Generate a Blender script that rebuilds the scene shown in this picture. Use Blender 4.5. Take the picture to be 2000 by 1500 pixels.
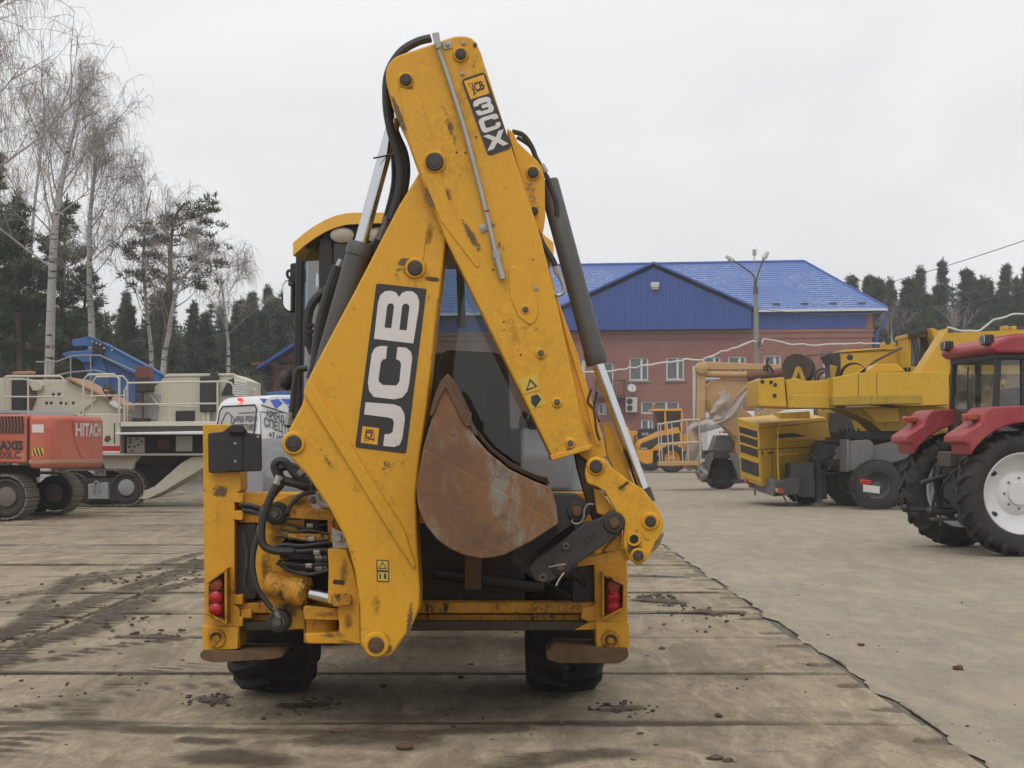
import bpy, bmesh, math, random
import numpy as np
from mathutils import Vector, Matrix
R = math.radians
for o in list(bpy.data.objects): bpy.data.objects.remove(o)
scene = bpy.context.scene
C = scene.collection

# ------------------------------------------------------------------ camera, sky, sun, exposure
F = 3000.0      # focal length in pixels of the 2000 px wide photograph
HOR = 865.0     # row of the horizon
CH = 1.52       # eye height in metres
cam = bpy.data.cameras.new('camera'); camo = bpy.data.objects.new('camera', cam); C.objects.link(camo)
camo.location = (0, 0, CH); camo.rotation_euler = (R(90), 0, 0)
cam.sensor_width = 36; cam.lens = 36*F/2000; cam.shift_y = (HOR-750)/2000
cam.clip_start = .1; cam.clip_end = 2000
scene.camera = camo

SUN_EL, SUN_AZ = R(57), R(196)     # azimuth from +Y clockwise: the light comes from behind the camera
world = bpy.data.worlds.new('World'); scene.world = world; world.use_nodes = True
wt = world.node_tree; wt.nodes.clear()
wo = wt.nodes.new('ShaderNodeOutputWorld'); bg = wt.nodes.new('ShaderNodeBackground')
sky = wt.nodes.new('ShaderNodeTexSky'); sky.sky_type = 'NISHITA'; sky.sun_disc = False
sky.sun_elevation = SUN_EL; sky.sun_rotation = SUN_AZ; sky.air_density = 1; sky.dust_density = 4
sc_ = wt.nodes.new('ShaderNodeMix'); sc_.data_type = 'RGBA'; sc_.blend_type = 'MULTIPLY'; sc_.inputs[0].default_value = 1
sc_.inputs[7].default_value = (.1, .1, .1, 1)
wt.links.new(sky.outputs[0], sc_.inputs[6])
tc = wt.nodes.new('ShaderNodeTexCoord'); mp = wt.nodes.new('ShaderNodeMapping'); mp.inputs['Scale'].default_value = (1, 1, 2.6)
nz = wt.nodes.new('ShaderNodeTexNoise'); nz.inputs['Scale'].default_value = 2.2; nz.inputs['Detail'].default_value = 5
nz.inputs['Roughness'].default_value = .55; nz.inputs['Distortion'].default_value = .4
cr = wt.nodes.new('ShaderNodeValToRGB')
cr.color_ramp.elements[0].position = .3; cr.color_ramp.elements[0].color = (.79, .80, .82, 1)
cr.color_ramp.elements[1].position = .7; cr.color_ramp.elements[1].color = (.98, .982, .985, 1)
wt.links.new(tc.outputs['Generated'], mp.inputs[0]); wt.links.new(mp.outputs[0], nz.inputs['Vector'])
wt.links.new(nz.outputs['Fac'], cr.inputs[0])
cl = wt.nodes.new('ShaderNodeMix'); cl.data_type = 'RGBA'; cl.inputs[0].default_value = .95
wt.links.new(sc_.outputs[2], cl.inputs[6]); wt.links.new(cr.outputs[0], cl.inputs[7])
wt.links.new(cl.outputs[2], bg.inputs[0]); bg.inputs[1].default_value = 1.0
wt.links.new(bg.outputs[0], wo.inputs[0])

sl = bpy.data.lights.new('sun', 'SUN'); so = bpy.data.objects.new('sun', sl); C.objects.link(so)
sl.energy = 1.15; sl.angle = R(35); sl.color = (1, .97, .92)
so.rotation_euler = Vector((math.sin(SUN_AZ)*math.cos(SUN_EL), math.cos(SUN_AZ)*math.cos(SUN_EL), math.sin(SUN_EL))).to_track_quat('Z', 'Y').to_euler()
scene.view_settings.view_transform = 'Standard'; scene.view_settings.look = 'None'
scene.view_settings.exposure = 0.03; scene.view_settings.gamma = 1; scene.view_settings.use_curve_mapping = False
scene.render.engine = 'CYCLES'
scene.cycles.max_bounces = 6; scene.cycles.transparent_max_bounces = 12
scene.cycles.caustics_reflective = False; scene.cycles.caustics_refractive = False
scene.cycles.use_denoising = True
scene.cycles.volume_bounces = 0; scene.cycles.use_adaptive_sampling = True; scene.cycles.adaptive_threshold = .02; scene.cycles.diffuse_bounces = 3; scene.cycles.glossy_bounces = 3

# ------------------------------------------------------------------ helpers
def PX(px, py, d):
    """the point d metres in front of the camera that the photograph shows at (px, py)"""
    return Vector(((px-1000)*d/F, d, CH-(py-HOR)*d/F))
def GP(px, py, z=0):
    d = F*(CH-z)/(py-HOR)
    return Vector(((px-1000)*d/F, d, z))

def fillet(pts, n=4):
    """pts: (x, y) or (x, y, r); corners with r are rounded"""
    out = []; N = len(pts)
    for i, p in enumerate(pts):
        if len(p) < 3 or p[2] <= 0: out.append((p[0], p[1])); continue
        a = Vector(pts[i-1][:2]); b = Vector(p[:2]); c = Vector(pts[(i+1) % N][:2])
        u = a-b; v = c-b; r = min(p[2], u.length*.49, v.length*.49)
        p0 = b+u.normalized()*r; p1 = b+v.normalized()*r
        for k in range(n+1):
            t = k/n
            q = p0*(1-t)**2+b*2*t*(1-t)+p1*t*t
            out.append((q.x, q.y))
    return out
def smooth_path(pts, sub=4):
    pts = [Vector(p) for p in pts]
    if len(pts) < 3: return pts
    out = []
    for i in range(len(pts)-1):
        p0 = pts[max(i-1, 0)]; p1 = pts[i]; p2 = pts[i+1]; p3 = pts[min(i+2, len(pts)-1)]
        for k in range(sub):
            t = k/sub
            out.append(.5*((2*p1)+(p2-p0)*t+(2*p0-5*p1+4*p2-p3)*t*t+(3*p1-p0-3*p2+p3)*t**3))
    out.append(pts[-1]); return out

class MB:
    def __init__(s, M=None): s.v = []; s.f = []; s.M = M
    def add(s, vs, fs):
        b = len(s.v); s.v += [tuple(x) for x in vs]; s.f += [tuple(i+b for i in f) for f in fs]; return s
    def slab(s, front, back):
        n = len(front)
        fs = [tuple(range(n)), tuple(reversed(range(n, 2*n)))]
        fs += [(i, i+n, (i+1) % n+n, (i+1) % n) for i in range(n)]
        return s.add(list(front)+list(back), fs)
    def prism(s, pts, d0, d1, dref=None):
        """pixel outline at depth dref (d0), extruded away to depth d1"""
        p = fillet(pts); q = [PX(x, y, dref or d0) for x, y in p]
        A = sum(q[i-1].x*q[i].z-q[i].x*q[i-1].z for i in range(len(q)))
        if A < 0: q.reverse()
        return s.slab([(a.x, d0, a.z) for a in q], [(a.x, d1, a.z) for a in q])
    def ext(s, pts, axis, a, b):
        """outline of 2-D points in metres extruded along axis ('x': y,z  'y': x,z  'z': x,y) from a to b"""
        p = fillet(pts)
        A = sum(p[i-1][0]*p[i][1]-p[i][0]*p[i-1][1] for i in range(len(p)))
        if A < 0: p.reverse()
        def mk(q, t): return {'x': (t, q[0], q[1]), 'y': (q[0], t, q[1]), 'z': (q[0], q[1], t)}[axis]
        lo, hi = [mk(q, a) for q in p], [mk(q, b) for q in p]
        if (axis == 'y') == (a < b): return s.slab(lo, hi)
        return s.slab(hi, lo)
    def box(s, x0, x1, y0, y1, z0, z1):
        x0, x1 = sorted((x0, x1)); y0, y1 = sorted((y0, y1)); z0, z1 = sorted((z0, z1))
        return s.slab([(x0, y0, z0), (x1, y0, z0), (x1, y0, z1), (x0, y0, z1)], [(x0, y1, z0), (x1, y1, z0), (x1, y1, z1), (x0, y1, z1)])
    def hexa(s, a, b):
        return s.slab(a, b)
    def cyl(s, p0, p1, r0, r1=None, n=14, caps=True):
        p0, p1 = Vector(p0), Vector(p1); r1 = r0 if r1 is None else r1
        ax = (p1-p0).normalized(); u = ax.orthogonal().normalized(); w = ax.cross(u)
        vs = []
        for p, r in ((p0, r0), (p1, r1)):
            vs += [p+(u*math.cos(2*math.pi*i/n)+w*math.sin(2*math.pi*i/n))*r for i in range(n)]
        fs = [(i, (i+1) % n, (i+1) % n+n, i+n) for i in range(n)]
        if caps: fs += [tuple(reversed(range(n))), tuple(range(n, 2*n))]
        return s.add(vs, fs)
    def tube(s, pts, r, n=8, sub=4, r1=None, caps=True):
        pts = smooth_path(pts, sub) if sub > 1 else [Vector(p) for p in pts]
        vs, fs = [], []; u = None; L = len(pts)
        for i, p in enumerate(pts):
            t = (pts[min(i+1, L-1)]-pts[max(i-1, 0)])
            t = t.normalized() if t.length > 1e-9 else Vector((0, 0, 1))
            if u is None: u = t.orthogonal().normalized()
            u = (u-t*u.dot(t)); u = u.normalized() if u.length > 1e-6 else t.orthogonal().normalized()
            w = t.cross(u); rr = r if r1 is None else r+(r1-r)*i/(L-1)
            vs += [p+(u*math.cos(2*math.pi*k/n)+w*math.sin(2*math.pi*k/n))*rr for k in range(n)]
            if i: fs += [((i-1)*n+k, (i-1)*n+(k+1) % n, i*n+(k+1) % n, i*n+k) for k in range(n)]
        if caps: fs += [tuple(reversed(range(n))), tuple(range((L-1)*n, L*n))]
        return s.add(vs, fs)
    def lathe(s, prof, o, axis, n=24, a0=0, a1=2*math.pi):
        """prof: (radius, height along axis)"""
        o, ax = Vector(o), Vector(axis).normalized(); u = ax.orthogonal().normalized(); w = ax.cross(u)
        full = abs(a1-a0-2*math.pi) < 1e-6; m = n if full else n+1
        vs = []
        for r, h in prof:
            for i in range(m):
                a = a0+(a1-a0)*i/n
                vs.append(o+ax*h+(u*math.cos(a)+w*math.sin(a))*r)
        fs = []
        for j in range(len(prof)-1):
            for i in range(n):
                k = (i+1) % m
                fs.append((j*m+i, j*m+k, (j+1)*m+k, (j+1)*m+i))
        return s.add(vs, fs)
    def grid(s, fn, nu, nv):
        vs = [fn(i/nu, j/nv) for j in range(nv+1) for i in range(nu+1)]
        fs = [(j*(nu+1)+i, j*(nu+1)+i+1, (j+1)*(nu+1)+i+1, (j+1)*(nu+1)+i) for j in range(nv) for i in range(nu)]
        return s.add(vs, fs)
    def ball(s, c, r, n=10, m=7, sq=(1, 1, 1)):
        c = Vector(c)
        return s.grid(lambda u, v: c+Vector((math.cos(2*math.pi*u)*math.sin(math.pi*v)*sq[0], math.sin(2*math.pi*u)*math.sin(math.pi*v)*sq[1], -math.cos(math.pi*v)*sq[2]))*r, n, m)
    def mesh(s, name, mat, smooth=35, weld=False):
        me = bpy.data.meshes.new(name)
        vs = s.v if s.M is None else [tuple(s.M @ Vector(v)) for v in s.v]
        me.from_pydata(vs, [], s.f)
        if weld:
            bm = bmesh.new(); bm.from_mesh(me); bmesh.ops.remove_doubles(bm, verts=bm.verts, dist=1e-4); bm.to_mesh(me); bm.free()
        if smooth:
            me.shade_smooth(); me.set_sharp_from_angle(angle=R(smooth))
        if mat: me.materials.append(mat)
        return me
    def build(s, name, mat, parent=None, bevel=0, smooth=35, seg=2, weld=False):
        o = bpy.data.objects.new(name, s.mesh(name, mat, smooth, weld)); C.objects.link(o)
        if parent is not None: own(o, parent)
        if bevel:
            m = o.modifiers.new('bevel', 'BEVEL'); m.width = bevel; m.segments = seg; m.limit_method = 'ANGLE'; m.angle_limit = R(28)
            m.use_clamp_overlap = True; m.harden_normals = False
        return o

def own(o, parent):
    """make o a child that keeps its place in the world"""
    o.parent = parent
    if parent.type == 'EMPTY' and not parent.get('_local'):
        o.matrix_parent_inverse = Matrix.Translation(-Vector(parent.location))
def tag(o, label=None, cat=None, group=None, kind=None):
    if label: o['label'] = label
    if cat: o['category'] = cat
    if group: o['group'] = group
    if kind: o['kind'] = kind
    return o
def thing(name, label, cat, loc=(0, 0, 0), group=None, rotz=None):
    """an Empty at the base of a thing. Without rotz its parts are given in world metres, with rotz in its own axes."""
    o = bpy.data.objects.new(name, None); C.objects.link(o); o.location = loc; o.empty_display_size = .3
    if rotz is not None: o.rotation_euler = (0, 0, rotz); o['_local'] = 1
    return tag(o, label, cat, group)
def copy_tree(o, parent=None):
    c = o.copy(); C.objects.link(c)
    if parent is not None: c.parent = parent
    for ch in list(o.children): copy_tree(ch, c)
    return c

def text_mesh(body, size=1.0, bold=0.0, sx=1.0, spacing=1.0):
    """flat lettering as triangles: verts in the xy plane (cap height ~ .7 size), centred"""
    cu = bpy.data.curves.new('lettering', 'FONT'); cu.body = body; cu.size = size; cu.offset = bold; cu.resolution_u = 3
    cu.align_x = 'CENTER'; cu.align_y = 'CENTER'; cu.space_character = spacing
    o = bpy.data.objects.new('lettering', cu); C.objects.link(o)
    dg = bpy.context.evaluated_depsgraph_get(); dg.update()
    me = bpy.data.meshes.new_from_object(o.evaluated_get(dg))
    vs = [(v.co.x*sx, v.co.y) for v in me.vertices]; fs = [tuple(p.vertices) for p in me.polygons]
    bpy.data.objects.remove(o); bpy.data.meshes.remove(me); bpy.data.curves.remove(cu)
    return vs, fs
def lettering(name, body, fn, mat, parent, size=1.0, bold=0.0, sx=1.0, spacing=1.0):
    """fn maps (x, y) of the lettering to a 3-D point on the surface it is printed on"""
    vs, fs = text_mesh(body, size, bold, sx, spacing)
    m = MB(); m.add([fn(x, y) for x, y in vs], fs)
    return m.build(name, mat, parent, smooth=0)

# ------------------------------------------------------------------ materials
def nd(t, ty, **kw):
    n = t.nodes.new(ty)
    for k, v in kw.items(): setattr(n, k, v)
    return n
def mixc(t, fac, a, b, mode='MIX'):
    n = nd(t, 'ShaderNodeMix', data_type='RGBA', blend_type=mode)
    for i, x in ((0, fac), (6, a), (7, b)):
        if isinstance(x, (int, float)): n.inputs[i].default_value = x
        elif isinstance(x, tuple): n.inputs[i].default_value = (x[0], x[1], x[2], 1)
        else: t.links.new(x, n.inputs[i])
    return n.outputs[2]
def noise(t, vec, scale, detail=4, rough=.6, dist=0):
    n = nd(t, 'ShaderNodeTexNoise'); n.inputs['Scale'].default_value = scale; n.inputs['Detail'].default_value = detail
    n.inputs['Roughness'].default_value = rough; n.inputs['Distortion'].default_value = dist
    t.links.new(vec, n.inputs['Vector']); return n.outputs['Fac']
def ramp(t, x, lo, hi, a=0.0, b=1.0):
    n = nd(t, 'ShaderNodeMapRange'); n.clamp = True
    for i, v in ((1, lo), (2, hi), (3, a), (4, b)): n.inputs[i].default_value = v
    t.links.new(x, n.inputs[0]); return n.outputs[0]
def mathn(t, op, a, b=0.0):
    n = nd(t, 'ShaderNodeMath', operation=op)
    for i, x in ((0, a), (1, b)):
        if isinstance(x, (int, float)): n.inputs[i].default_value = x
        else: t.links.new(x, n.inputs[i])
    return n.outputs[0]
def coords(t, scale=(1, 1, 1), kind='pos'):
    m = nd(t, 'ShaderNodeMapping'); m.inputs['Scale'].default_value = scale
    if kind == 'pos': t.links.new(nd(t, 'ShaderNodeNewGeometry').outputs['Position'], m.inputs[0])
    else: t.links.new(nd(t, 'ShaderNodeTexCoord').outputs['Object'], m.inputs[0])
    return m.outputs[0]
def newmat(name):
    m = bpy.data.materials.new(name); m.use_nodes = True; t = m.node_tree
    return m, t, t.nodes['Principled BSDF']
def bump(t, p, h, strength=.3, dist=.01):
    b = nd(t, 'ShaderNodeBump'); b.inputs['Strength'].default_value = strength; b.inputs['Distance'].default_value = dist
    t.links.new(h, b.inputs['Height']); t.links.new(b.outputs[0], p.inputs['Normal'])

def paint(name, col, rough=.42, dirt=(.10, .075, .05), amount=.35, chips=.0, chipcol=(.05, .03, .02), scale=1.0, metal=0.0, var=.12, bumps=.12, kind='pos', streak=.35, coat=0.0):
    """painted or bare metal with grime, streaks, chips and faint unevenness"""
    m, t, p = newmat(name)
    v = coords(t, (1, 1, 1), kind); vs = coords(t, (1, 1, .18), kind)
    big = noise(t, v, 1.7*scale, 5, .65, .5); fine = noise(t, v, 34*scale, 4, .7)
    st = noise(t, vs, 9*scale, 4, .6)
    c = mixc(t, ramp(t, big, .3, .7), tuple(x*(1-var) for x in col), tuple(min(1, x*(1+var*.7)) for x in col))
    fac = mathn(t, 'MULTIPLY', ramp(t, big, .42, .78), ramp(t, fine, .3, .65))
    fac = mathn(t, 'ADD', fac, mathn(t, 'MULTIPLY', ramp(t, st, .55, .8), streak))
    fac = mathn(t, 'MULTIPLY', fac, amount)
    c = mixc(t, fac, c, dirt)
    ro = mathn(t, 'ADD', mathn(t, 'MULTIPLY', fac, .45), mathn(t, 'ADD', rough-.06, mathn(t, 'MULTIPLY', big, .12)))
    if chips:
        ch = noise(t, v, 13*scale, 6, .75, .6); ch2 = noise(t, v, 2.6*scale, 3, .6)
        cf = mathn(t, 'MULTIPLY', ramp(t, ch, .66-.05*chips, .70-.05*chips), ramp(t, ch2, .46, .62))
        c = mixc(t, cf, c, chipcol); ro = mathn(t, 'ADD', ro, mathn(t, 'MULTIPLY', cf, .3))
    t.links.new(c, p.inputs['Base Color']); t.links.new(ro, p.inputs['Roughness'])
    p.inputs['Metallic'].default_value = metal
    if coat: p.inputs['Coat Weight'].default_value = coat; p.inputs['Coat Roughness'].default_value = .15
    if bumps: bump(t, p, mathn(t, 'ADD', fine, mathn(t, 'MULTIPLY', big, 2)), bumps, .006)
    return m
def plain(name, col, rough=.5, metal=0.0, emit=None):
    m, t, p = newmat(name); p.inputs['Base Color'].default_value = (*col, 1)
    p.inputs['Roughness'].default_value = rough; p.inputs['Metallic'].default_value = metal
    if emit: p.inputs['Emission Color'].default_value = (*col, 1); p.inputs['Emission Strength'].default_value = emit
    return m
def glassy(name, tint=(.8, .88, .88), gloss=.06, rough=.02, dust=.08):
    """thin pane: clear with a fresnel reflection and a film of dust"""
    m = bpy.data.materials.new(name); m.use_nodes = True; t = m.node_tree; t.nodes.clear()
    o = nd(t, 'ShaderNodeOutputMaterial'); tr = nd(t, 'ShaderNodeBsdfTransparent'); tr.inputs[0].default_value = (*tint, 1)
    gl = nd(t, 'ShaderNodeBsdfGlossy'); gl.inputs['Roughness'].default_value = rough
    lw = nd(t, 'ShaderNodeFresnel'); lw.inputs[0].default_value = 1.5
    df = nd(t, 'ShaderNodeBsdfDiffuse'); df.inputs[0].default_value = (.35, .33, .29, 1)
    m1 = nd(t, 'ShaderNodeMixShader'); m2 = nd(t, 'ShaderNodeMixShader')
    t.links.new(mathn(t, 'ADD', lw.outputs[0], gloss), m1.inputs[0]); t.links.new(tr.outputs[0], m1.inputs[1]); t.links.new(gl.outputs[0], m1.inputs[2])
    t.links.new(mathn(t, 'MULTIPLY', ramp(t, noise(t, coords(t), 5, 5, .7), .35, .75), dust), m2.inputs[0])
    t.links.new(m1.outputs[0], m2.inputs[1]); t.links.new(df.outputs[0], m2.inputs[2]); t.links.new(m2.outputs[0], o.inputs[0])
    return m

M = {}
M['jcb'] = paint('yellow_machine_paint', (.69, .345, .012), .34, (.20, .10, .02), .62, .95, (.055, .035, .022), var=.11, bumps=.2)
M['jcb_worn'] = paint('worn_yellow_machine_paint', (.58, .27, .012), .5, (.055, .034, .016), 1.5, 1.9, (.05, .03, .015), scale=2.2, var=.2, streak=1.1)
M['grime'] = paint('greasy_grimed_steel', (.055, .038, .022), .55, (.02, .015, .01), .9, 1.0, (.3, .15, .02), scale=2)
M['roofyel'] = paint('sun_faded_yellow_plastic', (.82, .45, .06), .45, (.4, .25, .08), .3)
M['black'] = paint('black_satin_paint', (.022, .022, .023), .5, (.06, .05, .04), .5, .2, (.1, .09, .08))
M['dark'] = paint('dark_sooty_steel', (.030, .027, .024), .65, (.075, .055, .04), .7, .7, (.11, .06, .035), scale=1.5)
M['rubber'] = paint('dirty_tyre_rubber', (.021, .020, .020), .8, (.085, .07, .055), .75, scale=1.5)
M['hose'] = paint('black_rubber_hose', (.022, .021, .021), .5, (.07, .06, .05), .5, scale=3)
M['ramgrey'] = paint('charcoal_ram_paint', (.075, .072, .070), .5, (.15, .12, .08), .4, scale=2)
M['fender'] = paint('grey_moulded_plastic', (.17, .175, .19), .42, (.24, .21, .17), .5)
M['chrome'] = paint('chromed_steel_rod', (.62, .62, .64), .12, (.25, .2, .15), .35, metal=1.0, bumps=0, var=.05)
M['zinc'] = paint('zinc_plated_steel', (.42, .42, .39), .42, (.2, .16, .1), .6, metal=.8, scale=3)
M['bolt'] = paint('oily_bolt_steel', (.13, .12, .105), .45, (.06, .04, .02), .6, metal=.6, scale=4)
M['pin'] = paint('greasy_pin_steel', (.045, .038, .034), .45, (.10, .05, .02), .6, .5, (.16, .08, .03), scale=4)
M['decal_black'] = paint('black_vinyl', (.028, .027, .027), .4, (.1, .08, .06), .25, .15, (.5, .28, .05))
M['decal_white'] = paint('white_vinyl', (.66, .62, .60), .4, (.45, .36, .3), .35, .45, (.2, .05, .02))
M['decal_yellow'] = plain('yellow_vinyl', (.75, .36, .02), .4)
M['sticker'] = paint('old_yellow_sticker', (.62, .42, .05), .45, (.2, .14, .05), .5)
M['glass'] = glassy('cab_glass', (.60, .68, .67), .015, .02, .06)
M['glassdark'] = glassy('tinted_glass', (.16, .18, .18), .10)
M['red_lens'] = paint('red_lamp_lens', (.42, .008, .012), .25, (.12, .03, .02), .4)
M['orange_lens'] = paint('orange_lamp_lens', (.33, .06, .02), .3, (.2, .12, .08), .7)
M['clear_lens'] = paint('dusty_clear_lens', (.42, .38, .31), .3, (.3, .24, .17), .8)
M['mirror'] = plain('mirror_glass', (.8, .82, .8), .03, 1.0)
M['white'] = paint('white_vehicle_paint', (.72, .73, .75), .35, (.4, .36, .3), .3, var=.04)
M['rustdark'] = paint('brown_rusted_plate', (.115, .062, .032), .7, (.06, .04, .025), .8, .8, (.2, .09, .03), scale=2)

def filmmat(name, c1, c2, rough=.8, nscale=14, lo=.30, hi=.62, amp=1.1, gain=1.0, stretch=(1, 1, 1)):
    """a thin layer (mud, grease, rust) whose edge frays: alpha from the point attribute 'cover' broken up by noise"""
    m, t, p = newmat(name); v = coords(t, stretch)
    at = nd(t, 'ShaderNodeAttribute'); at.attribute_name = 'cover'
    n = noise(t, v, nscale, 6, .72, .4); n2 = noise(t, v, nscale*.22, 4, .6)
    x = mathn(t, 'ADD', at.outputs['Fac'], mathn(t, 'MULTIPLY', mathn(t, 'SUBTRACT', mathn(t, 'ADD', mathn(t, 'MULTIPLY', n, .65), mathn(t, 'MULTIPLY', n2, .35)), .5), amp))
    a = mathn(t, 'MULTIPLY', ramp(t, x, lo, hi), gain)
    t.links.new(a, p.inputs['Alpha']); t.links.new(mixc(t, ramp(t, n, .3, .7), c1, c2), p.inputs['Base Color'])
    p.inputs['Roughness'].default_value = rough; bump(t, p, n, .5, .012)
    return m
def set_cover(me, vals):
    at = me.attributes.new('cover', 'FLOAT', 'POINT'); at.data.foreach_set('value', np.asarray(vals, dtype=np.float32))
M['grease'] = filmmat('smeared_black_grease', (.022, .016, .011), (.05, .032, .016), .45, 30, .35, .75, 1.2, .9)
M['rustfilm'] = filmmat('rust_bloom', (.11, .045, .015), (.20, .085, .02), .75, 40, .35, .8, 1.3, .8)
M['scuff'] = filmmat('scuffed_primer', (.09, .06, .04), (.17, .11, .06), .6, 60, .42, .6, 1.6, .85)
def stain(px, py, rx, ry, d, mat, parent, ang=0.0, peak=.75, name='stain'):
    """a flat blot rx by ry pixels on the face at depth d"""
    m = MB(); cov = []; n, k = 20, 6; ca, sa = math.cos(ang), math.sin(ang); vs = [PX(px, py, d)]; cov.append(peak)
    for j in range(1, k+1):
        for i in range(n):
            a = 2*math.pi*i/n; x = rx*j/k*math.cos(a); y = ry*j/k*math.sin(a)
            vs.append(PX(px+x*ca-y*sa, py+x*sa+y*ca, d)); cov.append(peak*(1-(j/k)**1.5)-.2*(j == k))
    fs = [(0, 1+(i+1) % n, 1+i) for i in range(n)]
    for j in range(k-1): fs += [(1+j*n+i, 1+j*n+(i+1) % n, 1+(j+1)*n+(i+1) % n, 1+(j+1)*n+i) for i in range(n)]
    m.add(vs, fs); o = m.build(name, M[mat], parent, smooth=0); set_cover(o.data, cov); return o
# ------------------------------------------------------------------ ground materials
def ground_mat(name, c1, c2, cdirt, crack=False, wet=.25, seed=0.0, patch=1.0, speck=.6):
    m, t, p = newmat(name)
    v = coords(t, (1, 1, 1)); vx = coords(t, (.85, 1, 1))
    big = noise(t, v, .8, 6, .66, .9); mid = noise(t, vx, 3.4, 7, .74, .5); fine = noise(t, v, 34, 4, .75); grit = noise(t, v, 150, 2, .6)
    c = mixc(t, ramp(t, mid, .3, .7), c1, c2)
    df = mathn(t, 'MAXIMUM', mathn(t, 'MULTIPLY', ramp(t, big, .46, .66), ramp(t, mid, .38, .60)), mathn(t, 'MULTIPLY', ramp(t, noise(t, vx, 1.9, 8, .78, 1.2), .54, .66), .75))
    c = mixc(t, mathn(t, 'MULTIPLY', df, wet*2.6), c, cdirt)
    c = mixc(t, mathn(t, 'MULTIPLY', ramp(t, fine, .46, .64), speck), c, tuple(x*.42 for x in c1))
    c = mixc(t, mathn(t, 'MULTIPLY', ramp(t, grit, .58, .68), .5), c, (.5, .46, .39))
    pa_ = noise(t, coords(t, (1, .2, 1)), 8, 7, .78, .6); pb_ = noise(t, coords(t, (1, .3, 1)), 2.4, 6, .7, .8)
    c = mixc(t, ramp(t, pa_, .50, .64, 0, .55*patch), c, tuple(x*.45 for x in c1)); c = mixc(t, ramp(t, pa_, .46, .34, 0, .45*patch), c, tuple(min(1, x*1.35) for x in c1)); c = mixc(t, ramp(t, pb_, .47, .62, 0, .6), c, cdirt)
    oi = nd(t, 'ShaderNodeObjectInfo'); c = mixc(t, ramp(t, oi.outputs['Random'], 0, 1, 0, .22), c, tuple(x*.62 for x in c2))
    t.links.new(c, p.inputs['Base Color'])
    t.links.new(mathn(t, 'SUBTRACT', .92, mathn(t, 'MULTIPLY', df, .3)), p.inputs['Roughness'])
    p.inputs['Specular IOR Level'].default_value = .3
    h = mathn(t, 'ADD', mathn(t, 'MULTIPLY', fine, .5), mathn(t, 'ADD', mathn(t, 'MULTIPLY', mid, 1.5), mathn(t, 'MULTIPLY', grit, .25)))
    bump(t, p, h, .5, .012)
    return m
M['slab'] = ground_mat('weathered_concrete', (.41, .340, .234), (.30, .245, .165), (.128, .097, .062), wet=.42)
M['asphalt'] = ground_mat('dusty_worn_asphalt', (.345, .300, .232), (.26, .225, .173), (.41, .34, .235), wet=.32, patch=.5, speck=.4)
M['soil'] = ground_mat('packed_dusty_soil', (.27, .23, .18), (.20, .17, .13), (.11, .088, .066), wet=.3)
M['mud'] = ground_mat('damp_brown_mud', (.185, .150, .113), (.125, .100, .075), (.07, .055, .04), wet=.32)

def vnoise(x, y, seed=0):
    xi = np.floor(x).astype(int); yi = np.floor(y).astype(int); xf = x-xi; yf = y-yi
    def h(a, b):
        n = (a*374761393+b*668265263+seed*144269) & 0x7fffffff
        n = ((n ^ (n >> 13))*1274126177) & 0x7fffffff
        return ((n ^ (n >> 16)) & 0xffff)/65535.0
    u = xf*xf*(3-2*xf); w = yf*yf*(3-2*yf)
    return (h(xi, yi)*(1-u)+h(xi+1, yi)*u)*(1-w)+(h(xi, yi+1)*(1-u)+h(xi+1, yi+1)*u)*w
def fbm(x, y, o=4, seed=0):
    s = 0; a = .5
    for k in range(o): s = s+a*vnoise(x*2**k, y*2**k, seed+k); a *= .5
    return s

# ------------------------------------------------------------------ ground, yard of concrete slabs, asphalt
g = MB(); g.add([(-400, -40, -.06), (400, -40, -.06), (400, 700, -.06), (-400, 700, -.06)], [(0, 1, 2, 3)])
ground = tag(g.build('ground', M['soil'], smooth=0), kind='structure', label='packed soil under and between the concrete slabs')
EDGE = 2.22
AY = np.concatenate([np.linspace(-20, 4, 6), np.arange(4.1, 45, .11), np.geomspace(45.2, 600, 24)]); ra = random.Random(8)
jag = [ra.uniform(-.03, .03) for _ in AY]
def asph(u, v):
    k = int(round(v*(len(AY)-1))); y = AY[k]; x = EDGE+.05+300*u**3
    if u == 0: x += .03*math.sin(y*3.1)+.02*math.sin(y*7.7+1)+jag[k]*.6
    return (x, y, (-.009+min(.010, .0025+.002*max(0, x-3))*math.sin(x*.7+1)*math.sin(y*.45)) if y < 60 else -.008)
g = MB(); g.grid(asph, 40, len(AY)-1)
asphalt = tag(g.build('asphalt_road', M['asphalt'], smooth=180), kind='structure', label='worn dusty asphalt beside the concrete slabs')
def gut(u, v):
    x = EDGE-.32+.62*u; y = 3+70*v**1.6; n = math.sin(x*31+y*9)*math.sin(y*23-x*17)*math.sin(x*11+y*41)
    return (x, y, -.021+.004*n+.003*math.sin(y*5+x*3))
g = MB(); g.grid(gut, 10, 900)
M['gutter'] = ground_mat('dark_gravelly_dirt', (.20, .172, .135), (.13, .11, .086), (.07, .058, .045), wet=.3, speck=.6)
tag(g.build('edge_gravel', M['gutter'], smooth=0), 'strip of dark gravelly dirt along the slab edge', kind='stuff')
PITCH, Y0, L6 = 1.82, 8.31, 6.0
rnd = random.Random(7)
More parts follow.
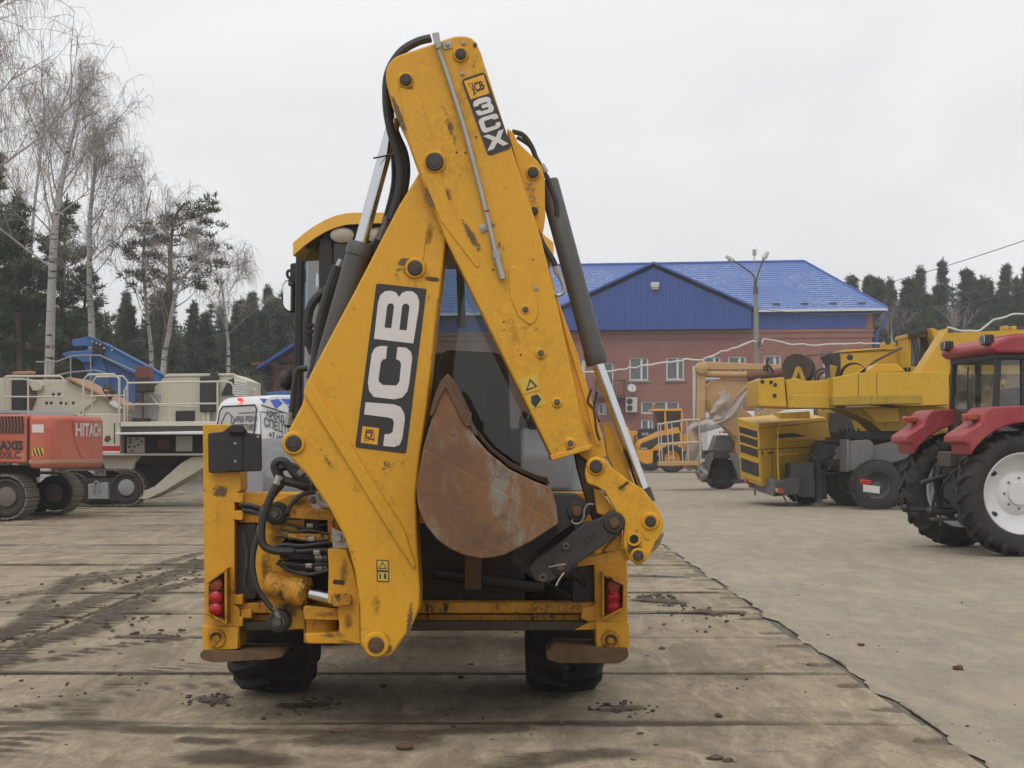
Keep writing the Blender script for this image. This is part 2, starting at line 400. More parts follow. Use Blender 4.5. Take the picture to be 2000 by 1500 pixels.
def slab_mesh(sd):
    r = random.Random(sd); w = PITCH-.035; l = L6-.04
    n = .2; dpt = .24
    def edge_notch(x, s):
        a = r.uniform(.26, .36); b = r.uniform(.26, .36); q = lambda: r.uniform(-.03, .03)
        d1 = dpt*r.uniform(.7, 1.25); d2 = dpt*r.uniform(.7, 1.25)
        return [(x+q()*.4, .02), (x+q()*.3, a), (x-s*(d1-.03), a+.03+q()), (x-s*d1, a+.5*n), (x-s*(d1-.04), a+n+q()), (x+q()*.4, a+n+.02),
                (x+q()*.5, w*.5), (x+q()*.4, w-b-n), (x-s*(d2-.02), w-b-n+.02+q()), (x-s*d2, w-b-.5*n), (x-s*(d2-.05), w-b+q()), (x+q()*.3, w-b+.02), (x+q()*.4, w-.02)]
    right = edge_notch(0, 1); left = [(x, y) for x, y in reversed(edge_notch(-l, -1))]
    def run(y, x0, x1):
        k = 14; return [(x0+(x1-x0)*i/k, y+r.uniform(-.012, .012)) for i in range(1, k)]
    pts = right+run(w, -.05, -l+.05)+left+run(0, -l+.05, -.05)
    m = MB(); m.ext(pts, 'z', -.14, 0); return m.mesh('slab', M['slab'], 0)
SM = [slab_mesh(i) for i in range(5)]
ns = 0
for row in range(-4, 22):
    y = Y0+row*PITCH
    for col in range(4):
        xr = EDGE-col*L6+(rnd.uniform(-.03, .03))
        if xr < -.40*(y+PITCH)-.4 and y > 3: continue
        o = bpy.data.objects.new('slab', SM[rnd.randrange(5)]); C.objects.link(o); o.parent = ground
        o.location = (xr, y, .0+rnd.uniform(-.010, .004)); o.rotation_euler = (rnd.uniform(-.004, .004), rnd.uniform(-.0012, .0012), rnd.uniform(-.003, .003))
        mo = o.modifiers.new('bevel', 'BEVEL'); mo.width = .012; mo.segments = 2; mo.limit_method = 'ANGLE'; mo.angle_limit = R(50)
        ns += 1

# ------------------------------------------------------------------ mud trodden over the slabs: one relief sheet with its own ruts and lumps
nx, ny = 460, 520
X = np.linspace(-8.5, 2.6, nx); Y = np.linspace(6.0, 21.5, ny)
GX, GY = np.meshgrid(X, Y)
mask = np.zeros_like(GX); 
def stroke(pts, wpx, amp, lug=0.0):
    global mask
    P = [GP(a, b) for a, b in pts]
    best = np.full_like(GX, 1e9); along = np.zeros_like(GX); acc = 0.0
    for a, b in zip(P[:-1], P[1:]):
        dx, dy = b.x-a.x, b.y-a.y; L2 = dx*dx+dy*dy; L = math.sqrt(L2)
        t = np.clip(((GX-a.x)*dx+(GY-a.y)*dy)/L2, 0, 1)
        d = np.hypot(GX-a.x-t*dx, GY-a.y-t*dy); s = d < best
        best = np.where(s, d, best); along = np.where(s, acc+t*L, along); acc += L
    k = np.clip(1.3-best/wpx, 0, 1)
    if lug: k = k*(.35+.65*(np.sin(along*2*math.pi/lug+best*6) > -.1))
    mask = np.maximum(mask, k*amp)
stroke([(-60, 1262), (60, 1222), (190, 1172), (300, 1136), (400, 1098), (500, 1075)], .20, .95, .21)
stroke([(-80, 1330), (50, 1262), (160, 1232), (320, 1152), (420, 1130)], .20, .9, .17)
stroke([(20, 1240), (140, 1128), (330, 1108), (390, 1096)], .14, .8, .15)
stroke([(150, 1395), (215, 1352), (285, 1318), (420, 1290)], .22, .55, .13)
stroke([(-50, 1432), (120, 1420), (330, 1430), (560, 1432), (800, 1436), (1010, 1424)], .15, .62)
stroke([(-60, 1480), (60, 1440), (150, 1405)], .25, .6, .14)
stroke([(-60, 1180), (120, 1150), (260, 1118), (395, 1080)], .16, .7, .16)
stroke([(-60, 1300), (100, 1290), (240, 1262), (390, 1245)], .14, .62, .18)
stroke([(-40, 1395), (140, 1372), (330, 1345), (470, 1335)], .16, .55, .15)
stroke([(640, 1448), (700, 1436), (800, 1452)], .25, .6)
stroke([(1000, 1500), (1100, 1480), (1180, 1475)], .22, .55)
stroke([(1250, 1172), (1320, 1178)], .16, .9); stroke([(1370, 1196), (1400, 1200)], .12, .8)
stroke([(560, 1380), (625, 1378)], .09, .95); stroke([(1190, 1388), (1235, 1384)], .1, .8)
stroke([(400, 1480), (520, 1490)], .2, .7); stroke([(370, 1448), (430, 1452)], .12, .7)
stroke([(250, 1245), (320, 1248)], .12, .8); stroke([(400, 1365), (425, 1372)], .1, .8)
stroke([(1340, 1130), (1180, 1124)], .09, .6)
for row in range(-1, 8):
    yy = Y0+row*PITCH-.02
    k = np.clip(1-np.abs(GY-yy-.03*np.sin(GX*1.7+row))/.10, 0, 1)*(.15+.85*fbm(GX*.9+row*3, GY*.2, 3, 5))
    mask = np.maximum(mask, k*.72)
n1 = fbm(GX*1.6, GY*1.6, 4, 1); n2 = fbm(GX*9, GY*9, 4, 2); n3 = fbm(GX*.35+7, GY*.8+3, 4, 3)
broad = np.clip((n3-.38)*2.4, 0, 1)*.62*np.clip((2.0-GX)/.8, 0, 1)*np.where(GX < -1.2, 1.35, 1.0)*np.clip((13-GY)/6, 0.15, 1)
mask = np.maximum(mask, broad)
mask = mask*np.clip((2.25-GX)/.25, 0, 1)
cover = np.clip(mask*.95+(n1-.47)*.55+(n2-.47)*.35, 0, 1.2)
edge = np.minimum(np.minimum(GX-X[0], X[-1]-GX), np.minimum(GY-Y[0], Y[-1]-GY)); cover = cover*np.clip(edge/.6, 0, 1)
hgt = np.clip(cover-.52, 0, .6)
Z = .009+hgt*(.02+.10*np.clip(n2-.40, 0, 1)*2)
keep = cover > .06
idx = np.arange(nx*ny).reshape(ny, nx)
q = keep[:-1, :-1] | keep[1:, :-1] | keep[:-1, 1:] | keep[1:, 1:]
fa = np.stack([idx[:-1, :-1][q], idx[:-1, 1:][q], idx[1:, 1:][q], idx[1:, :-1][q]], 1)
used = np.unique(fa); remap = np.full(nx*ny, -1); remap[used] = np.arange(len(used))
V = np.stack([GX.ravel()[used], GY.ravel()[used], Z.ravel()[used]], 1)
M['mudfilm'] = filmmat('smeared_brown_mud', (.102, .075, .046), (.056, .041, .026), .75, 19, .22, .78, .75, .93, (.6, 1, 1))
me = bpy.data.meshes.new('mud'); me.from_pydata(V.tolist(), [], remap[fa].tolist()); me.shade_smooth(); me.materials.append(M['mudfilm']); set_cover(me, cover.ravel()[used])
mud = bpy.data.objects.new('mud', me); C.objects.link(mud); tag(mud, 'brown mud smeared and trodden over the concrete slabs', 'mud', kind='stuff')
# dirt packed along the far joints
vs, fs, cv = [], [], []; rj = random.Random(2)
for row in range(-1, 22):
    yy = Y0+row*PITCH-.018; hw = rj.uniform(.05, .11); n = 90
    for side in range(5):
        for i in range(n+1):
            x = -17+19.1*i/n; k = (side-2)/2
            vs.append((x, yy+k*hw*(1+.5*math.sin(x*2.3+row)), .008)); cv.append((.85 if side == 2 else (.5 if side in (1, 3) else -.1))*(.55+.45*math.sin(x*.8+row*2.1)*math.sin(x*2.9+row)+.25))
    b = len(vs)-5*(n+1)
    for sd in range(4): fs += [(b+sd*(n+1)+i, b+sd*(n+1)+i+1, b+(sd+1)*(n+1)+i+1, b+(sd+1)*(n+1)+i) for i in range(n)]
me = bpy.data.meshes.new('joint_dirt'); me.from_pydata(vs, [], fs); me.materials.append(M['mudfilm']); set_cover(me, cv)
o = bpy.data.objects.new('joint_dirt', me); C.objects.link(o); tag(o, 'dark dirt packed along the joints between the slabs', 'dirt', kind='stuff')
M['mud'] = ground_mat('damp_brown_clods', (.12, .095, .066), (.08, .062, .045), (.05, .04, .03), wet=.3)

# crumbs and clods lying about
r = random.Random(3); m = MB(); mr = MB()
def lump(mb, x, y, s, z=0):
    b = len(mb.v); mb.ball((x, y, z+s*.35), s, 7, 5, (1, r.uniform(.7, 1.1), r.uniform(.3, .55)))
    for i in range(b, len(mb.v)):
        v = Vector(mb.v[i]); k = 1+.35*(math.sin(v.x*91+x*7)*math.sin(v.y*83+1)*math.sin(v.z*97+y*3)); c = Vector((x, y, z+s*.3))
        mb.v[i] = tuple(c+(v-c)*k)
for cx, cy, n, sp, s in ((1270, 1168, 44, .11, .024), (1300, 1180, 26, .10, .02), (600, 1378, 50, .10, .013), (410, 1367, 40, .07, .016), (300, 1246, 40, .13, .02),
                         (1215, 1384, 40, .09, .013), (1385, 1197, 24, .14, .016), (170, 1320, 40, .5, .014), (310, 1130, 90, .5, .022), (90, 1230, 110, .6, .022), (1240, 1262, 8, .5, .02), (960, 1440, 24, 1.2, .02), (1350, 1215, 10, .3, .02), (1430, 1487, 3, .05, .03)):
    c = GP(cx, cy)
    for k in range(n): lump(m, c.x+r.gauss(0, sp), c.y+r.gauss(0, sp*1.4), s*r.uniform(.4, 1.3))
for k in range(1500):
    y = 6.6+13*r.random()**1.5; x = r.uniform(-.36*y, .36*y)
    if math.sin(x*2.3+1)*math.sin(y*1.7)+.6*math.sin(x*5.1+y*3.3) < .55: continue
    if x > 2.4 and r.random() < .45: continue
    lump(m, x, y, r.choice((.004, .005, .006, .008, .012)), -.01 if x > 2.3 else 0)
m.build('mud_clods', M['mud'], smooth=60); tag(bpy.data.objects['mud_clods'], 'crumbs and clods of earth scattered over the yard', 'clods', kind='stuff')
M['brickred'] = paint('broken_red_brick', (.125, .062, .045), .9, (.08, .055, .04), .9, scale=6)
for cx, cy, s, lab in ((660, 1433, .045, 'flat red brick fragment in a mud patch in front of the digger'), (790, 1466, .05, 'larger red brick fragment at the bottom edge of the picture'), (822, 1442, .032, 'small red brick fragment behind the larger one'),
                  (1871, 1305, .038, 'lone brown stone lying on the bare asphalt'), (1682, 1259, .03, 'small brown stone on the asphalt near the slab edge'), (1430, 1488, .03, 'grey pebble on the slab at the bottom edge')):
    c = GP(cx, cy); mm = MB(); lump(mm, c.x, c.y, s, 0 if c.x < 2.3 else -.01)
    tag(mm.build('stone', M['brickred'] if cx != 1430 else M['asphalt'], smooth=50), lab, 'stone', 'loose stones on the yard')
# ------------------------------------------------------------------ brick building with a blue metal roof
def brick_mat():
    m, t, p = newmat('red_brick_wall')
    v = coords(t, (1, 1, 1), 'obj'); mp = nd(t, 'ShaderNodeMapping'); mp.inputs['Rotation'].default_value = (R(90), 0, 0); t.links.new(v, mp.inputs[0])
    b = nd(t, 'ShaderNodeTexBrick'); t.links.new(mp.outputs[0], b.inputs['Vector'])
    b.inputs['Color1'].default_value = (.295, .118, .092, 1); b.inputs['Color2'].default_value = (.235, .09, .07, 1); b.inputs['Mortar'].default_value = (.33, .23, .2, 1)
    b.inputs['Scale'].default_value = 1; b.inputs['Brick Width'].default_value = .26; b.inputs['Row Height'].default_value = .075; b.inputs['Mortar Size'].default_value = .008
    n = noise(t, v, .5, 5, .6); c = mixc(t, ramp(t, n, .35, .7), b.outputs[0], (.24, .098, .078))
    t.links.new(c, p.inputs['Base Color']); p.inputs['Roughness'].default_value = .85; bump(t, p, b.outputs['Fac'], -.3, .01)
    return m
M['brick'] = brick_mat()
def roofblue():
    m, t, p = newmat('blue_metal_roof')
    v = coords(t, (1, 1, 1), 'obj'); n = noise(t, v, .28, 3, .5); sp = noise(t, coords(t, (2.2, 2.6, 5.5), 'obj'), 1.5, 3, .7)
    c = mixc(t, mathn(t, 'MULTIPLY', ramp(t, n, .40, .52), ramp(t, sp, .50, .64, 0, .75)), (.115, .20, .46), (.40, .45, .55))
    t.links.new(c, p.inputs['Base Color']); p.inputs['Roughness'].default_value = .38
    return m
M['roofblue'] = roofblue()
def clad():
    m, t, p = newmat('blue_profiled_cladding')
    v = coords(t, (1, 1, 1), 'obj'); w = nd(t, 'ShaderNodeTexWave'); w.bands_direction = 'X'; w.inputs['Scale'].default_value = 1.6; w.inputs['Distortion'].default_value = 0
    t.links.new(v, w.inputs['Vector']); c = mixc(t, ramp(t, w.outputs['Fac'], .1, .9), (.022, .058, .245), (.032, .08, .30))
    t.links.new(c, p.inputs['Base Color']); p.inputs['Roughness'].default_value = .5; bump(t, p, w.outputs['Fac'], .8, .03)
    return m
M['clad'] = clad()
M['winwhite'] = plain('white_window_frame', (.62, .63, .64), .45)
M['winglass'] = paint('grey_window_glass', (.12, .125, .12), .07, (.2, .2, .2), .3, bumps=.02)
M['concrete'] = paint('grey_concrete', (.27, .25, .22), .85, (.14, .12, .10), .5)
M['bluetrim'] = paint('blue_trim', (.03, .085, .34), .4, (.05, .08, .2), .3)
M['whitegrey'] = paint('off_white_plastic', (.55, .55, .52), .5, (.3, .27, .22), .3)

BYAW = R(8); BO = PX(1703, 865, 93); BO.z = 0
ex = Vector((-math.cos(BYAW), math.sin(BYAW), 0)); en = Vector((math.sin(BYAW), math.cos(BYAW), 0))
def wallpt(px, py, out=0.0):
    o = BO-en*out; dv = Vector(((px-1000)/F, 1, -(py-HOR)/F)); t = o.dot(en)/dv.dot(en); P = dv*t
    return ((P-BO).dot(ex), P.z+CH)
BL = thing('brick_building', 'long red brick building with blue metal roof and gable at the far end', 'building', BO, rotz=math.pi-BYAW)
SL = wallpt(700, 700)[0]
ZF = wallpt(1500, 643)[1]; ZE = wallpt(1600, 606)[1]; ZR = ZE+3.75; SET = 7.0
wins = []   # (s0, s1, z0, z1, kind)
for a, b, c, d_, k in ((1129, 1143, 703, 747, 0), (1177, 1198, 709, 765, 2), (1229, 1266, 699, 743, 0), (1301, 1336, 698, 742, 0), (1373, 1407, 697, 740, 0), (1422, 1457, 696, 738, 0), (1492, 1525, 694, 737, 0), (1542, 1574, 693, 736, 0), (1608, 1642, 692, 735, 0), (1668, 1694, 692, 735, 0),
                       (1080, 1100, 703, 747, 0), (1168, 1185, 787, 810, 0), (1252, 1326, 784, 808, 1), (1252, 1275, 819, 842, 0), (1380, 1450, 782, 806, 1), (1500, 1570, 780, 804, 1)):
    s1, z1_ = wallpt(a, c); s0, z0_ = wallpt(b, d_); wins.append((s0, s1, z0_, z1_, k))
xs = sorted({0, SL}|{w[0] for w in wins}|{w[1] for w in wins}); zs = sorted({0, ZF}|{w[2] for w in wins}|{w[3] for w in wins})
m = MB()
for i in range(len(xs)-1):
    for j in range(len(zs)-1):
        cx, cz = (xs[i]+xs[i+1])/2, (zs[j]+zs[j+1])/2
        if any(w[0] < cx < w[1] and w[2] < cz < w[3] for w in wins): continue
        m.add([(xs[i], 0, zs[j]), (xs[i+1], 0, zs[j]), (xs[i+1], 0, zs[j+1]), (xs[i], 0, zs[j+1])], [(3, 2, 1, 0)])
for s0, s1, z0, z1_, k in wins:
    a = [(s0, 0, z0), (s1, 0, z0), (s1, 0, z1_), (s0, 0, z1_)]; b = [(x, -.22, z) for x, y, z in a]
    m.add(a+b, [(0, 1, 5, 4), (1, 2, 6, 5), (2, 3, 7, 6), (3, 0, 4, 7)])
m.add([(0, 0, 0), (0, -14, 0), (0, -14, ZF), (0, 0, ZF)], [(0, 1, 2, 3)]); m.add([(SL, 0, 0), (SL, -14, 0), (SL, -14, ZF), (SL, 0, ZF)], [(0, 1, 2, 3)])
m.add([(0, -14, 0), (SL, -14, 0), (SL, -14, ZF), (0, -14, ZF)], [(0, 1, 2, 3)])
wall = m.build('wall', M['brick'], BL, smooth=0)
for s0, s1, z0, z1_, k in wins:
    f = MB(); t_ = .085
    for a in ((s0, s1, z0, z0+t_), (s0, s1, z1_-t_, z1_), (s0, s0+t_, z0+t_, z1_-t_), (s1-t_, s1, z0+t_, z1_-t_)): f.box(a[0], a[1], -.16, -.08, a[2], a[3])
    n = {0: [.36], 1: [1/3, 2/3], 2: []}[k]
    for q_ in n: xm = s0+(s1-s0)*q_; f.box(xm-.06, xm+.06, -.155, -.075, z0+t_, z1_-t_)
    o = f.build('window', M['winwhite'], BL, smooth=0)
    MB().box(s0+t_, s1-t_, -.14, -.12, z0+t_, z1_-t_).build('window_pane', M['winglass'], o, smooth=0)
    if k == 0 and z0 > 4: MB().box(s0-.1, s1+.1, -.02, .09, z0-.12, z0-.01).build('window_sill', M['concrete'], o, smooth=0)
m = MB(); m.box(-.12, SL, .0, .10, ZF-.22, ZF-.02); m.box(-.08, SL, 0, .05, ZF-.55, ZF-.24); m.build('brick_cornice', M['brick'], BL, smooth=0)
m = MB(); m.box(.35, SL, -.05, .06, ZF, ZE+.02); m.box(0, .34, -14, -.1, ZF, ZE); m.build('fascia_cladding', M['clad'], BL, smooth=0)
MB().box(-.05, .35, -.4, .0, ZF, ZF+.9).build('corner_pier', M['brick'], BL, smooth=0)

m = MB(); m.tube([(-.75, .42, ZE-.1), (-.75, .42, ZF+.35), (-.25, .16, ZF-.35), (-.25, .16, .3)], .07, 8, 1); m.build('downpipe', M['bluetrim'], BL)
# roof of stepped metal tiles: a real relief
def roof_slope(name, eave0, eave1, ridge0, ridge1, rows, cols):
    e0, e1, r0, r1 = map(Vector, (eave0, eave1, ridge0, ridge1)); nrm = (e1-e0).cross(r0-e0).normalized()
    if nrm.z < 0: nrm = -nrm
    m = MB(); vs = []; fs = []
    W = cols+1
    for j in range(rows):
        for h, tt in ((.035, j/rows), (.0, (j+1)/rows)):
            A = e0.lerp(r0, tt); B = e1.lerp(r1, tt)
            for i in range(W): vs.append(A.lerp(B, i/cols)+nrm*(h+.022*math.sin(math.pi*i)*0+(.028 if i % 2 else 0)))
    for j in range(2*rows-1):
        for i in range(cols): fs.append((j*W+i, j*W+i+1, (j+1)*W+i+1, (j+1)*W+i))
    m.add(vs, fs); return m.build(name, M['roofblue'], BL, smooth=20)
SRR = 3.7
roof_slope('roof', (-.9, .5, ZE), (SL+.5, .5, ZE), (SRR, -SET, ZR), (SL-3, -SET, ZR), 24, 360)
roof_slope('hip_roof', (-.9, .5, ZE), (-.9, -14.5, ZE), (SRR, -SET, ZR), (SRR, -SET-.01, ZR), 20, 40)
m = MB(); m.add([(-.9, -14.5, ZE), (SL+.5, -14.5, ZE), (SL-3, -SET, ZR), (SRR, -SET, ZR)], [(0, 1, 2, 3)]); m.add([(SL+.5, .5, ZE), (SL+.5, -14.5, ZE), (SL-3, -SET, ZR)], [(0, 1, 2)]); m.build('rear_roof', M['roofblue'], BL, smooth=0)
m = MB(); m.tube([(-.9, .5, ZE+.02), (SRR, -SET, ZR+.06), (SL-3, -SET, ZR+.06)], .10, 6, 1); m.build('ridge_cap', M['bluetrim'], BL)
# snow guard studs along the eave
for k in range(9):
    t_ = .09; s = .6+k*1.7
    p = Vector((s, .5-(SET+.5)*t_, ZE+3.75*t_+.04)); MB().box(p.x-.22, p.x+.22, p.y-.06, p.y+.06, p.z, p.z+.09).build('snow_guard', M['brickred'], BL, smooth=0)
# gable
gs, gz = wallpt(1277, 516, .35); gh = wallpt(1074, 606, .35)[0]-gs
gr = gs-wallpt(1482, 606, .35)[0]
GB = ZE-.02
m = MB(); m.slab([(gs-gr+.5, .58, GB), (gs+gh-.5, .58, GB), (gs, .58, gz-.24)], [(gs-gr+.5, .0, GB), (gs+gh-.5, .0, GB), (gs, 0, gz-.24)])
m.box(gs-gr+.45, gs+gh, .08, .57, ZF+.01, GB+.01); gab = m.build('gable', M['clad'], BL, smooth=0)
m = MB()
for sx, w in ((-1, gr), (1, gh)):
    a = (gs, .8, gz); b = (gs+sx*w, .8, GB+.02); c = (gs+sx*w, -.6, GB+.1); d_ = (gs, -SET+.6, gz)
    up = [(x, y, z+.12) for x, y, z in (a, b, c, d_)]
    m.slab([a, b, c, d_], up)
m.build('gable_roof', M['bluetrim'], BL, smooth=0)
m = MB(); s, z = wallpt(1280, 561, .36); m.box(s-.22, s+.22, .58, .8, z-.18, z+.22); m.box(s-.26, s+.26, .77, .88, z-.05, z+.26); m.build('flood_lamp', M['whitegrey'], BL, .03)
for a_, b_ in ((-.9, gs-gr+.3), (gs+gh, SL)): MB().box(a_, b_, .38, .52, ZE-.10, ZE+.04).build('gutter', M['winwhite'], BL, smooth=0)
# balcony at the upper door
s1, z1_ = wallpt(1162, 743, .8); s0, z0_ = wallpt(1219, 776, .8)
m = MB(); m.box(s0, s1, 0, 1.0, z0_-.02, z0_+.14)
for s in np.linspace(s0+.03, s1-.03, 12): m.cyl((s, .96, z0_+.1), (s, .96, z1_), .015, n=6)
for s in (s0+.03, s1-.03):
    for y in (.3, .65): m.cyl((s, y, z0_+.1), (s, y, z1_), .015, n=6)
    m.box(s-.03, s+.03, .0, .98, z1_-.04, z1_+.02)
m.box(s0, s1, .93, .99, z1_-.04, z1_+.03); m.build('balcony', M['rustdark'], BL, smooth=0)

AC = thing('air_conditioner', 'white outdoor air conditioner unit with two fans on the brick wall', 'air conditioner', (0, 0, 0))
c_ = BO+ex*wallpt(1234, 791)[0]-en*.3; zc = wallpt(1234, 791)[1]
Mx = Matrix.Translation((c_.x, c_.y, zc)) @ Matrix.Rotation(-BYAW, 4, 'Z')
AC.location = (c_.x, c_.y, zc-.5)
MB(Mx).box(-.36, .36, -.17, .17, -.46, .46).build('casing', M['whitegrey'], AC, .03)
for z in (.21, -.21):
    o = MB(Mx).lathe([(.17, .01), (.19, .02), (.2, 0)], (-.1, -.17, z), (0, -1, 0), 20).build('fan_guard', M['concrete'], AC)
    MB(Mx).lathe([(0, .003), (.175, .003)], (-.1, -.17, z), (0, -1, 0), 20).build('fan_opening', M['black'], o)
MB(Mx).box(-.3, .3, .0, .3, -.52, -.46).build('bracket', M['concrete'], AC)
c_ = BO+ex*wallpt(1235, 758)[0]-en*.55; zc = wallpt(1235, 758)[1]
SD = thing('satellite_dish', 'small round satellite dish on the brick wall above the air conditioner', 'satellite dish', (c_.x, c_.y, zc-.3))
MB().lathe([(0, -.06), (.1, -.05), (.2, -.025), (.26, 0), (.27, .01), (.2, -.01), (0, -.04)], (c_.x, c_.y, zc), (.15, -1, .35), 24).build('dish', M['whitegrey'], SD)
MB().tube([(c_.x, c_.y+.05, zc), (c_.x, c_.y+.3, zc-.15), (c_.x, c_.y+.55, zc-.15)], .025, 6).build('mount', M['concrete'], SD)
MB().tube([(c_.x, c_.y, zc-.25), (c_.x+.05, c_.y-.4, zc+.05)], .015, 6).build('feed_arm', M['concrete'], SD)

# ------------------------------------------------------------------ log cabin at the wood's edge
M['log'] = paint('reddish_brown_logs', (.16, .065, .040), .75, (.07, .04, .03), .6, scale=1.2)
c_ = PX(640, 865, 72); HL = thing('log_cabin', 'small log cabin with blue roof at the edge of the wood', 'cabin', (c_.x, 72, 0))
x0 = PX(540, 0, 72).x; x1 = x0+6.5; xm = (x0+x1)/2; ze = PX(0, 708, 72).z; zr = ze+2.1
lg = MB().cyl((x0-.25, 0, 0), (x1+.25, 0, 0), .12, n=10).mesh('log', M['log'])
lgd = MB().cyl((0, 71.8, 0), (0, 79.2, 0), .12, n=10).mesh('log', M['log'])
k = 0; z = .14
while z < ze:
    for y in (72, 79):
        o = bpy.data.objects.new('log', lg); C.objects.link(o); o.location = (0, y, z); own(o, HL)
    for x in (x0, x1):
        o = bpy.data.objects.new('log', lgd); C.objects.link(o); o.location = (x, 0, z+.11); own(o, HL)
    z += .225
m = MB(); m.add([(x0, 72, ze), (x1, 72, ze), (xm, 72, zr)], [(0, 1, 2)]); m.add([(x0, 79, ze), (x1, 79, ze), (xm, 79, zr)], [(0, 1, 2)]); m.build('gable_boards', M['log'], HL)
m = MB()
for sx in (-1, 1):
    a = (xm, 70.9, zr+.1); b = (xm+sx*4.0, 70.9, ze-.38); c = (xm+sx*4.0, 80, ze-.38); d_ = (xm, 80, zr+.1)
    m.slab([a, b, c, d_], [(x, y, zz+.14) for x, y, zz in (a, b, c, d_)])
m.build('roof', M['bluetrim'], HL, smooth=0)
m = MB()
for y in (71.1, 74, 77): m.box(x0-1.05, x0+.1, y, y+.14, ze-.16, ze-.02)
m.build('rafter_ends', M['log'], HL)

# ------------------------------------------------------------------ lamp post with its lamps, festoon cable and wires
LD = 60
LP = thing('lamp_post', 'grey concrete lamp post with two bracket lamps standing before the brick building', 'lamp post', (PX(1481, 0, LD).x, LD, 0))
MB().cyl((PX(1482, 0, LD).x, LD, 0), PX(1476, 572, LD), .15, .085, n=12).build('pole', M['concrete'], LP)
MB().cyl(PX(1476, 575, LD), PX(1476, 560, LD), .10, n=10).build('collar', M['bolt'], LP)
m = MB(); m.tube([PX(1474, 570, LD), PX(1474, 545, LD), PX(1466, 532, LD), PX(1428, 506, LD)], .03, 6, 2); m.tube([PX(1476, 570, LD), PX(1478, 545, LD), PX(1484, 525, LD), PX(1493, 502, LD)], .03, 6, 2); m.build('lamp_bracket', M['rustdark'], LP)
MB().cyl(PX(1474, 560, LD), PX(1473, 496, LD), .018, n=6).build('antenna_rod', M['zinc'], LP)
MB().box(PX(1470, 0, LD).x, PX(1477, 0, LD).x, LD-.06, LD+.06, PX(0, 499, LD).z, PX(0, 487, LD).z).build('antenna', M['zinc'], LP, .01)
for a, b in (((1432, 509), (1418, 500)), ((1491, 505), (1500, 492))):
    A, B = PX(*a, LD), PX(*b, LD); o = MB().cyl(A, B, .10, .07, n=10).build('lamp_head', M['whitegrey'], LP)
    MB().ball(A.lerp(B, .5)-Vector((0, 0, .06)), .08, 8, 6).build('lamp_glass', M['clear_lens'], o)
MB().box(PX(1480, 0, LD).x, PX(1488, 0, LD).x, LD-.25, LD-.12, PX(0, 677, LD).z, PX(0, 668, LD).z).build('junction_box', M['bolt'], LP)
M['film'] = paint('white_plastic_sleeve', (.60, .58, .56), .45, (.4, .36, .32), .4, scale=3)
def festoon(pts, d, lab, seed):
    r_ = random.Random(seed); P = []
    for i in range(len(pts)-1):
        (a, b), (c, e) = pts[i], pts[i+1]; n = max(2, int(math.hypot(c-a, e-b)/9))
        for k in range(n):
            t_ = k/n; P.append(PX(a+(c-a)*t_, b+(e-b)*t_+r_.uniform(-1.5, 1.5), d+r_.uniform(-.04, .04)))
    P.append(PX(*pts[-1], d))
    return tag(MB().tube(P, .034, 6, 2).build('festoon_cable', M['film'], smooth=60), lab, 'cable', 'white sleeved cables slung from the lamp post')
festoon([(1135, 727), (1200, 724), (1250, 716), (1300, 708), (1340, 702), (1372, 702), (1410, 687), (1440, 678), (1470, 666), (1478, 668)], LD-.3, 'crumpled white sleeved cable slung left of the lamp post', 1)
festoon([(1488, 672), (1492, 661), (1510, 664), (1540, 671), (1590, 675), (1640, 671), (1700, 670), (1722, 672), (1740, 690)], LD-.3, 'wavy white sleeved cable slung right of the lamp post', 2)
festoon([(1850, 640), (1885, 648), (1915, 644), (1940, 625), (1965, 618), (1985, 612), (2015, 614), (2060, 600)], 46, 'white sleeved cable above the crane boom at the right edge', 3)
M['wire'] = plain('thin_grey_wire', (.10, .10, .10), .6)
def wire(a, b, d0, d1, sag, lab, r_=.012):
    A, B = PX(*a, d0), PX(*b, d1); P = [A.lerp(B, k/16)-Vector((0, 0, sag*4*(k/16)*(1-k/16))) for k in range(17)]
    tag(MB().tube(P, r_, 5, 1).build('overhead_wire', M['wire']), lab, 'wire', 'overhead wires at the right')
wire((1690, 564), (2100, 435), 70, 45, .1, 'upper overhead wire crossing the sky at the right', .014)
wire((1480, 603), (2100, 545), 62, 45, .55, 'lower overhead wire in front of the pines at the right', .012)
wire((1480, 700), (2100, 590), 60, 44, .3, 'thin wire just above the yellow crane boom', .010)
# ------------------------------------------------------------------ trees
def bark_birch():
    m, t, p = newmat('birch_bark')
    v = coords(t, (1, 1, 1), 'obj'); a = noise(t, coords(t, (1.2, 1.2, 7), 'obj'), 1.6, 4, .65, .3); b = noise(t, v, 7, 4, .6)
    c = mixc(t, ramp(t, b, .3, .7), (.46, .44, .42), (.34, .32, .30))
    c = mixc(t, ramp(t, a, .56, .62), c, (.035, .03, .028)); t.links.new(c, p.inputs['Base Color']); p.inputs['Roughness'].default_value = .75
    return m
M['birch'] = bark_birch()
M['twig'] = plain('purplish_grey_twigs', (.30, .265, .245), .85)
M['palebranch'] = plain('pale_birch_branches', (.36, .335, .315), .8)
M['pinebark'] = paint('pine_bark', (.105, .068, .048), .9, (.05, .04, .03), .8, scale=2)
M['shrub'] = plain('bare_shrub_twigs', (.17, .145, .118), .85)
def leafmat(name, a, b):
    m, t, p = newmat(name)
    oi = nd(t, 'ShaderNodeObjectInfo'); v = coords(t); n = noise(t, v, .9, 3, .6)
    c = mixc(t, ramp(t, n, .3, .7), a, b); c = mixc(t, mathn(t, 'MULTIPLY', oi.outputs['Random'], .35), c, (.03, .036, .016))
    t.links.new(c, p.inputs['Base Color']); p.inputs['Roughness'].default_value = .7
    p.inputs['Specular IOR Level'].default_value = .25
    return m
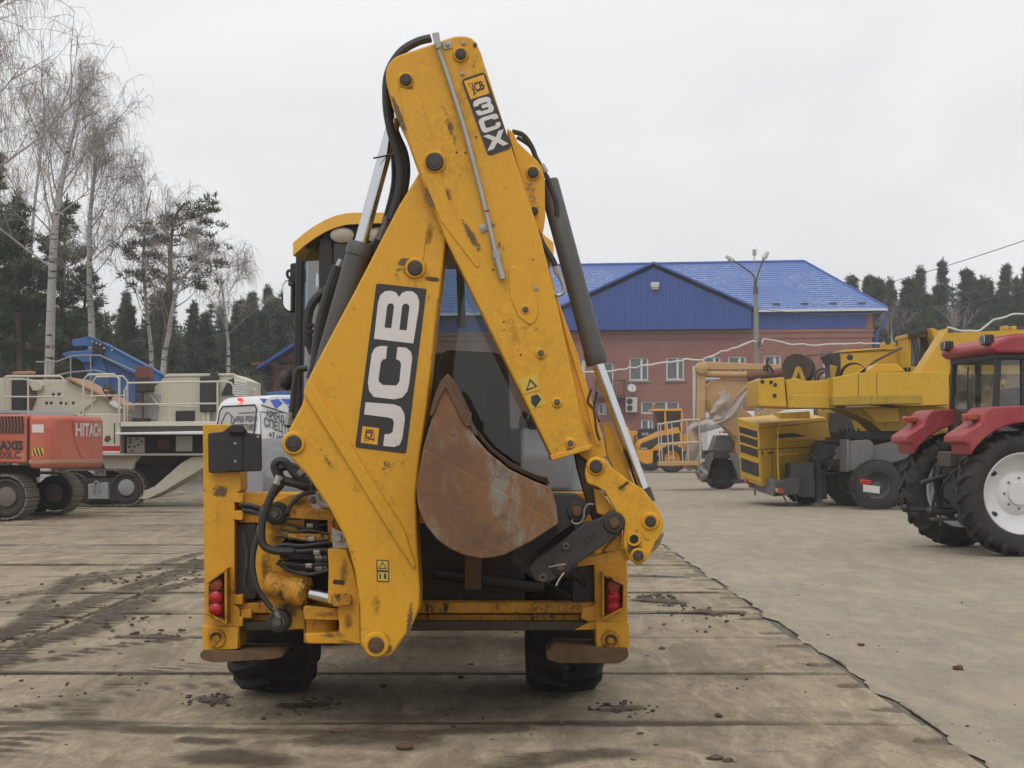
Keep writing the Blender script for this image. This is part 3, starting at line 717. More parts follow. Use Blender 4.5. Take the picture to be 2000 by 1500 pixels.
M['needle'] = leafmat('pine_needles', (.062, .082, .040), (.11, .128, .066))
M['spruceneedle'] = leafmat('spruce_needles', (.036, .056, .026), (.062, .084, .038))

def rv(r): return Vector((r.gauss(0, 1), r.gauss(0, 1), r.gauss(0, 1))).normalized()
class Blades:
    def __init__(s): s.v = []; s.f = []
    def add(s, c, d, L, w, r):
        d = d.normalized(); sd = d.cross(rv(r)).normalized()*w; b = len(s.v); t = c+d*L
        s.v += [tuple(c-sd), tuple(c+sd), tuple(t)]; s.f.append((b, b+1, b+2))
    def clump(s, c, rad, n, r, flat=.6, L=.24, w=.035, up=.35):
        for k in range(n):
            q = rv(r); p = c+Vector((q.x, q.y, q.z*flat))*rad*r.random()**.5
            s.add(p, (p-c)*.9/rad+rv(r)*.7+Vector((0, 0, up)), L*r.uniform(.6, 1.2), w, r)
    def mesh(s, name, mat):
        me = bpy.data.meshes.new(name); me.from_pydata(s.v, [], s.f); me.materials.append(mat); return me

def pine(seed, H, cb, cr, tr, dens=1.0, bend=.3, L=.24, needle='needle', flat=.5, step=1.0, tip=.62):
    """trunk mesh (with limbs) and needle mesh of one pine"""
    r = random.Random(seed); W = MB(); B = Blades()
    ph = r.uniform(0, 6); P = [Vector((bend*math.sin(ph+3*k/10)-bend*math.sin(ph), bend*.6*math.cos(ph*2+2.2*k/10)-bend*.6*math.cos(ph*2), H*k/10)) for k in range(11)]
    W.tube(P, tr, 8, 2, tr*.18)
    def at(t): i = min(9, int(t*10)); return P[i].lerp(P[i+1], t*10-i)
    t = cb*.5
    while t < .985:
        live = t > cb; k = (t-cb)/(1-cb) if live else 0
        nb = r.choice((3, 4, 5)) if live else r.choice((0, 1, 1, 2))
        for j in range(nb):
            a = r.uniform(0, 6.283); prof = ((.45+.55*math.sin(math.pi*min(1, k*.9+.18)))*(1-tip*k**1.5)) if live else r.uniform(.25, .5)
            ln = cr*prof*r.choice((.5, .75, .9, 1.0, 1.2)); up = (.05+.7*k+r.uniform(-.1, .2)) if live else r.uniform(-.3, .1)
            d = Vector((math.cos(a), math.sin(a), up)).normalized(); o = at(t); pts = [o, o+d*ln*.5+Vector((0, 0, -.05*ln)), o+d*ln+Vector((0, 0, .10*ln))]
            W.tube(pts, tr*.22*(1-.6*t), 4, 2, .006)
            if live:
                nc = max(3, int(ln*3.0*dens)); sd = Vector((-d.y, d.x, 0))
                for c in range(nc):
                    f = .38+.62*(c+.5)/nc; q = o.lerp(pts[2], f)+sd*r.gauss(0, .24)*ln*f+Vector((0, 0, r.gauss(.05, .05)))
                    B.clump(q, r.uniform(.22, .36)*min(1.2, .6+.25*ln), int(30*dens), r, flat, L, .026, .45)
        t += r.uniform(.030, .055)*(12/H)**.5/step
    for k in range(3): B.clump(P[-1]-Vector((0, 0, .25*k)), .22, int(26*dens), r, 1.2, L, up=.8)
    return W.mesh('trunk', M['pinebark'], 60), B.mesh('crown', M[needle])
def spruce(seed, H, cr, tr=.14):
    r = random.Random(seed); W = MB(); B = Blades(); W.tube([(0, 0, 0), (0, 0, H*.5), (0, 0, H)], tr, 8, 2, .012)
    t = .06
    while t < .99:
        rad = cr*(1-t)**.8+.08
        for j in range(max(3, int(7*(1-t)+3))):
            a = r.uniform(0, 6.283); ln = rad*r.uniform(.7, 1.15); o = Vector((0, 0, H*t)); e = o+Vector((math.cos(a)*ln, math.sin(a)*ln, -.28*ln+.1))
            W.tube([o, e], .02, 3, 1, .005)
            n = max(2, int(ln*4))
            for c in range(n): B.clump(o.lerp(e, (c+.6)/n), .20, 20, r, .5, .18, .03, -.1)
        t += .030
    return W.mesh('trunk', M['pinebark'], 60), B.mesh('crown', M['spruceneedle'])

def birch(seed, trunk, tr, limbs, droop=1.0, tw=1.0, top=True, spread=1.0, forkr=.6):
    """trunk: list of points; returns white trunk mesh and twig mesh"""
    r = random.Random(seed); W = MB(); T = MB(); Pl = MB()
    T.tube(trunk, tr, 9, 4, tr*.22)
    P = smooth_path(trunk, 8); n = len(P); H = trunk[-1][2]
    def twigs(o, d, ln, cnt):
        cnt = cnt*1.5
        for k in range(int(cnt*tw*.20+r.random())):
            a = o+d*ln*r.uniform(.15, 1); q = (d*.7+rv(r)*.8).normalized(); l = r.uniform(.25, .7)*droop
            p1 = a+q*l*.5+Vector((0, 0, -.05)); p2 = p1+q*l*.25+Vector((0, 0, -l*.35*droop))
            W.tube([a, p1, p2, p2+Vector((r.gauss(0, .05), r.gauss(0, .05), -l*.45*droop))], .0045, 3, 1, .0028, False)
    def branch(o, d, ln, rad, lev):
        k = 4; pts = [o]; dd = d.copy()
        for i in range(k):
            dd = (dd+rv(r)*.16+Vector((0, 0, (.10 if lev < 2 else -.12*droop)))).normalized(); pts.append(pts[-1]+dd*ln/k)
        (Pl if (lev == 0 and rad > .03) else W).tube(pts, rad, 5 if lev < 1 else 3, 1, max(.005, rad*.3), False)
        if lev < 2:
            for j in range(r.choice((5, 6, 7)) if lev == 0 else r.choice((3, 4, 5))):
                f = r.uniform(.25, 1); i = min(k-1, int(f*k)); q = pts[i].lerp(pts[i+1], f*k-i)
                nd_ = ((pts[i+1]-pts[i]).normalized()+rv(r)*.75*spread+Vector((0, 0, .1))).normalized()
                branch(q, nd_, ln*r.uniform(.35, .6), max(.008, rad*.45), lev+1)
        for i in range(1, k+1): twigs(pts[i-1], (pts[i]-pts[i-1]).normalized(), ln/k, (1 if lev == 0 else 2) if lev < 2 else 3)
    for j in range(limbs):
        f = .36+.58*(j+r.random())/limbs; i = min(n-2, int(f*(n-1))); o = P[i]
        a = r.uniform(0, 6.283); up = .55+.7*f
        d = Vector((math.cos(a)*spread, math.sin(a)*spread, up)).normalized()
        branch(o, d, (H-o.z)*.45*r.uniform(.6, 1.1)+1.2, tr*.21*(1.15-.8*f), 0)
    return T.mesh('trunk', M['birch'], 60), W.mesh('twigs', M['twig'], 0), Pl.mesh('branches', M['palebranch'], 60)

def place(name, label, group, meshes, loc, rz=0, sc=1.0, names=('trunk', 'crown')):
    t = bpy.data.objects.new(name, None); C.objects.link(t); t.location = loc; t.rotation_euler = (0, 0, rz); t.scale = (sc, sc, sc); t['_local'] = 1
    tag(t, label, 'tree', group)
    for n_, me in zip(names, meshes):
        if len(me.vertices) == 0: continue
        o = bpy.data.objects.new(n_, me); C.objects.link(o); o.parent = t
    return t

# single trees at the left, each where the photograph shows it
def loc_trunk(pts, d):
    b = PX(pts[0][0], 865, d); out = [Vector((0, 0, 0))]
    for x, y in pts: q = PX(x, y, d); out.append(Vector((q.x-b.x, 0, q.z)))
    out[0] = Vector((out[1].x-.0, 0, 0)); return (b.x, d, 0), out
GB_ = 'bare birches at the left'
def birch_at(label, pts, d, tr, limbs, seed, **k):
    l, tk = loc_trunk(pts, d); rr = random.Random(seed)
    tk = [Vector((p.x, p.y+(.5*math.sin(p.z*.5) if p.z > 2 else 0), p.z)) for p in tk]
    return place('birch_tree', label, GB_, birch(seed, tk, tr, limbs, **k), l, names=('trunk', 'twigs', 'branches'))
birch_at('tall bare birch with a white trunk at the left behind the excavator', [(88, 740), (100, 600), (114, 460), (124, 380), (136, 300), (150, 225), (158, 165)], 54, .20, 20, 11, tw=1.2)
birch_at('bare birch whose white trunk rises over the blue screener', [(176, 660), (178, 560), (183, 440), (188, 350), (190, 280)], 56, .15, 17, 12, tw=1.15, droop=1.2)
birch_at('thin bare birch with a straight trunk left of the tall pine', [(291, 715), (288, 620), (285, 520), (290, 440), (300, 375)], 57, .10, 10, 13)
birch_at('leaning bare birch with white trunk in front of the tall pine', [(313, 725), (325, 660), (338, 600), (352, 555), (385, 520), (425, 490)], 55, .12, 9, 14)
birch_at('small slim birch standing right of the tall pine', [(443, 700), (441, 640), (438, 580), (436, 545)], 60, .09, 9, 15)
birch_at('large bare birch whose crown hangs into the upper left corner', [(-150, 800), (-140, 500), (-130, 300), (-100, 120), (-70, -30), (-40, -160)], 36, .24, 24, 16, tw=1.6, droop=1.2, spread=1.5)
birch_at('slender bare birch rising at the left edge among dark pines', [(52, 800), (58, 600), (70, 420), (76, 280), (80, 190)], 66, .12, 13, 17, tw=1.3)
# the tall pine and its neighbours
GP_ = 'pines at the left'
def pine_at(label, px, top, d, args, seed, **k):
    H = PX(0, top, d).z; q = PX(px, 0, d); return place('pine_tree', label, GP_, pine(seed, H, *args, **k), (q.x, d, 0), seed)
def bough_pine(label, trunk_px, d, tr, boughs, seed, dens=1.0):
    r_ = random.Random(seed); l, tk = loc_trunk(trunk_px, d); W = MB(); B = Blades(); W.tube(tk, tr, 8, 4, tr*.25); P = smooth_path(tk, 6)
    for bx, by, w in boughs:
        q = PX(bx, by, d); e = Vector((q.x-l[0], r_.gauss(0, .7), q.z)); lo = [p for p in P if p.z < e.z-.1] or [P[0]]; o = lo[max(0, len(lo)-1-r_.choice((1, 2, 3)))]
        mid = o.lerp(e, .55)+Vector((0, 0, -.12)); W.tube([o, mid, e], .035, 4, 3, .008)
        for k in range(int(9*w*dens)):
            c = e+Vector((r_.gauss(0, .30*w), r_.gauss(0, .30), r_.gauss(.03, .09))); B.clump(c, r_.uniform(.16, .26), 30, r_, .5, .22, .024, .5)
            if k % 3 == 0: W.tube([mid.lerp(e, .6), c], .010, 3, 1, .005, False)
    for k in range(8):
        z = tk[-1].z*r_.uniform(.3, .6); o = min(P, key=lambda p: abs(p.z-z)); W.tube([o, o+Vector((r_.uniform(-1, 1)*.7, r_.uniform(-.5, .5), r_.uniform(-.2, .2)))], .016, 4, 1, .005, False)
    return place('pine_tree', label, GP_, (W.mesh('trunk', M['pinebark'], 60), B.mesh('crown', M['needle'])), l)
bough_pine('tall sparse pine with layered crown standing against the sky', [(322, 700), (328, 620), (332, 540), (334, 470), (344, 420), (362, 396)], 56, .15,
    [(390, 392, .8), (362, 400, .9), (402, 412, .8), (340, 418, 1.1), (300, 424, .9), (378, 428, 1.2), (412, 440, .9), (285, 446, 1.0), (330, 446, 1.2), (368, 456, 1.3), (258, 470, .9), (296, 478, 1.2), (345, 482, 1.0), (398, 476, 1.1), (250, 490, .7), (280, 505, 1.1), (320, 512, 1.0), (370, 506, 1.3), (402, 528, 1.1), (262, 540, .8), (292, 548, 1.2), (330, 545, 1.0), (362, 548, 1.2), (388, 560, .9), (275, 566, .7)], 21, .8)
pine_at('tall dark pine at the left edge of the picture', 8, 305, 62, (.36, 1.7, .2), 22, dens=1.7, step=1.5)
pine_at('dark pine just right of the one at the left edge', 48, 385, 60, (.34, 1.9, .2), 23, dens=1.7)
pine_at('dark pine with heavy crown behind the tallest birch', 122, 400, 63, (.34, 2.3, .2), 24, dens=1.7)
pine_at('dark pine half hidden in the left edge', -40, 330, 64, (.34, 2.2, .2), 25, dens=1.6)
pine_at('bushy dark pine low behind the tallest birch trunk', 150, 520, 66, (.2, 2.2, .18), 26, dens=1.6)

# the wood behind: each tree an individual, copies of a few kinds
kinds = [pine(31, 11, .22, 1.9, .15, 1.3, step=1.7, tip=.80), pine(32, 12.5, .25, 1.7, .15, 1.3, step=1.7, tip=.84), pine(33, 10, .16, 2.0, .15, 1.4, step=1.8, tip=.78), spruce(34, 10.5, 1.7), spruce(35, 8.5, 1.5), pine(36, 13, .3, 1.8, .16, 1.3, step=1.6, tip=.8)]
kn = ['pine_tree', 'pine_tree', 'pine_tree', 'spruce_tree', 'spruce_tree', 'pine_tree']
kh = [11, 12.5, 10, 10.5, 8.5, 13]
rw = random.Random(5)
def wood(px0, px1, step, d, tops, group, lab, kset, jit=.6):
    px = px0
    while px < px1:
        dd = d+rw.uniform(-3, 3); k = rw.choice(kset)
        top = tops(px)+rw.uniform(-22, 26); H = PX(0, top, dd).z
        q = PX(px, 0, dd); place(kn[k], lab.replace('TREE', ('round crowned pine', 'slim tall pine', 'broad low pine', 'tall pointed spruce', 'short pointed spruce', 'high crowned pine')[k]), group, kinds[k], (q.x, dd, 0), rw.uniform(0, 6.28), H/kh[k])
        px += step*rw.uniform(.7, 1.3)
L_top = lambda x: 600 if x < 200 else (590 if x < 420 else 592-.12*(x-420))
wood(-30, 620, 44, 78, lambda x: L_top(x)+24, 'trees of the dark wood at the left', 'dark TREE in the wood behind the machines at the left', (0, 2, 3, 4))
wood(-30, 620, 46, 90, lambda x: L_top(x)-2, 'trees of the dark wood at the left', 'dark TREE in the wood behind the machines at the left', (0, 1, 2, 3))
wood(-30, 620, 44, 104, lambda x: L_top(x)-6, 'trees of the dark wood at the left', 'dark TREE in the wood behind the machines at the left', (0, 1, 2, 5))
wood(470, 590, 34, 84, lambda x: 585, 'trees of the dark wood at the left', 'dark TREE in the wood behind the machines at the left', (2, 3, 4))
R_top = lambda x: 545 if x < 1800 else 535
wood(1650, 2060, 26, 112, lambda x: R_top(x)+26, 'pines behind the building at the right', 'dark TREE in the row behind the building at the right', (0, 2, 1))
wood(1640, 2060, 33, 122, lambda x: R_top(x), 'pines behind the building at the right', 'dark TREE in the row behind the building at the right', (1, 2, 5, 0))
wood(1660, 2060, 40, 134, lambda x: R_top(x)-6, 'pines behind the building at the right', 'dark TREE in the row behind the building at the right', (1, 3, 5, 0))
# far wood closing the view: one mass
r = random.Random(9); B = Blades()
for k in range(3800):
    x = r.uniform(-62, 62); y = 150+r.uniform(0, 14); z = r.uniform(.0, 1)*(13 if abs(x) > 10 else 11)
    B.clump(Vector((x, y, z)), 1.2, 26, r, .8, .8, .16)
o = bpy.data.objects.new('far_wood', B.mesh('far_wood', M['spruceneedle'])); C.objects.link(o); tag(o, 'dark far wood closing the view behind the yard', 'wood', kind='stuff')
# bare shrubs and saplings at the wood's edge
def shrub(seed, H):
    r = random.Random(seed); W = MB()
    for s in range(7):
        a = r.uniform(0, 6.283); d = Vector((math.cos(a)*.4, math.sin(a)*.4, 1)).normalized(); p = Vector((r.gauss(0, .2), r.gauss(0, .2), 0)); ln = H*r.uniform(.6, 1)
        pts = [p+d*ln*k/5+Vector((r.gauss(0, .06), r.gauss(0, .06), 0))*k for k in range(6)]; W.tube(pts, .022, 4, 1, .006, False)
        for j in range(11):
            f = r.uniform(.3, .98); i = min(4, int(f*5)); o = pts[i].lerp(pts[i+1], f*5-i); q = (d+rv(r)*.8).normalized(); e = o+q*r.uniform(.4, 1.1)
            W.tube([o, e], .010, 3, 1, .005, False)
            for g_ in range(3): a_ = o.lerp(e, r.uniform(.3, 1)); W.tube([a_, a_+(q+rv(r)*.9).normalized()*r.uniform(.25, .6)], .007, 3, 1, .004, False)
    return W.mesh('stems', M['shrub'], 0)
sk = [shrub(41, 3.6), shrub(42, 3), shrub(43, 4.4)]
for k in range(30):
    px = rw.uniform(200, 600) if k < 22 else rw.uniform(-40, 200); d = rw.uniform(60, 74); q = PX(px, 0, d)
    t = place('bare_shrub', 'bare brown shrub at the edge of the wood', 'bare shrubs at the edge of the wood', (sk[k % 3],), (q.x, d, 0), rw.uniform(0, 6), rw.uniform(.8, 1.35), names=('stems',)); t['category'] = 'shrub'
for lab, px, d, s in (('bare forked sapling before the pines at the right, left one', 1742, 104, 51), ('bare forked sapling before the pines at the right, right one', 1866, 100, 52)):
    l, tk = loc_trunk([(px, 700), (px, 660), (px-2, 625)], d); t = place('sapling', lab, 'bare saplings at the right', birch(s, tk, .10, 9, spread=.7, tw=.6, droop=.4), l, names=('trunk', 'twigs', 'branches'))
# ------------------------------------------------------------------ the backhoe loader
def rust_mat():
    m, t, p = newmat('rusty_bucket_steel')
    v = coords(t); vd = coords(t, (1, 1, .35))
    big = noise(t, v, 2.6, 6, .68, .8); mid = noise(t, vd, 9, 6, .72, .6); fine = noise(t, v, 70, 4, .7)
    c = mixc(t, ramp(t, big, .35, .65), (.145, .078, .040), (.235, .106, .038))
    c = mixc(t, mathn(t, 'MULTIPLY', ramp(t, mid, .47, .60), ramp(t, big, .38, .54)), c, (.225, .195, .155))
    c = mixc(t, mathn(t, 'MULTIPLY', ramp(t, noise(t, v, 5, 5, .7, 1), .55, .7), .8), c, (.085, .048, .028))
    c = mixc(t, mathn(t, 'MULTIPLY', ramp(t, fine, .5, .75), .4), c, (.10, .055, .03))
    t.links.new(c, p.inputs['Base Color']); p.inputs['Roughness'].default_value = .68; p.inputs['Metallic'].default_value = .15
    bump(t, p, mathn(t, 'ADD', mathn(t, 'MULTIPLY', fine, .4), mid), .35, .006)
    return m
M['rust'] = rust_mat()
D = thing('backhoe_loader', 'yellow backhoe loader seen from behind with folded digging arm and rusty bucket', 'backhoe loader', (-.55, 9.2, 0))
BD, DD = 7.66, 7.60     # faces of boom and dipper towards the camera

def plate(name, pts, d0, d1, mat='jcb', parent=D, bevel=.006, **k):
    return MB().prism(pts, d0, d1).build(name, M[mat], parent, bevel, **k)
def pinset(px, py, d, rp, parent, boss=None, mat='pin', h=.03, bm='jcb'):
    s = d/F; c = PX(px, py, d)
    m = MB(); m.lathe([(0, h), (rp*s*.55, h), (rp*s*.6, h-.004), (rp*s*.85, h-.004), (rp*s, h-.012), (rp*s, -.01)], c, (0, -1, 0), 20); m.build('pin', M[mat], parent)
    if boss:
        m = MB(); m.lathe([(rp*s, h*.45), (boss*s-.004, h*.45), (boss*s, h*.3), (boss*s+.006, -.004)], c, (0, -1, 0), 24); m.build('boss', M[bm], parent)
def boltset(px, py, d, rp, parent, mat='bolt', h=.02):
    s = d/F; c = PX(px, py, d); m = MB()
    m.lathe([(0, h*.35), (rp*s*1.45, h*.35), (rp*s*1.5, 0)], c, (0, -1, 0), 16); m.lathe([(0, h), (rp*s*.85, h), (rp*s, h*.85), (rp*s, 0)], c, (0, -1, 0), 6)
    m.build('bolt', M[mat], parent)
def hose(pts, d, rpx, name='hose', mat='hose', parent=D, n=9, sub=5):
    P = [PX(a[0], a[1], a[2] if len(a) > 2 else d) for a in pts]
    dd = pts[0][2] if len(pts[0]) > 2 else d
    return MB().tube(P, rpx*dd/F, n, sub).build(name, M[mat], parent)

# --- boom -----------------------------------------------------------------
boom = plate('boom', [(818, 338), (780, 400), (693, 568), (604, 735, 8), (590, 790), (562, 843, 12), (555, 868, 14), (566, 893, 10), (600, 928), (644, 994), (673, 1049), (692, 1112), (703, 1185), (704, 1262, 6), (722, 1282, 8), (762, 1283, 10),
    (806, 1220, 12), (819, 1185), (820, 1150), (815, 1057), (812, 965), (820, 892), (834, 800), (850, 640), (861, 560), (871, 470), (866, 400), (845, 330)], BD, 7.92, bevel=.010)
plate('stiffener', [(601, 742), (612, 752), (700, 893), (790, 1035), (812, 1105, 6), (808, 1112), (775, 1062), (690, 925), (592, 768, 4)], BD-.016, BD+.01, parent=boom, bevel=.012)
plate('weld_seam', [(826, 448, 3), (833, 448, 3), (828, 500), (818, 520, 3), (812, 515, 3), (819, 495)], BD-.005, BD+.01, parent=boom, bevel=.004)
for a in ((811, 524, 15, 20), (574, 866, 16, 22), (735, 1259, 16, 24)): pinset(a[0], a[1], BD, a[2], boom, a[3], mat='pin' if a[1] < 1200 else 'rustdark')
# lettering on the boom
DB = BD-.0035
def z1(p): return [(680+.24*a[0], 540+.24*a[1])+tuple(a[2:]) for a in p]
plq = plate('decal', z1([(230, 55, 5), (638, 100, 5), (470, 1440, 5), (57, 1390, 5)]), DB, BD+.002, 'decal_black', boom, 0)
for pts in ([(210, 507), (243, 210), (262, 150), (300, 120), (345, 115), (390, 130), (413, 167), (440, 132), (480, 118), (525, 122), (560, 150), (578, 200), (575, 260), (530, 545)],
            [(318, 567), (255, 565), (215, 585), (192, 630), (160, 860), (170, 930), (208, 980), (375, 1000), (440, 985), (482, 935), (496, 870), (521, 660), (510, 612), (472, 580), (402, 573), (390, 672), (418, 685), (431, 712), (417, 855), (392, 888), (280, 882), (250, 855), (248, 830), (265, 700), (285, 675), (308, 670)],
            [(142, 1023), (370, 1040), (425, 1060), (455, 1110), (462, 1160), (440, 1320), (418, 1370), (375, 1388), (285, 1378), (297, 1283), (335, 1283), (362, 1265), (373, 1190), (362, 1160), (330, 1148), (130, 1122)]):
    plate('letter', z1(pts), DB-.0012, DB+.001, 'decal_white', boom, 0)
for pts in ([(296, 415), (318, 240), (330, 222), (350, 218), (368, 228), (372, 250), (350, 420)], [(417, 432), (440, 240), (455, 223), (475, 220), (495, 235), (497, 255), (475, 437)]):
    plate('letter_counter', z1(pts), DB-.0024, DB, 'decal_black', boom, 0)
plate('badge', z1([(117, 1218), (252, 1235), (237, 1370), (102, 1352)]), DB-.0012, DB+.001, 'decal_yellow', boom, 0)
def badge_logo(ctr, ang, s, d, parent, outline):
    plate('badge_outline', outline, d, d+.001, 'decal_black', parent, 0)
    cx = sum(p[0] for p in outline)/len(outline); cy = sum(p[1] for p in outline)/len(outline)
    plate('badge_face', [(cx+(x-cx)*.9, cy+(y-cy)*.9) for x, y in outline], d-.0006, d+.001, 'decal_yellow', parent, 0)
    ca, sa = math.cos(ang), math.sin(ang)
    def fn(x, y): return PX(ctr[0]+x*ca-y*sa*-1*-1, ctr[1]-(x*sa+y*ca), d-.0014)
    def fn(x, y): return PX(ctr[0]+x*ca-y*sa, ctr[1]-(x*sa+y*ca), d-.0014)
    lettering('badge_lettering', 'JCB', fn, M['decal_black'], parent, s, s*.035, .62)
badge_logo((680+.24*172, 540+.24*1288), R(84), 20, DB-.0022, boom, z1([(150, 1238), (208, 1248), (215, 1318), (128, 1345)]))
plate('warning_sticker', [(735, 1093, 2), (759, 1094, 2), (760, 1137, 2), (736, 1136, 2)], BD-.003, BD+.001, 'decal_black', boom, 0)
plate('warning_sticker', [(737, 1095), (757, 1096), (758, 1114), (738, 1113)], BD-.004, BD, 'sticker', boom, 0)
plate('warning_sticker', [(738, 1117), (758, 1118), (758, 1135), (738, 1134)], BD-.004, BD, 'sticker', boom, 0)
plate('warning_symbol', [(747, 1097), (756, 1111), (739, 1111)], BD-.005, BD, 'decal_black', boom, 0)
plate('warning_symbol', [(747, 1101), (753, 1109), (742, 1109)], BD-.006, BD, 'sticker', boom, 0)
plate('warning_symbol', [(741, 1120), (744, 1120), (744, 1131), (741, 1131)], BD-.005, BD, 'decal_black', boom, 0)
plate('warning_symbol', [(750, 1119), (754, 1121), (755, 1130), (750, 1131)], BD-.005, BD, 'decal_black', boom, 0)

# --- dipper ---------------------------------------------------------------
dip = plate('dipper', [(753, 133, 14), (770, 110, 14), (846, 85), (893, 68, 16), (925, 73, 16), (938, 100, 8), (999, 289), (1056, 462), (1095, 625), (1137, 826), (1152, 872), (1078, 896), (1047, 830), (986, 704), (940, 610), (900, 528), (869, 466), (843, 398), (816, 334), (786, 250), (766, 208), (754, 160, 8)], DD, 7.96, bevel=.009)
plate('bottom_lip', [(1074, 890), (1078, 900, 3), (1154, 878, 3), (1156, 868)], DD-.015, 7.98, parent=dip, bevel=.004)
plate('gusset', [(1044, 432, 3), (782, 160)][:0] or [(781, 170), (818, 178, 6), (838, 250), (872, 380), (905, 455), (938, 520, 4), (930, 522), (905, 490), (860, 430), (838, 375), (810, 310), (790, 240)], DD-.006, DD+.01, parent=dip, bevel=.004)
plate('cover_plate', [(992, 525, 14), (1006, 517, 14), (1024, 532), (1042, 570), (1052, 600), (1048, 628, 12), (1034, 636, 12), (1012, 618), (996, 580)], DD-.006, DD+.01, parent=dip, bevel=.005)
for a in ((793, 157, 12, 15), (900, 107, 11, 15), (849, 317, 18, 22)): pinset(a[0], a[1], DD, a[2], dip, a[3])
for x, y in ((1026, 605), (1056, 690), (1088, 786)): 
    pinset(x, y, DD, 6, dip, 10, mat='bolt', h=.02)
pinset(1114, 866, DD, 6, dip, 10, mat='bolt', h=.02)
for x, y in ((904, 84), (903, 144), (1047, 563)): boltset(x, y, DD, 3, dip, 'zinc', .012)
for x, y in ((930, 268), (963, 527), (1017, 693), (892, 298), (909, 298)):
    MB().lathe([(0, .001), (1.8*DD/F, .001), (2.2*DD/F, 0)], PX(x, y, DD-.001), (0, -1, 0), 10).build('drilled_hole', M['black'], dip)
# 3CX plate
def z2(p): return [(860+.13333*a[0], 120+.13333*a[1])+tuple(a[2:]) for a in p]
D3 = DD-.0035
plate('decal', z2([(305, 268, 8), (650, 148, 8), (1045, 1265, 8), (700, 1388, 8)]), D3, DD+.002, 'decal_black', dip, 0)
plate('badge', z2([(345, 290), (635, 190), (720, 465), (445, 555)]), D3-.0012, D3+.001, 'decal_yellow', dip, 0)
badge_logo((860+.13333*552, 120+.13333*372), R(17), 24, D3-.0022, dip, z2([(400, 320), (600, 290), (655, 370), (510, 470)]))
for pts in ([(480, 630), (490, 585), (560, 545), (680, 515), (725, 530), (745, 575), (740, 610), (775, 650), (785, 700), (760, 740), (580, 795), (545, 780), (515, 730), (578, 710), (600, 730), (700, 700), (710, 680), (690, 668), (615, 690), (600, 640), (685, 615), (690, 600), (675, 590), (560, 630), (555, 650), (495, 668)],
            [(850, 830), (845, 795), (825, 770), (790, 765), (615, 820), (570, 850), (562, 890), (600, 1000), (625, 1035), (665, 1045), (845, 980), (880, 950), (885, 915), (870, 880), (810, 900), (815, 920), (800, 940), (690, 975), (665, 965), (640, 890), (650, 870), (750, 838), (775, 840), (785, 852)],
            [(622, 1095), (705, 1068), (815, 1108), (850, 1018), (928, 990), (880, 1135), (1000, 1205), (920, 1235), (835, 1185), (780, 1285), (688, 1312), (765, 1155)]):
    plate('letter', z2(pts), D3-.0012, D3+.001, 'decal_white', dip, 0)
# warning stickers on the dipper
plate('warning_sticker', [(1014, 740, 2), (1048, 731, 2), (1056, 760, 2), (1022, 770, 2)], DD-.003, DD+.001, 'sticker', dip, 0)
plate('warning_sticker', [(1026, 776, 2), (1058, 766, 2), (1068, 790, 2), (1036, 799, 2)], DD-.003, DD+.001, 'sticker', dip, 0)
plate('warning_symbol', [(1035, 739), (1050, 755), (1027, 764)], DD-.0042, DD, 'decal_black', dip, 0)
plate('warning_symbol', [(1036, 745), (1045, 755), (1031, 759)], DD-.0054, DD, 'sticker', dip, 0)
plate('warning_symbol', [(1037, 774), (1050, 770, 2), (1057, 780), (1046, 796), (1038, 788)], DD-.0042, DD, 'decal_black', dip, 0)
# steel pipe clipped to the dipper
pd = DD-.025
pip = hose([(852, 66), (858, 100), (870, 135), (888, 190), (908, 255), (928, 330), (947, 405), (960, 460), (972, 510)], pd, 5.0, 'steel_pipe', 'zinc', dip, 12)
plate('pipe_end', [(843, 64), (857, 62), (862, 92, 3), (852, 96)], pd-.02, pd+.02, 'zinc', pip, .004)
MB().cyl(PX(970, 502, pd), PX(982, 545, pd), 7*pd/F, n=14).build('pipe_sleeve', M['zinc'], pip)
MB().cyl(PX(967, 490, pd), PX(970, 503, pd), 8.5*pd/F, n=6).build('pipe_nut', M['zinc'], pip)
MB().cyl(PX(949.5, 411, pd), PX(951, 415, pd), 5.6*pd/F, n=14).build('red_band', M['red_lens'], pip)
for pts, b in (([(862, 84), (880, 78), (884, 93), (868, 97)], (874, 87)), ([(936, 440), (950, 436), (953, 450), (939, 456)], (943, 446))):
    plate('pipe_clamp', pts, DD-.006, DD+.004, 'zinc', pip, .002); boltset(b[0], b[1], DD-.006, 3.4, pip, 'zinc', .014)
# rear cover and inner tube of the dipper, ram ear
plate('dipper_back_cover', [(1010, 320), (1058, 470), (1090, 585), (1108, 635), (1128, 690), (1152, 770), (1176, 850), (1186, 892), (1150, 903, 6), (1120, 880), (1060, 640)], 7.68, 7.90, parent=D)
plate('cover_edge_bead', [(1092, 600, 3), (1100, 612), (1118, 672), (1145, 760), (1168, 840), (1172, 868, 3), (1164, 868), (1140, 770), (1110, 672)], 7.665, 7.69, parent=dip)
plate('ram_ear', [(990, 250), (1003, 258, 10), (1010, 276), (1054, 318, 12), (1064, 345, 10), (1065, 425), (1057, 478), (1040, 430)], 7.68, 7.90, parent=dip)
pinset(1041, 338, 7.68, 11, dip, 14); pinset(1043, 413, 7.68, 8, dip)
plate('inner_arm', [(1122, 880), (1150, 890), (1175, 960), (1186, 1010), (1160, 1020, 4), (1148, 985), (1128, 915)], 7.70, 7.88, 'grime', D)
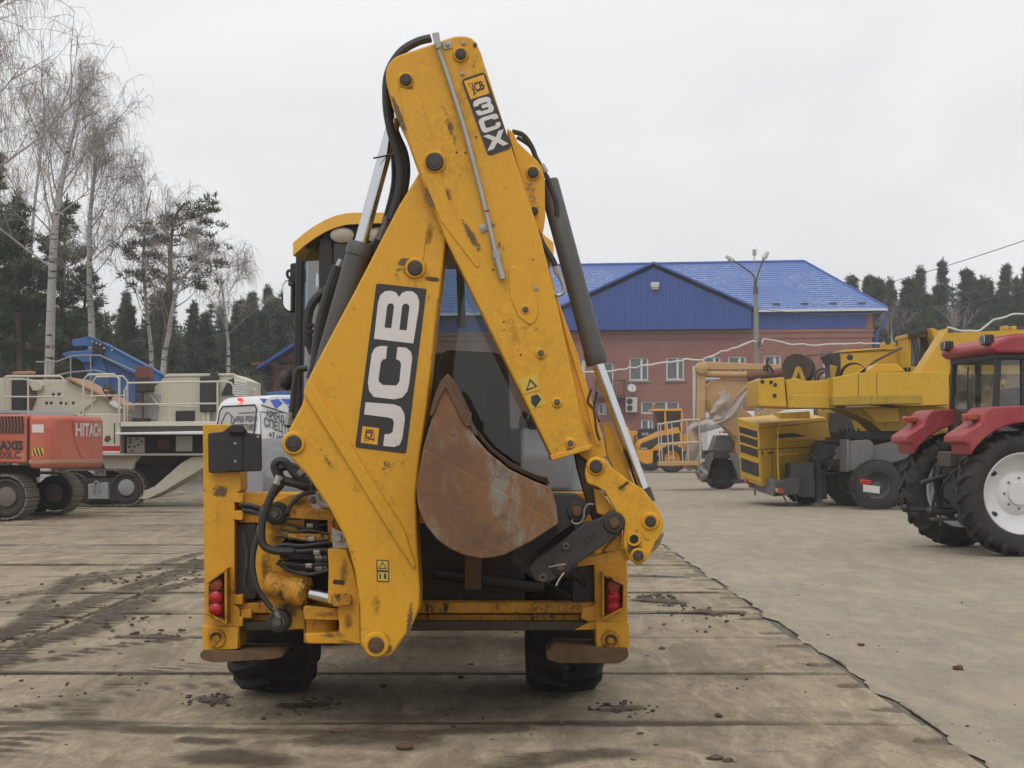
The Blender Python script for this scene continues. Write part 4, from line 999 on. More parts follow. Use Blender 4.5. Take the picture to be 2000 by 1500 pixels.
# rams
def ram(name, a, b, rb, c, rr, d, parent=D, mat='ramgrey'):
    s = d/F; A, B, Cc = PX(*a, d), PX(*b, d), PX(*c, d)
    m = MB(); ax = (B-A).normalized()
    L = (B-A).length
    m.lathe([(0, 0), (rb*s*.9, 0), (rb*s, .01), (rb*s, L-.07), (rb*s*1.08, L-.068), (rb*s*1.08, L-.012), (rb*s*.95, L), (rr*s, L)], A, ax, 24)
    o = m.build(name, M[mat], parent)
    MB().cyl(B-ax*.02, Cc, rr*s, n=20, caps=True).build('chrome_rod', M['chrome'], o)
    return o
ram('bucket_ram', (1070, 352), (1167, 712), 20, (1262, 972), 11.5, 7.79)
rm = ram('dipper_ram', (620, 775), (705, 474), 23, (771, 232), 13, 7.80)
MB().cyl(PX(1256, 955, 7.79), PX(1266, 982, 7.79), 15*7.8/F, n=16).build('rod_eye', M['pin'], D)
# tipping levers, link, hitch
lev = [(1142, 925, 8), (1147, 903, 12), (1163, 891, 14), (1184, 896, 12), (1192, 911, 6), (1227, 938), (1256, 955), (1290, 999, 14), (1297, 1022, 10), (1291, 1047, 6), (1262, 1096, 12), (1246, 1106, 14), (1228, 1092, 12), (1217, 1064, 6), (1218, 1029), (1203, 999, 10), (1181, 960), (1164, 949, 10), (1147, 946, 8)]
tl = plate('tipping_lever', lev, 7.52, 7.57, parent=D, bevel=.006)
plate('tipping_lever', lev, 7.93, 7.98, parent=D, bevel=.006)
pinset(1164, 911, 7.52, 13, tl, 17); pinset(1270, 1018, 7.52, 11, tl, 17); pinset(1246, 1085, 7.52, 11, tl, 14); 
s_ = 7.52/F; c_ = PX(1238, 1053, 7.52)
MB().lathe([(9*s_, -.02), (9*s_, .012), (13*s_, .012), (14*s_, 0)], c_, (0, -1, 0), 20).build('boss', M['jcb'], tl)
MB().lathe([(0, .002), (9*s_, .002)], c_, (0, -1, 0), 20).build('bore', M['black'], tl)
plate('weld_scar', [(1208, 953), (1226, 939), (1229, 943), (1212, 956)], 7.517, 7.53, 'grime', tl, 0)
plate('rear_lever', [(1178, 828, 6), (1190, 826, 6), (1215, 880), (1240, 950), (1234, 965, 6), (1205, 930), (1186, 890)], 7.84, 7.90, parent=D)
plate('side_link', [(1160, 955), (1176, 960), (1204, 1000), (1216, 1030), (1212, 1080), (1176, 1078), (1212, 1038), (1190, 1010), (1166, 1004, 5)], 7.60, 7.70, parent=D)
plate('tipping_bar', [(1128, 1092), (1220, 1072, 3), (1230, 1094, 3), (1126, 1107)], 7.58, 7.68, 'jcb_worn', D)
hb = plate('hitch_body', [(1072, 965, 4), (1130, 966, 12), (1152, 985, 10), (1153, 1003), (1130, 1016), (1060, 1066), (1030, 1092), (1012, 1105, 8), (998, 1098, 6), (1003, 1070), (1040, 1052), (1088, 1022)], 7.60, 7.88, 'dark', D)
plate('hitch_rear', [(1000, 1050), (1110, 1010), (1140, 1060), (1120, 1105), (1060, 1140), (1010, 1110)], 7.80, 7.98, 'dark', D)
lk = plate('hitch_link', [(1175, 1012, 10), (1195, 996, 14), (1214, 1003, 10), (1221, 1024, 10), (1212, 1043), (1121, 1104), (1072, 1140, 12), (1046, 1137, 10), (1033, 1110, 8), (1045, 1092), (1103, 1054), (1142, 1022)], 7.50, 7.58, 'dark', D)
for a in ((1199, 1021, 11, 20), (1095, 1107, 9, 17)): pinset(a[0], a[1], 7.50, a[2], lk, a[3], mat='rustdark', bm='dark')
pinset(1127, 999, 7.60, 11, hb, 19, mat='rustdark', bm='dark')
for x, y, r0 in ((1105, 1066, 7), (1060, 1127, 8)):
    c_ = PX(x, y, 7.50); s_ = 7.5/F
    MB().lathe([(r0*.5*s_, -.01), (r0*.5*s_, .014), (r0*.95*s_, .014), (r0*1.1*s_, 0)], c_, (0, -1, 0), 18).build('bush', M['bolt'], lk)
    MB().lathe([(0, .002), (r0*.5*s_, .002)], c_, (0, -1, 0), 14).build('bore', M['black'], lk)
hose([(1116, 1015), (1120, 1022), (1132, 1022), (1140, 1010), (1141, 996), (1148, 985), (1160, 985)], 7.56, 1.6, 'locking_wire', 'zinc', hb, 6)
hose([(1072, 1108), (1090, 1104), (1105, 1102)], 7.47, 1.3, 'locking_wire', 'zinc', lk, 6)
hose([(1102, 1118), (1092, 1132), (1086, 1144)], 7.47, 1.8, 'locking_wire', 'zinc', lk, 6)
plate('cast_mark', [(1134, 1058), (1137, 1056), (1143, 1064), (1140, 1066)], 7.496, 7.51, 'dark', lk, 0)
for k in range(3): plate('cast_mark', [(1140+8*k, 1052-6*k), (1143+8*k, 1050-6*k), (1150+8*k, 1061-6*k), (1147+8*k, 1063-6*k)], 7.496, 7.51, 'dark', lk, .002)

# --- bucket ---------------------------------------------------------------
bk0, bk1 = 7.40, 8.06
side = [(871, 742), (864, 757), (845, 812), (827, 873), (817, 925), (814, 950), (815, 977), (821, 1002), (832, 1024), (856, 1054), (880, 1072), (905, 1083), (940, 1090), (965, 1088), (986, 1083), (1038, 1056), (1091, 1023), (1087, 990), (1077, 953, 8), (1043, 940), (995, 917), (952, 882), (925, 850), (908, 826), (893, 795), (880, 765)]
bucket = plate('bucket', side, bk0, bk0+.025, 'rust', D, .006)
plate('bucket_side', [(x, y) for x, y, *_ in side], bk1, bk1+.025, 'rust', bucket, .004).data.materials[0] = M['rust']
# the far side keeps its real size, so build it from the near outline
bpy.data.objects.remove(bucket.children[-1])
q = [PX(x, y, bk0) for x, y in fillet(side)]
m = MB(); m.slab([(a.x, bk1, a.z) for a in reversed(q)], [(a.x, bk1+.025, a.z) for a in reversed(q)]); m.build('bucket_side', M['rust'], bucket, .006)
shell = side[2:17]
def thick(path, t):
    P = [Vector(p[:2]) for p in path]; out = []
    for i, p in enumerate(P):
        tg = (P[min(i+1, len(P)-1)]-P[max(i-1, 0)]).normalized(); out.append(p+Vector((tg.y, -tg.x))*t)
    return [(p.x, p.y) for p in P]+[(p.x, p.y) for p in reversed(out)]
sp = thick(shell, 9); q = [PX(x, y, bk0) for x, y in sp]
m = MB(); m.prism(sp, bk0+.005, bk1+.02, bk0); m.build('bucket_shell', M['rustdark'], bucket, .003)
lower = [(827, 877), (817, 927), (813.5, 950), (814.5, 977), (820.5, 1002), (831, 1025), (855, 1055), (880, 1073), (905, 1084), (940, 1091), (965, 1089), (986, 1084), (1038, 1057), (1090, 1023), (1040, 994), (980, 962), (920, 928), (868, 900)]
plate('wear_plate', lower, bk0-.010, bk0+.004, 'rust', bucket, .005)
plate('side_cutter', [(870, 733, 4), (878, 740), (886, 764), (908, 800), (922, 806, 4), (919, 834, 4), (908, 832), (886, 790), (871, 757), (860, 775), (845, 812), (838, 812), (848, 775), (860, 745)], bk0-.012, bk0+.012, 'rustdark', bucket, .004)
for k in range(5):
    y = bk0+.03+k*.15
    m = MB(); q = [PX(x, yy, bk0) for x, yy in [(874, 728), (884, 742), (912, 800), (902, 810), (880, 770), (862, 758), (866, 738)]]
    m.slab([(a.x, y, a.z) for a in reversed(q)], [(a.x, y+.07, a.z) for a in reversed(q)]); m.build('tooth', M['rustdark'], bucket, .008)
m = MB(); q = [PX(x, yy, bk0) for x, yy in [(878, 752), (886, 748), (912, 812), (930, 850), (920, 852), (900, 818)]]
m.slab([(a.x, bk0+.02, a.z) for a in reversed(q)], [(a.x, bk1, a.z) for a in reversed(q)]); m.build('cutting_edge', M['rustdark'], bucket, .004)
rim = [(893, 782), (918, 826), (940, 856), (960, 878), (1003, 910), (1050, 932), (1074, 938), (1079, 952), (1062, 947), (1040, 938), (995, 916), (952, 881), (925, 849), (908, 825)]
m = MB(); q = [PX(x, yy, bk0) for x, yy in rim]
m.slab([(a.x, bk1-.12, a.z) for a in reversed(q)], [(a.x, bk1+.03, a.z) for a in reversed(q)]); m.build('rim_plate', M['rustdark'], bucket, .004)
MB().lathe([(0, .004), (4*bk0/F, .004), (5*bk0/F, 0)], PX(884, 846, bk0), (0, -1, 0), 14).build('rivet', M['rust'], bucket)

# --- hoses of the arm --------------------------------------------------------
hose([(842, 75), (815, 82), (782, 103), (758, 145), (755, 200), (762, 250), (776, 300), (782, 340), (776, 385), (762, 430)], 7.72, 8.5)
hose([(772, 118), (757, 165), (760, 215), (774, 262), (790, 300), (794, 340), (786, 385), (768, 425)], 7.80, 8)
hose([(757, 170), (766, 260), (772, 320), (770, 370), (752, 440)], 7.86, 8)
for a, b in (((842, 74), (832, 78)), ((831, 78), (822, 81))): MB().cyl(PX(*a, 7.72), PX(*b, 7.72), 7*7.7/F, n=8).build('hose_coupling', M['zinc'], D)
for a, b, r_ in (((758, 424), (754, 440), 10), ((754, 440), (748, 452), 8.5), ((748, 452), (742, 470), 10)): MB().cyl(PX(*a, 7.78), PX(*b, 7.78), r_*7.8/F, n=8).build('hose_coupling', M['bolt'], D)
hose([(745, 465), (725, 500), (690, 560), (660, 620), (640, 690), (625, 740)], 7.86, 12)
hose([(770, 300), (745, 306), (729, 309)], 7.70, 1.8, 'cable_tie')
hose([(660, 520), (640, 580), (625, 640), (615, 720)], 7.95, 11)
MB().cyl(PX(668, 508, 7.95), PX(658, 530, 7.95), 8*7.95/F, n=8).build('hose_coupling', M['zinc'], D)
hose([(668, 552), (640, 565), (612, 590), (602, 620), (602, 660), (612, 690)], 8.05, 9)
hose([(660, 600), (632, 640), (618, 700), (606, 740)], 8.0, 9)
for a in ((603, 633), (603, 645), (604, 668)): MB().cyl(PX(a[0], a[1], 8.05), PX(a[0]+1, a[1]+7, 8.05), 10.5*8.05/F, n=10).build('hose_clip', M['dark'], D)
hose([(600, 720), (582, 722), (576, 745), (570, 800), (562, 835)], 8.1, 6)
MB().cyl(PX(566, 805, 8.1), PX(563, 830, 8.1), 8*8.1/F, n=8).build('hose_coupling', M['zinc'], D)
hose([(1000, 257), (1022, 264), (1040, 290), (1052, 325), (1068, 345), (1075, 365), (1086, 395), (1088, 420)], 7.74, 5)
hose([(1010, 268), (1035, 285), (1050, 312), (1060, 330)], 7.84, 4)
MB().cyl(PX(1057, 322, 7.74), PX(1066, 337, 7.74), 6.5*7.74/F, n=6).build('hose_coupling', M['zinc'], D)
hose([(1048, 450), (1062, 480), (1078, 505), (1086, 522)], 7.66, 6)
MB().cyl(PX(1085, 520, 7.66), PX(1091, 537, 7.66), 6.5*7.66/F, n=6).build('hose_coupling', M['zinc'], D)
hose([(1090, 534), (1100, 556), (1100, 570), (1090, 577), (1079, 570)], 7.66, 4.2, 'pipe_elbow', 'zinc')
hose([(1155, 760), (1148, 785), (1160, 800), (1165, 840), (1172, 860)], 7.66, 2.2); hose([(1166, 765), (1160, 800), (1172, 825)], 7.7, 2.2)

# --- rear frame: columns, slide rails, kingpost ---------------------------------
FD = 8.34
colL = plate('stabiliser_column', [(396, 829, 3), (459, 829, 3), (470, 838, 3), (470, 958, 4), (458, 968), (458, 1012), (458, 1178), (468, 1190, 4), (468, 1266), (400, 1266)], FD, FD+.22, bevel=.008)
plate('column_foot', [(393, 1222, 3), (466, 1226, 3), (464, 1268, 4), (398, 1270, 4)], FD-.03, FD+.25, parent=colL, bevel=.008)
for y in (973, 1007, 1172, 1215): plate('column_lug', [(454, y-9, 5), (474, y-10, 3), (474, y+9, 3), (454, y+8, 5)], FD-.006, FD+.1, parent=colL, bevel=.004)
colR = plate('stabiliser_column', [(1160, 1060), (1168, 1040), (1226, 1040), (1226, 1268), (1163, 1268), (1163, 1180)], FD, FD+.22, bevel=.008)
plate('column_foot', [(1164, 1214, 3), (1229, 1216, 3), (1229, 1266, 4), (1166, 1266, 4)], FD-.03, FD+.25, parent=colR, bevel=.008)
for x, y, pr in ((423, 1247, colL), (1193, 1251, colR)):
    s_ = FD/F; c_ = PX(x, y, FD-.03)
    MB().lathe([(0, .012), (6*s_, .012), (7*s_, .002), (12*s_, .002), (13*s_, .018), (17*s_, .018), (19*s_, 0)], c_, (0, -1, 0), 24).build('foot_pin', M['jcb_worn'], pr)
M['padmud'] = paint('mud_caked_steel', (.15, .088, .042), .8, (.07, .046, .03), 1.6, 1.8, (.32, .17, .02), scale=3)
# foot pads
padm = lambda pts, pr: plate('foot_pad', pts, FD-.06, FD+.28, 'padmud', pr, .014, seg=3)
padm([(390, 1274, 6), (400, 1270), (500, 1273), (545, 1272, 8), (556, 1280, 8), (540, 1287, 8), (420, 1294, 6), (392, 1288, 6)], colL)
padm([(1066, 1276, 12), (1080, 1260, 12), (1170, 1264), (1226, 1266, 4), (1229, 1284, 10), (1210, 1296, 8), (1090, 1296, 14), (1068, 1288, 10)], colR)
# slide rails across the machine
for y0, y1, d, mt in ((962, 990, FD+.05, 'jcb'), (1007, 1022, FD+.07, 'jcb_worn'), (1178, 1198, FD+.04, 'jcb_worn'), (1200, 1216, FD+.10, 'jcb_worn'), (1214, 1232, FD+.04, 'grime')):
    x0 = 466; x1 = 1166
    plate('slide_rail', [(x0, y0), (x1, y0), (x1, y1), (x0, y1)], d, d+.16, mt, D, .006)
plate('rail_block', [(470, 1190), (492, 1190), (492, 1208), (470, 1208)], FD+.02, FD+.1, 'jcb', D)
plate('rail_patch', [(1138, 1188, 4), (1166, 1182), (1166, 1212), (1150, 1215), (1134, 1208)], FD+.02, FD+.1, 'jcb', D)
plate('rail_patch', [(1150, 1216), (1166, 1212), (1166, 1230), (1122, 1231)], FD+.02, FD+.1, 'jcb', D)
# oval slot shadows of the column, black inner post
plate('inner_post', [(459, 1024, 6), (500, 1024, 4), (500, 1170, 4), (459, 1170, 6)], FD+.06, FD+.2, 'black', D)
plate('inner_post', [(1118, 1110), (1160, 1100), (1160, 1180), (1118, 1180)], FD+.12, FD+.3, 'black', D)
# black plate with lamp bracket on top of the left column
bp = plate('marker_board', [(406, 846, 5), (436, 843, 4), (448, 832, 4), (474, 832, 4), (482, 845, 4), (510, 848, 5), (511, 920, 6), (407, 924, 6)], FD-.05, FD-.03, 'black', D, .004)
plate('board_hood', [(445, 836, 4), (452, 829, 4), (472, 829, 4), (479, 840, 4), (476, 846), (446, 846)], FD-.08, FD-.04, 'black', bp, .006)
for y in (866, 901): boltset(460, y, FD-.05, 3, bp, 'zinc', .01)
boltset(504, 853, FD-.05, 2, bp, 'zinc', .006)
plate('board_spine', [(444, 850, 3), (474, 850, 3), (474, 920, 3), (444, 920, 3)], FD-.056, FD-.04, 'black', bp, .004)
# tail lamps in their boxed guards
def tail(px0, px1, y0, y1, parent, flip):
    a, b = px0, px1
    fd = FD-.10
    if not flip:
        frame = [[(a-4, y0+26), (b+4, y0), (b+4, y0+5), (a-2, y0+31)], [(b, y0+1), (b+5, y0), (b+6, y1+22), (b+1, y1+22)], [(a-3, y1), (b+4, y1+20), (b+3, y1+25), (a-3, y1+5)]]
        lens = [(a+1, y0+34), (b-2, y0+12), (b-1, y1+10), (a+1, y1-6)]
    else:
        frame = [[(a-6, y0), (b+4, y0+22), (b+4, y0+27), (a-4, y0+6)], [(a-7, y0), (a-2, y0+1), (a-2, y1+22), (a-6, y1+20)], [(a-5, y1+22), (b+3, y1), (b+3, y1-5), (a-3, y1+16)], [(b+1, y0+24), (b+5, y0+24), (b+3, y1), (b, y1)]]
        lens = [(a, y0+12), (b, y0+30), (b-1, y1-8), (a+1, y1+8)]
    t = MB()
    for fr in frame: t.prism(fr, fd, FD+.01)
    t = t.build('tail_lamp_guard', M['jcb_worn'], parent, .003)
    MB().prism(lens, fd+.05, fd+.07).build('lamp_housing', M['black'], t, .003)
    xm = (a+b)/2
    for k, (yy, mt) in enumerate(((y0+.36*(y1-y0), 'orange_lens'), (y0+.66*(y1-y0), 'red_lens'), (y0+.93*(y1-y0), 'red_lens'))):
        c_ = PX(xm, yy, fd+.05); s_ = fd/F; rr = (b-a)*.46*s_
        MB().lathe([(0, .030), (rr*.5, .027), (rr*.85, .017), (rr, 0), (rr, -.005)], c_, (0, -1, 0), 20).build('lamp_lens', M[mt], t)
tail(406, 438, 1110, 1196, colL, False)
tail(1182, 1216, 1118, 1190, colR, True)
# kingpost and slew castings left of the boom
K = thing  # (alias kept short)
kd = 8.02
cres = plate('slew_carriage', [(512, 985, 10), (560, 968), (604, 962, 8), (612, 990), (610, 1022), (588, 1030), (560, 1046, 12), (546, 1070), (548, 1096, 10), (574, 1108), (552, 1128, 20), (540, 1140), (550, 1162, 20), (575, 1178), (600, 1196), (604, 1228, 6), (560, 1230), (530, 1205, 20), (508, 1160, 20), (496, 1100, 30), (498, 1050, 30), (506, 1010)], kd+.06, FD+.10, 'jcb', D, .012)
plate('kingpost_plate', [(566, 993, 4), (640, 993, 4), (652, 1003, 6), (652, 1060, 4), (640, 1062), (640, 1016), (566, 1012, 3)], kd-.04, kd+.25, 'jcb_worn', D)
plate('kingpost_plate', [(562, 1042, 4), (642, 1044), (642, 1056), (562, 1054, 4)], kd-.05, kd+.25, 'jcb_worn', D)
plate('kingpost_web', [(640, 1072), (672, 1074), (690, 1130), (700, 1200), (702, 1258), (600, 1256, 6), (594, 1238, 4), (662, 1236), (664, 1160), (650, 1130), (643, 1110)], kd-.12, kd+.2, 'jcb', D)
plate('kingpost_plate', [(592, 1184, 5), (684, 1190, 3), (684, 1212, 3), (594, 1210, 5)], kd-.10, kd+.22, 'jcb_worn', D)
MB().cyl(PX(627, 1194, kd+.05), PX(627, 1238, kd+.05), 34*kd/F, n=24).build('kingpost_barrel', M['jcb_worn'], D, .004)
MB().cyl(PX(625, 1236, kd+.05), PX(625, 1254, kd+.05), 32*kd/F, n=24).build('kingpost_cap', M['jcb_worn'], D, .006)
MB().cyl(PX(618, 1008, kd+.1), PX(618, 1046, kd+.1), 27*kd/F, n=20).build('kingpost_barrel', M['grime'], D)
plate('boom_cheek', [(640, 1072, 4), (676, 1072), (690, 1112), (702, 1170), (704, 1258), (664, 1250), (660, 1182, 5), (640, 1178, 5), (642, 1110)], kd-.16, kd-.06, 'jcb', D)
plate('rod_end', [(645, 1161, 6), (680, 1160, 8), (687, 1168, 6), (686, 1182, 8), (650, 1186, 6)], kd-.20, kd-.10, 'jcb_worn', D, .012)
plate('oil_gap', [(650, 1131, 5), (674, 1134, 5), (672, 1142, 3), (650, 1141, 3)], kd-.163, kd-.1, 'black', D, 0)
# slew ram
s_ = kd/F
m = MB(); m.lathe([(0, 0), (25*s_, .0), (27*s_, .02), (24*s_, .10), (25*s_, .12), (30*s_, .13), (30*s_, .22), (24*s_, .23), (16*s_, .235)], PX(524, 1140, kd+.03), PX(600, 1158, kd-.02)-PX(524, 1140, kd+.03), 24)
sr = m.build('slew_ram', M['jcb_worn'], D)
MB().cyl(PX(590, 1155, kd-.02), PX(652, 1170, kd-.10), 12*s_, n=18).build('chrome_rod', M['chrome'], sr)
plate('valve_block', [(546, 1104, 3), (596, 1104, 3), (596, 1120), (576, 1122), (574, 1132), (552, 1130), (546, 1120)], kd+.0, kd+.12, 'jcb_worn', D)
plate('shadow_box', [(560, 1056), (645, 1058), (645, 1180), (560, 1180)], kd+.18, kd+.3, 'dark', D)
for i, y in enumerate((1070, 1088, 1107)):
    hose([(562, y-2), (600, y), (642, y)], kd+.05-.02*i, 9 if i else 11)
    MB().cyl(PX(616, y, kd+.05-.02*i), PX(630, y, kd+.05-.02*i), 10*s_, n=10).build('hose_coupling', M['zinc' if i else 'hose'], D)
    MB().cyl(PX(632, y, kd+.05-.02*i), PX(639, y, kd+.05-.02*i), 10*s_, n=6).build('hose_coupling', M['zinc'], D)
for x, y in ((538, 1003), (544, 1214)):
    c_ = PX(x, y, kd-.01)
    o = MB().lathe([(0, .02), (19*s_, .02), (22*s_, .012), (23*s_, -.10)], c_, (0, -1, 0), 24).build('clamp_washer', M['dark'], D)
    boltset(x, y, kd-.03, 9, o, 'bolt', .045)
boltset(661, 1050, kd-.14, 9, D, 'zinc', .04)
plate('bracket', [(648, 1030, 4), (668, 1040), (682, 1070, 4), (650, 1072, 4)], kd-.14, kd-.12, 'zinc', D, .003)
plate('bracket', [(600, 970, 6), (614, 962), (640, 966), (650, 986, 4), (612, 998, 5)], kd-.03, kd-.01, 'zinc', D, .003); boltset(612, 977, kd-.03, 5, D, 'bolt', .02)
hose([(618, 962), (622, 980), (634, 988), (648, 990)], kd-.05, 4, 'pipe_elbow', 'zinc')
# loose hoses at the slew
hose([(548, 936), (530, 968), (514, 1010), (511, 1045), (516, 1066), (540, 1076), (575, 1076)], kd-.10, 8)
hose([(520, 1000), (506, 1040), (494, 1090), (500, 1140), (520, 1175), (536, 1195)], kd-.08, 5.5)
MB().cyl(PX(533, 1186, kd-.08), PX(545, 1206, kd-.06), 5.5*s_, n=8).build('grease_nipple', M['zinc'], D)
MB().cyl(PX(512, 1022, kd-.08), PX(520, 1000, kd-.08), 5*s_, n=8).build('grease_nipple', M['zinc'], D)
hose([(616, 960), (590, 966), (570, 984), (560, 1002)], kd-.06, 4.5)
hose([(600, 948), (575, 944), (548, 935), (536, 912), (545, 900), (560, 904), (575, 925), (604, 946)], kd-.05, 8)
hose([(598, 925), (580, 915), (560, 910), (545, 918), (552, 936), (580, 945), (606, 955)], kd+.05, 8.5)
hose([(600, 935), (560, 940), (548, 950), (520, 985), (508, 1010)], kd+.1, 6)
MB().cyl(PX(547, 930, kd-.1), PX(541, 946, kd-.1), 9*s_, n=8).build('hose_coupling', M['zinc'], D)
for a, b in (((584, 918), (592, 926)),): MB().cyl(PX(*a, kd-.06), PX(*b, kd-.06), 9*s_, n=8).build('hose_coupling', M['zinc'], D)

# grease, rust and scuffs that gathered round the joints
for a in ((811, 524, 48, 40, BD, 'grease', boom, 0, .62), (790, 512, 30, 14, BD, 'scuff', boom, 0, .8), (845, 545, 26, 8, BD, 'grease', boom, .1, .8), (838, 460, 14, 44, BD, 'rustfilm', boom, .15, .7), (735, 1259, 46, 40, BD, 'rustfilm', boom, 0, .75), (758, 1268, 14, 10, BD, 'scuff', boom, -.6, 1.0), (574, 866, 34, 40, BD, 'grease', boom, .5, .62),
          (800, 1215, 10, 60, BD, 'scuff', boom, .1, .75), (735, 1180, 20, 60, BD, 'rustfilm', boom, 0, .5), (640, 900, 60, 12, BD, 'scuff', boom, 1.0, .5), (700, 960, 90, 30, BD, 'rustfilm', boom, 1.0, .38), (760, 1000, 30, 120, BD, 'rustfilm', boom, .1, .38), (650, 760, 40, 90, BD, 'rustfilm', boom, .5, .35),
          (793, 175, 26, 40, DD, 'grease', dip, -.3, .6), (849, 330, 34, 44, DD, 'grease', dip, -.3, .6), (778, 220, 8, 60, DD, 'scuff', dip, -.35, .95), (815, 220, 18, 60, DD, 'scuff', dip, -.3, .72), (845, 390, 24, 50, DD, 'scuff', dip, -.5, .75), (928, 88, 7, 9, DD, 'grease', dip, 0, 1.0), (880, 250, 12, 80, DD, 'scuff', dip, -.3, .62),
          (868, 380, 30, 30, DD, 'scuff', dip, 0, .6), (920, 460, 14, 60, DD, 'scuff', dip, -.5, .7), (1040, 380, 20, 60, DD, 'scuff', dip, -.3, .6), (1000, 640, 30, 90, DD, 'rustfilm', dip, -.4, .45), (1088, 790, 12, 20, DD, 'grease', dip, 0, .62), (1114, 872, 14, 22, DD, 'grease', dip, 0, .65), (1110, 885, 44, 8, DD, 'scuff', dip, -.3, 1.0), (1056, 695, 10, 20, DD, 'grease', dip, 0, .6), (1150, 845, 8, 40, DD, 'rustfilm', dip, -.3, .8),
          (1164, 911, 30, 30, 7.52, 'grease', tl, 0, .65), (1238, 1070, 24, 26, 7.52, 'grease', tl, 0, .85), (1270, 1018, 30, 30, 7.52, 'grease', tl, 0, .55), (1285, 1060, 8, 40, 7.52, 'scuff', tl, .5, .9), (1210, 950, 60, 14, 7.52, 'rustfilm', tl, .7, .5),
          (425, 1010, 26, 150, FD, 'rustfilm', colL, 0, .42), (440, 1150, 16, 60, FD, 'grease', colL, 0, .5), (430, 960, 30, 24, FD, 'scuff', colL, 0, .7), (423, 1240, 34, 28, FD-.03, 'grease', colL, 0, .62), (1193, 1245, 34, 30, FD-.03, 'grease', colR, 0, .66), (1180, 1080, 16, 60, FD, 'rustfilm', colR, 0, .5),
          (540, 1050, 40, 70, kd+.06, 'grease', cres, 0, .55), (560, 1190, 40, 36, kd+.06, 'grease', cres, 0, .7), (520, 1110, 20, 60, kd+.06, 'rustfilm', cres, 0, .7), (585, 980, 40, 16, kd+.06, 'grease', cres, 0, .6)):
    stain(a[0], a[1], a[2], a[3], a[4]-.0022-(.004 if a[5] == 'scuff' else .003)*.3, a[5], a[6], a[7], a[8])
for a in ((672, 1120, 16, 50, kd-.16), (680, 1215, 20, 34, kd-.16), (650, 1240, 50, 12, kd-.16), (612, 1002, 50, 12, kd-.04), (640, 1200, 46, 12, kd-.10), (600, 1048, 40, 6, kd-.05), (566, 1115, 26, 12, kd+.0)):
    stain(a[0], a[1], a[2], a[3], a[4]-.003, 'grease', D, 0, .58)
# more hoses and fittings in the slew cavity
rh = random.Random(12)
for k in range(9):
    y0 = 1012+k*13; x0 = 556+rh.uniform(-14, 14); dd = kd-.03+rh.uniform(-.03, .05)
    hose([(x0-14, y0+rh.uniform(-20, 10)), (x0+12, y0), (x0+46, y0+rh.uniform(-4, 8)), (642, y0+rh.uniform(-6, 6))], dd, rh.choice((3, 3.8, 4.6)))
    if k % 2: MB().cyl(PX(x0+44, y0+2, dd-.01), PX(x0+56, y0+2, dd-.01), 5*dd/F, n=6).build('hose_coupling', M['zinc'], D)
for pts in ([(470, 985), (500, 990), (520, 1010), (512, 1060), (500, 1100)], [(474, 996), (505, 1004), (530, 1030), (560, 1040)], [(476, 1040), (484, 1090), (478, 1140), (490, 1165)], [(520, 1120), (535, 1110), (560, 1112)], [(575, 1100), (560, 1125), (570, 1140)]): hose(pts, kd+.22, 4.5)

# --- chassis, wheels, cab -----------------------------------------------------------
MX = -.55
m = MB(); m.box(MX-.36, MX+.36, 8.62, 12.4, .55, .95); m.box(MX-.62, MX+.62, 8.60, 9.1, .62, 1.16)
m.box(MX-.2, MX+.2, 9.2, 9.8, .42, .62); m.cyl((MX-.9, 9.5, .72), (MX+.9, 9.5, .72), .14)
m.build('chassis', M['dark'], D, .02)
MB().box(PX(908, 0, 8.5).x, PX(940, 0, 8.5).x, 8.46, 8.5, PX(0, 1150, 8.5).z, PX(0, 1085, 8.5).z).build('hanging_plate', M['rustdark'], D, .004)
MB().tube([PX(1085, 1130, 8.55), PX(1110, 1116, 8.5), PX(1140, 1140, 8.5), PX(1146, 1170, 8.55)], .045, 8).build('hose', M['hose'], D)
MB().tube([PX(850, 1120, 8.58), PX(960, 1135, 8.5), PX(1060, 1150, 8.52)], .03, 8).build('hose', M['hose'], D)

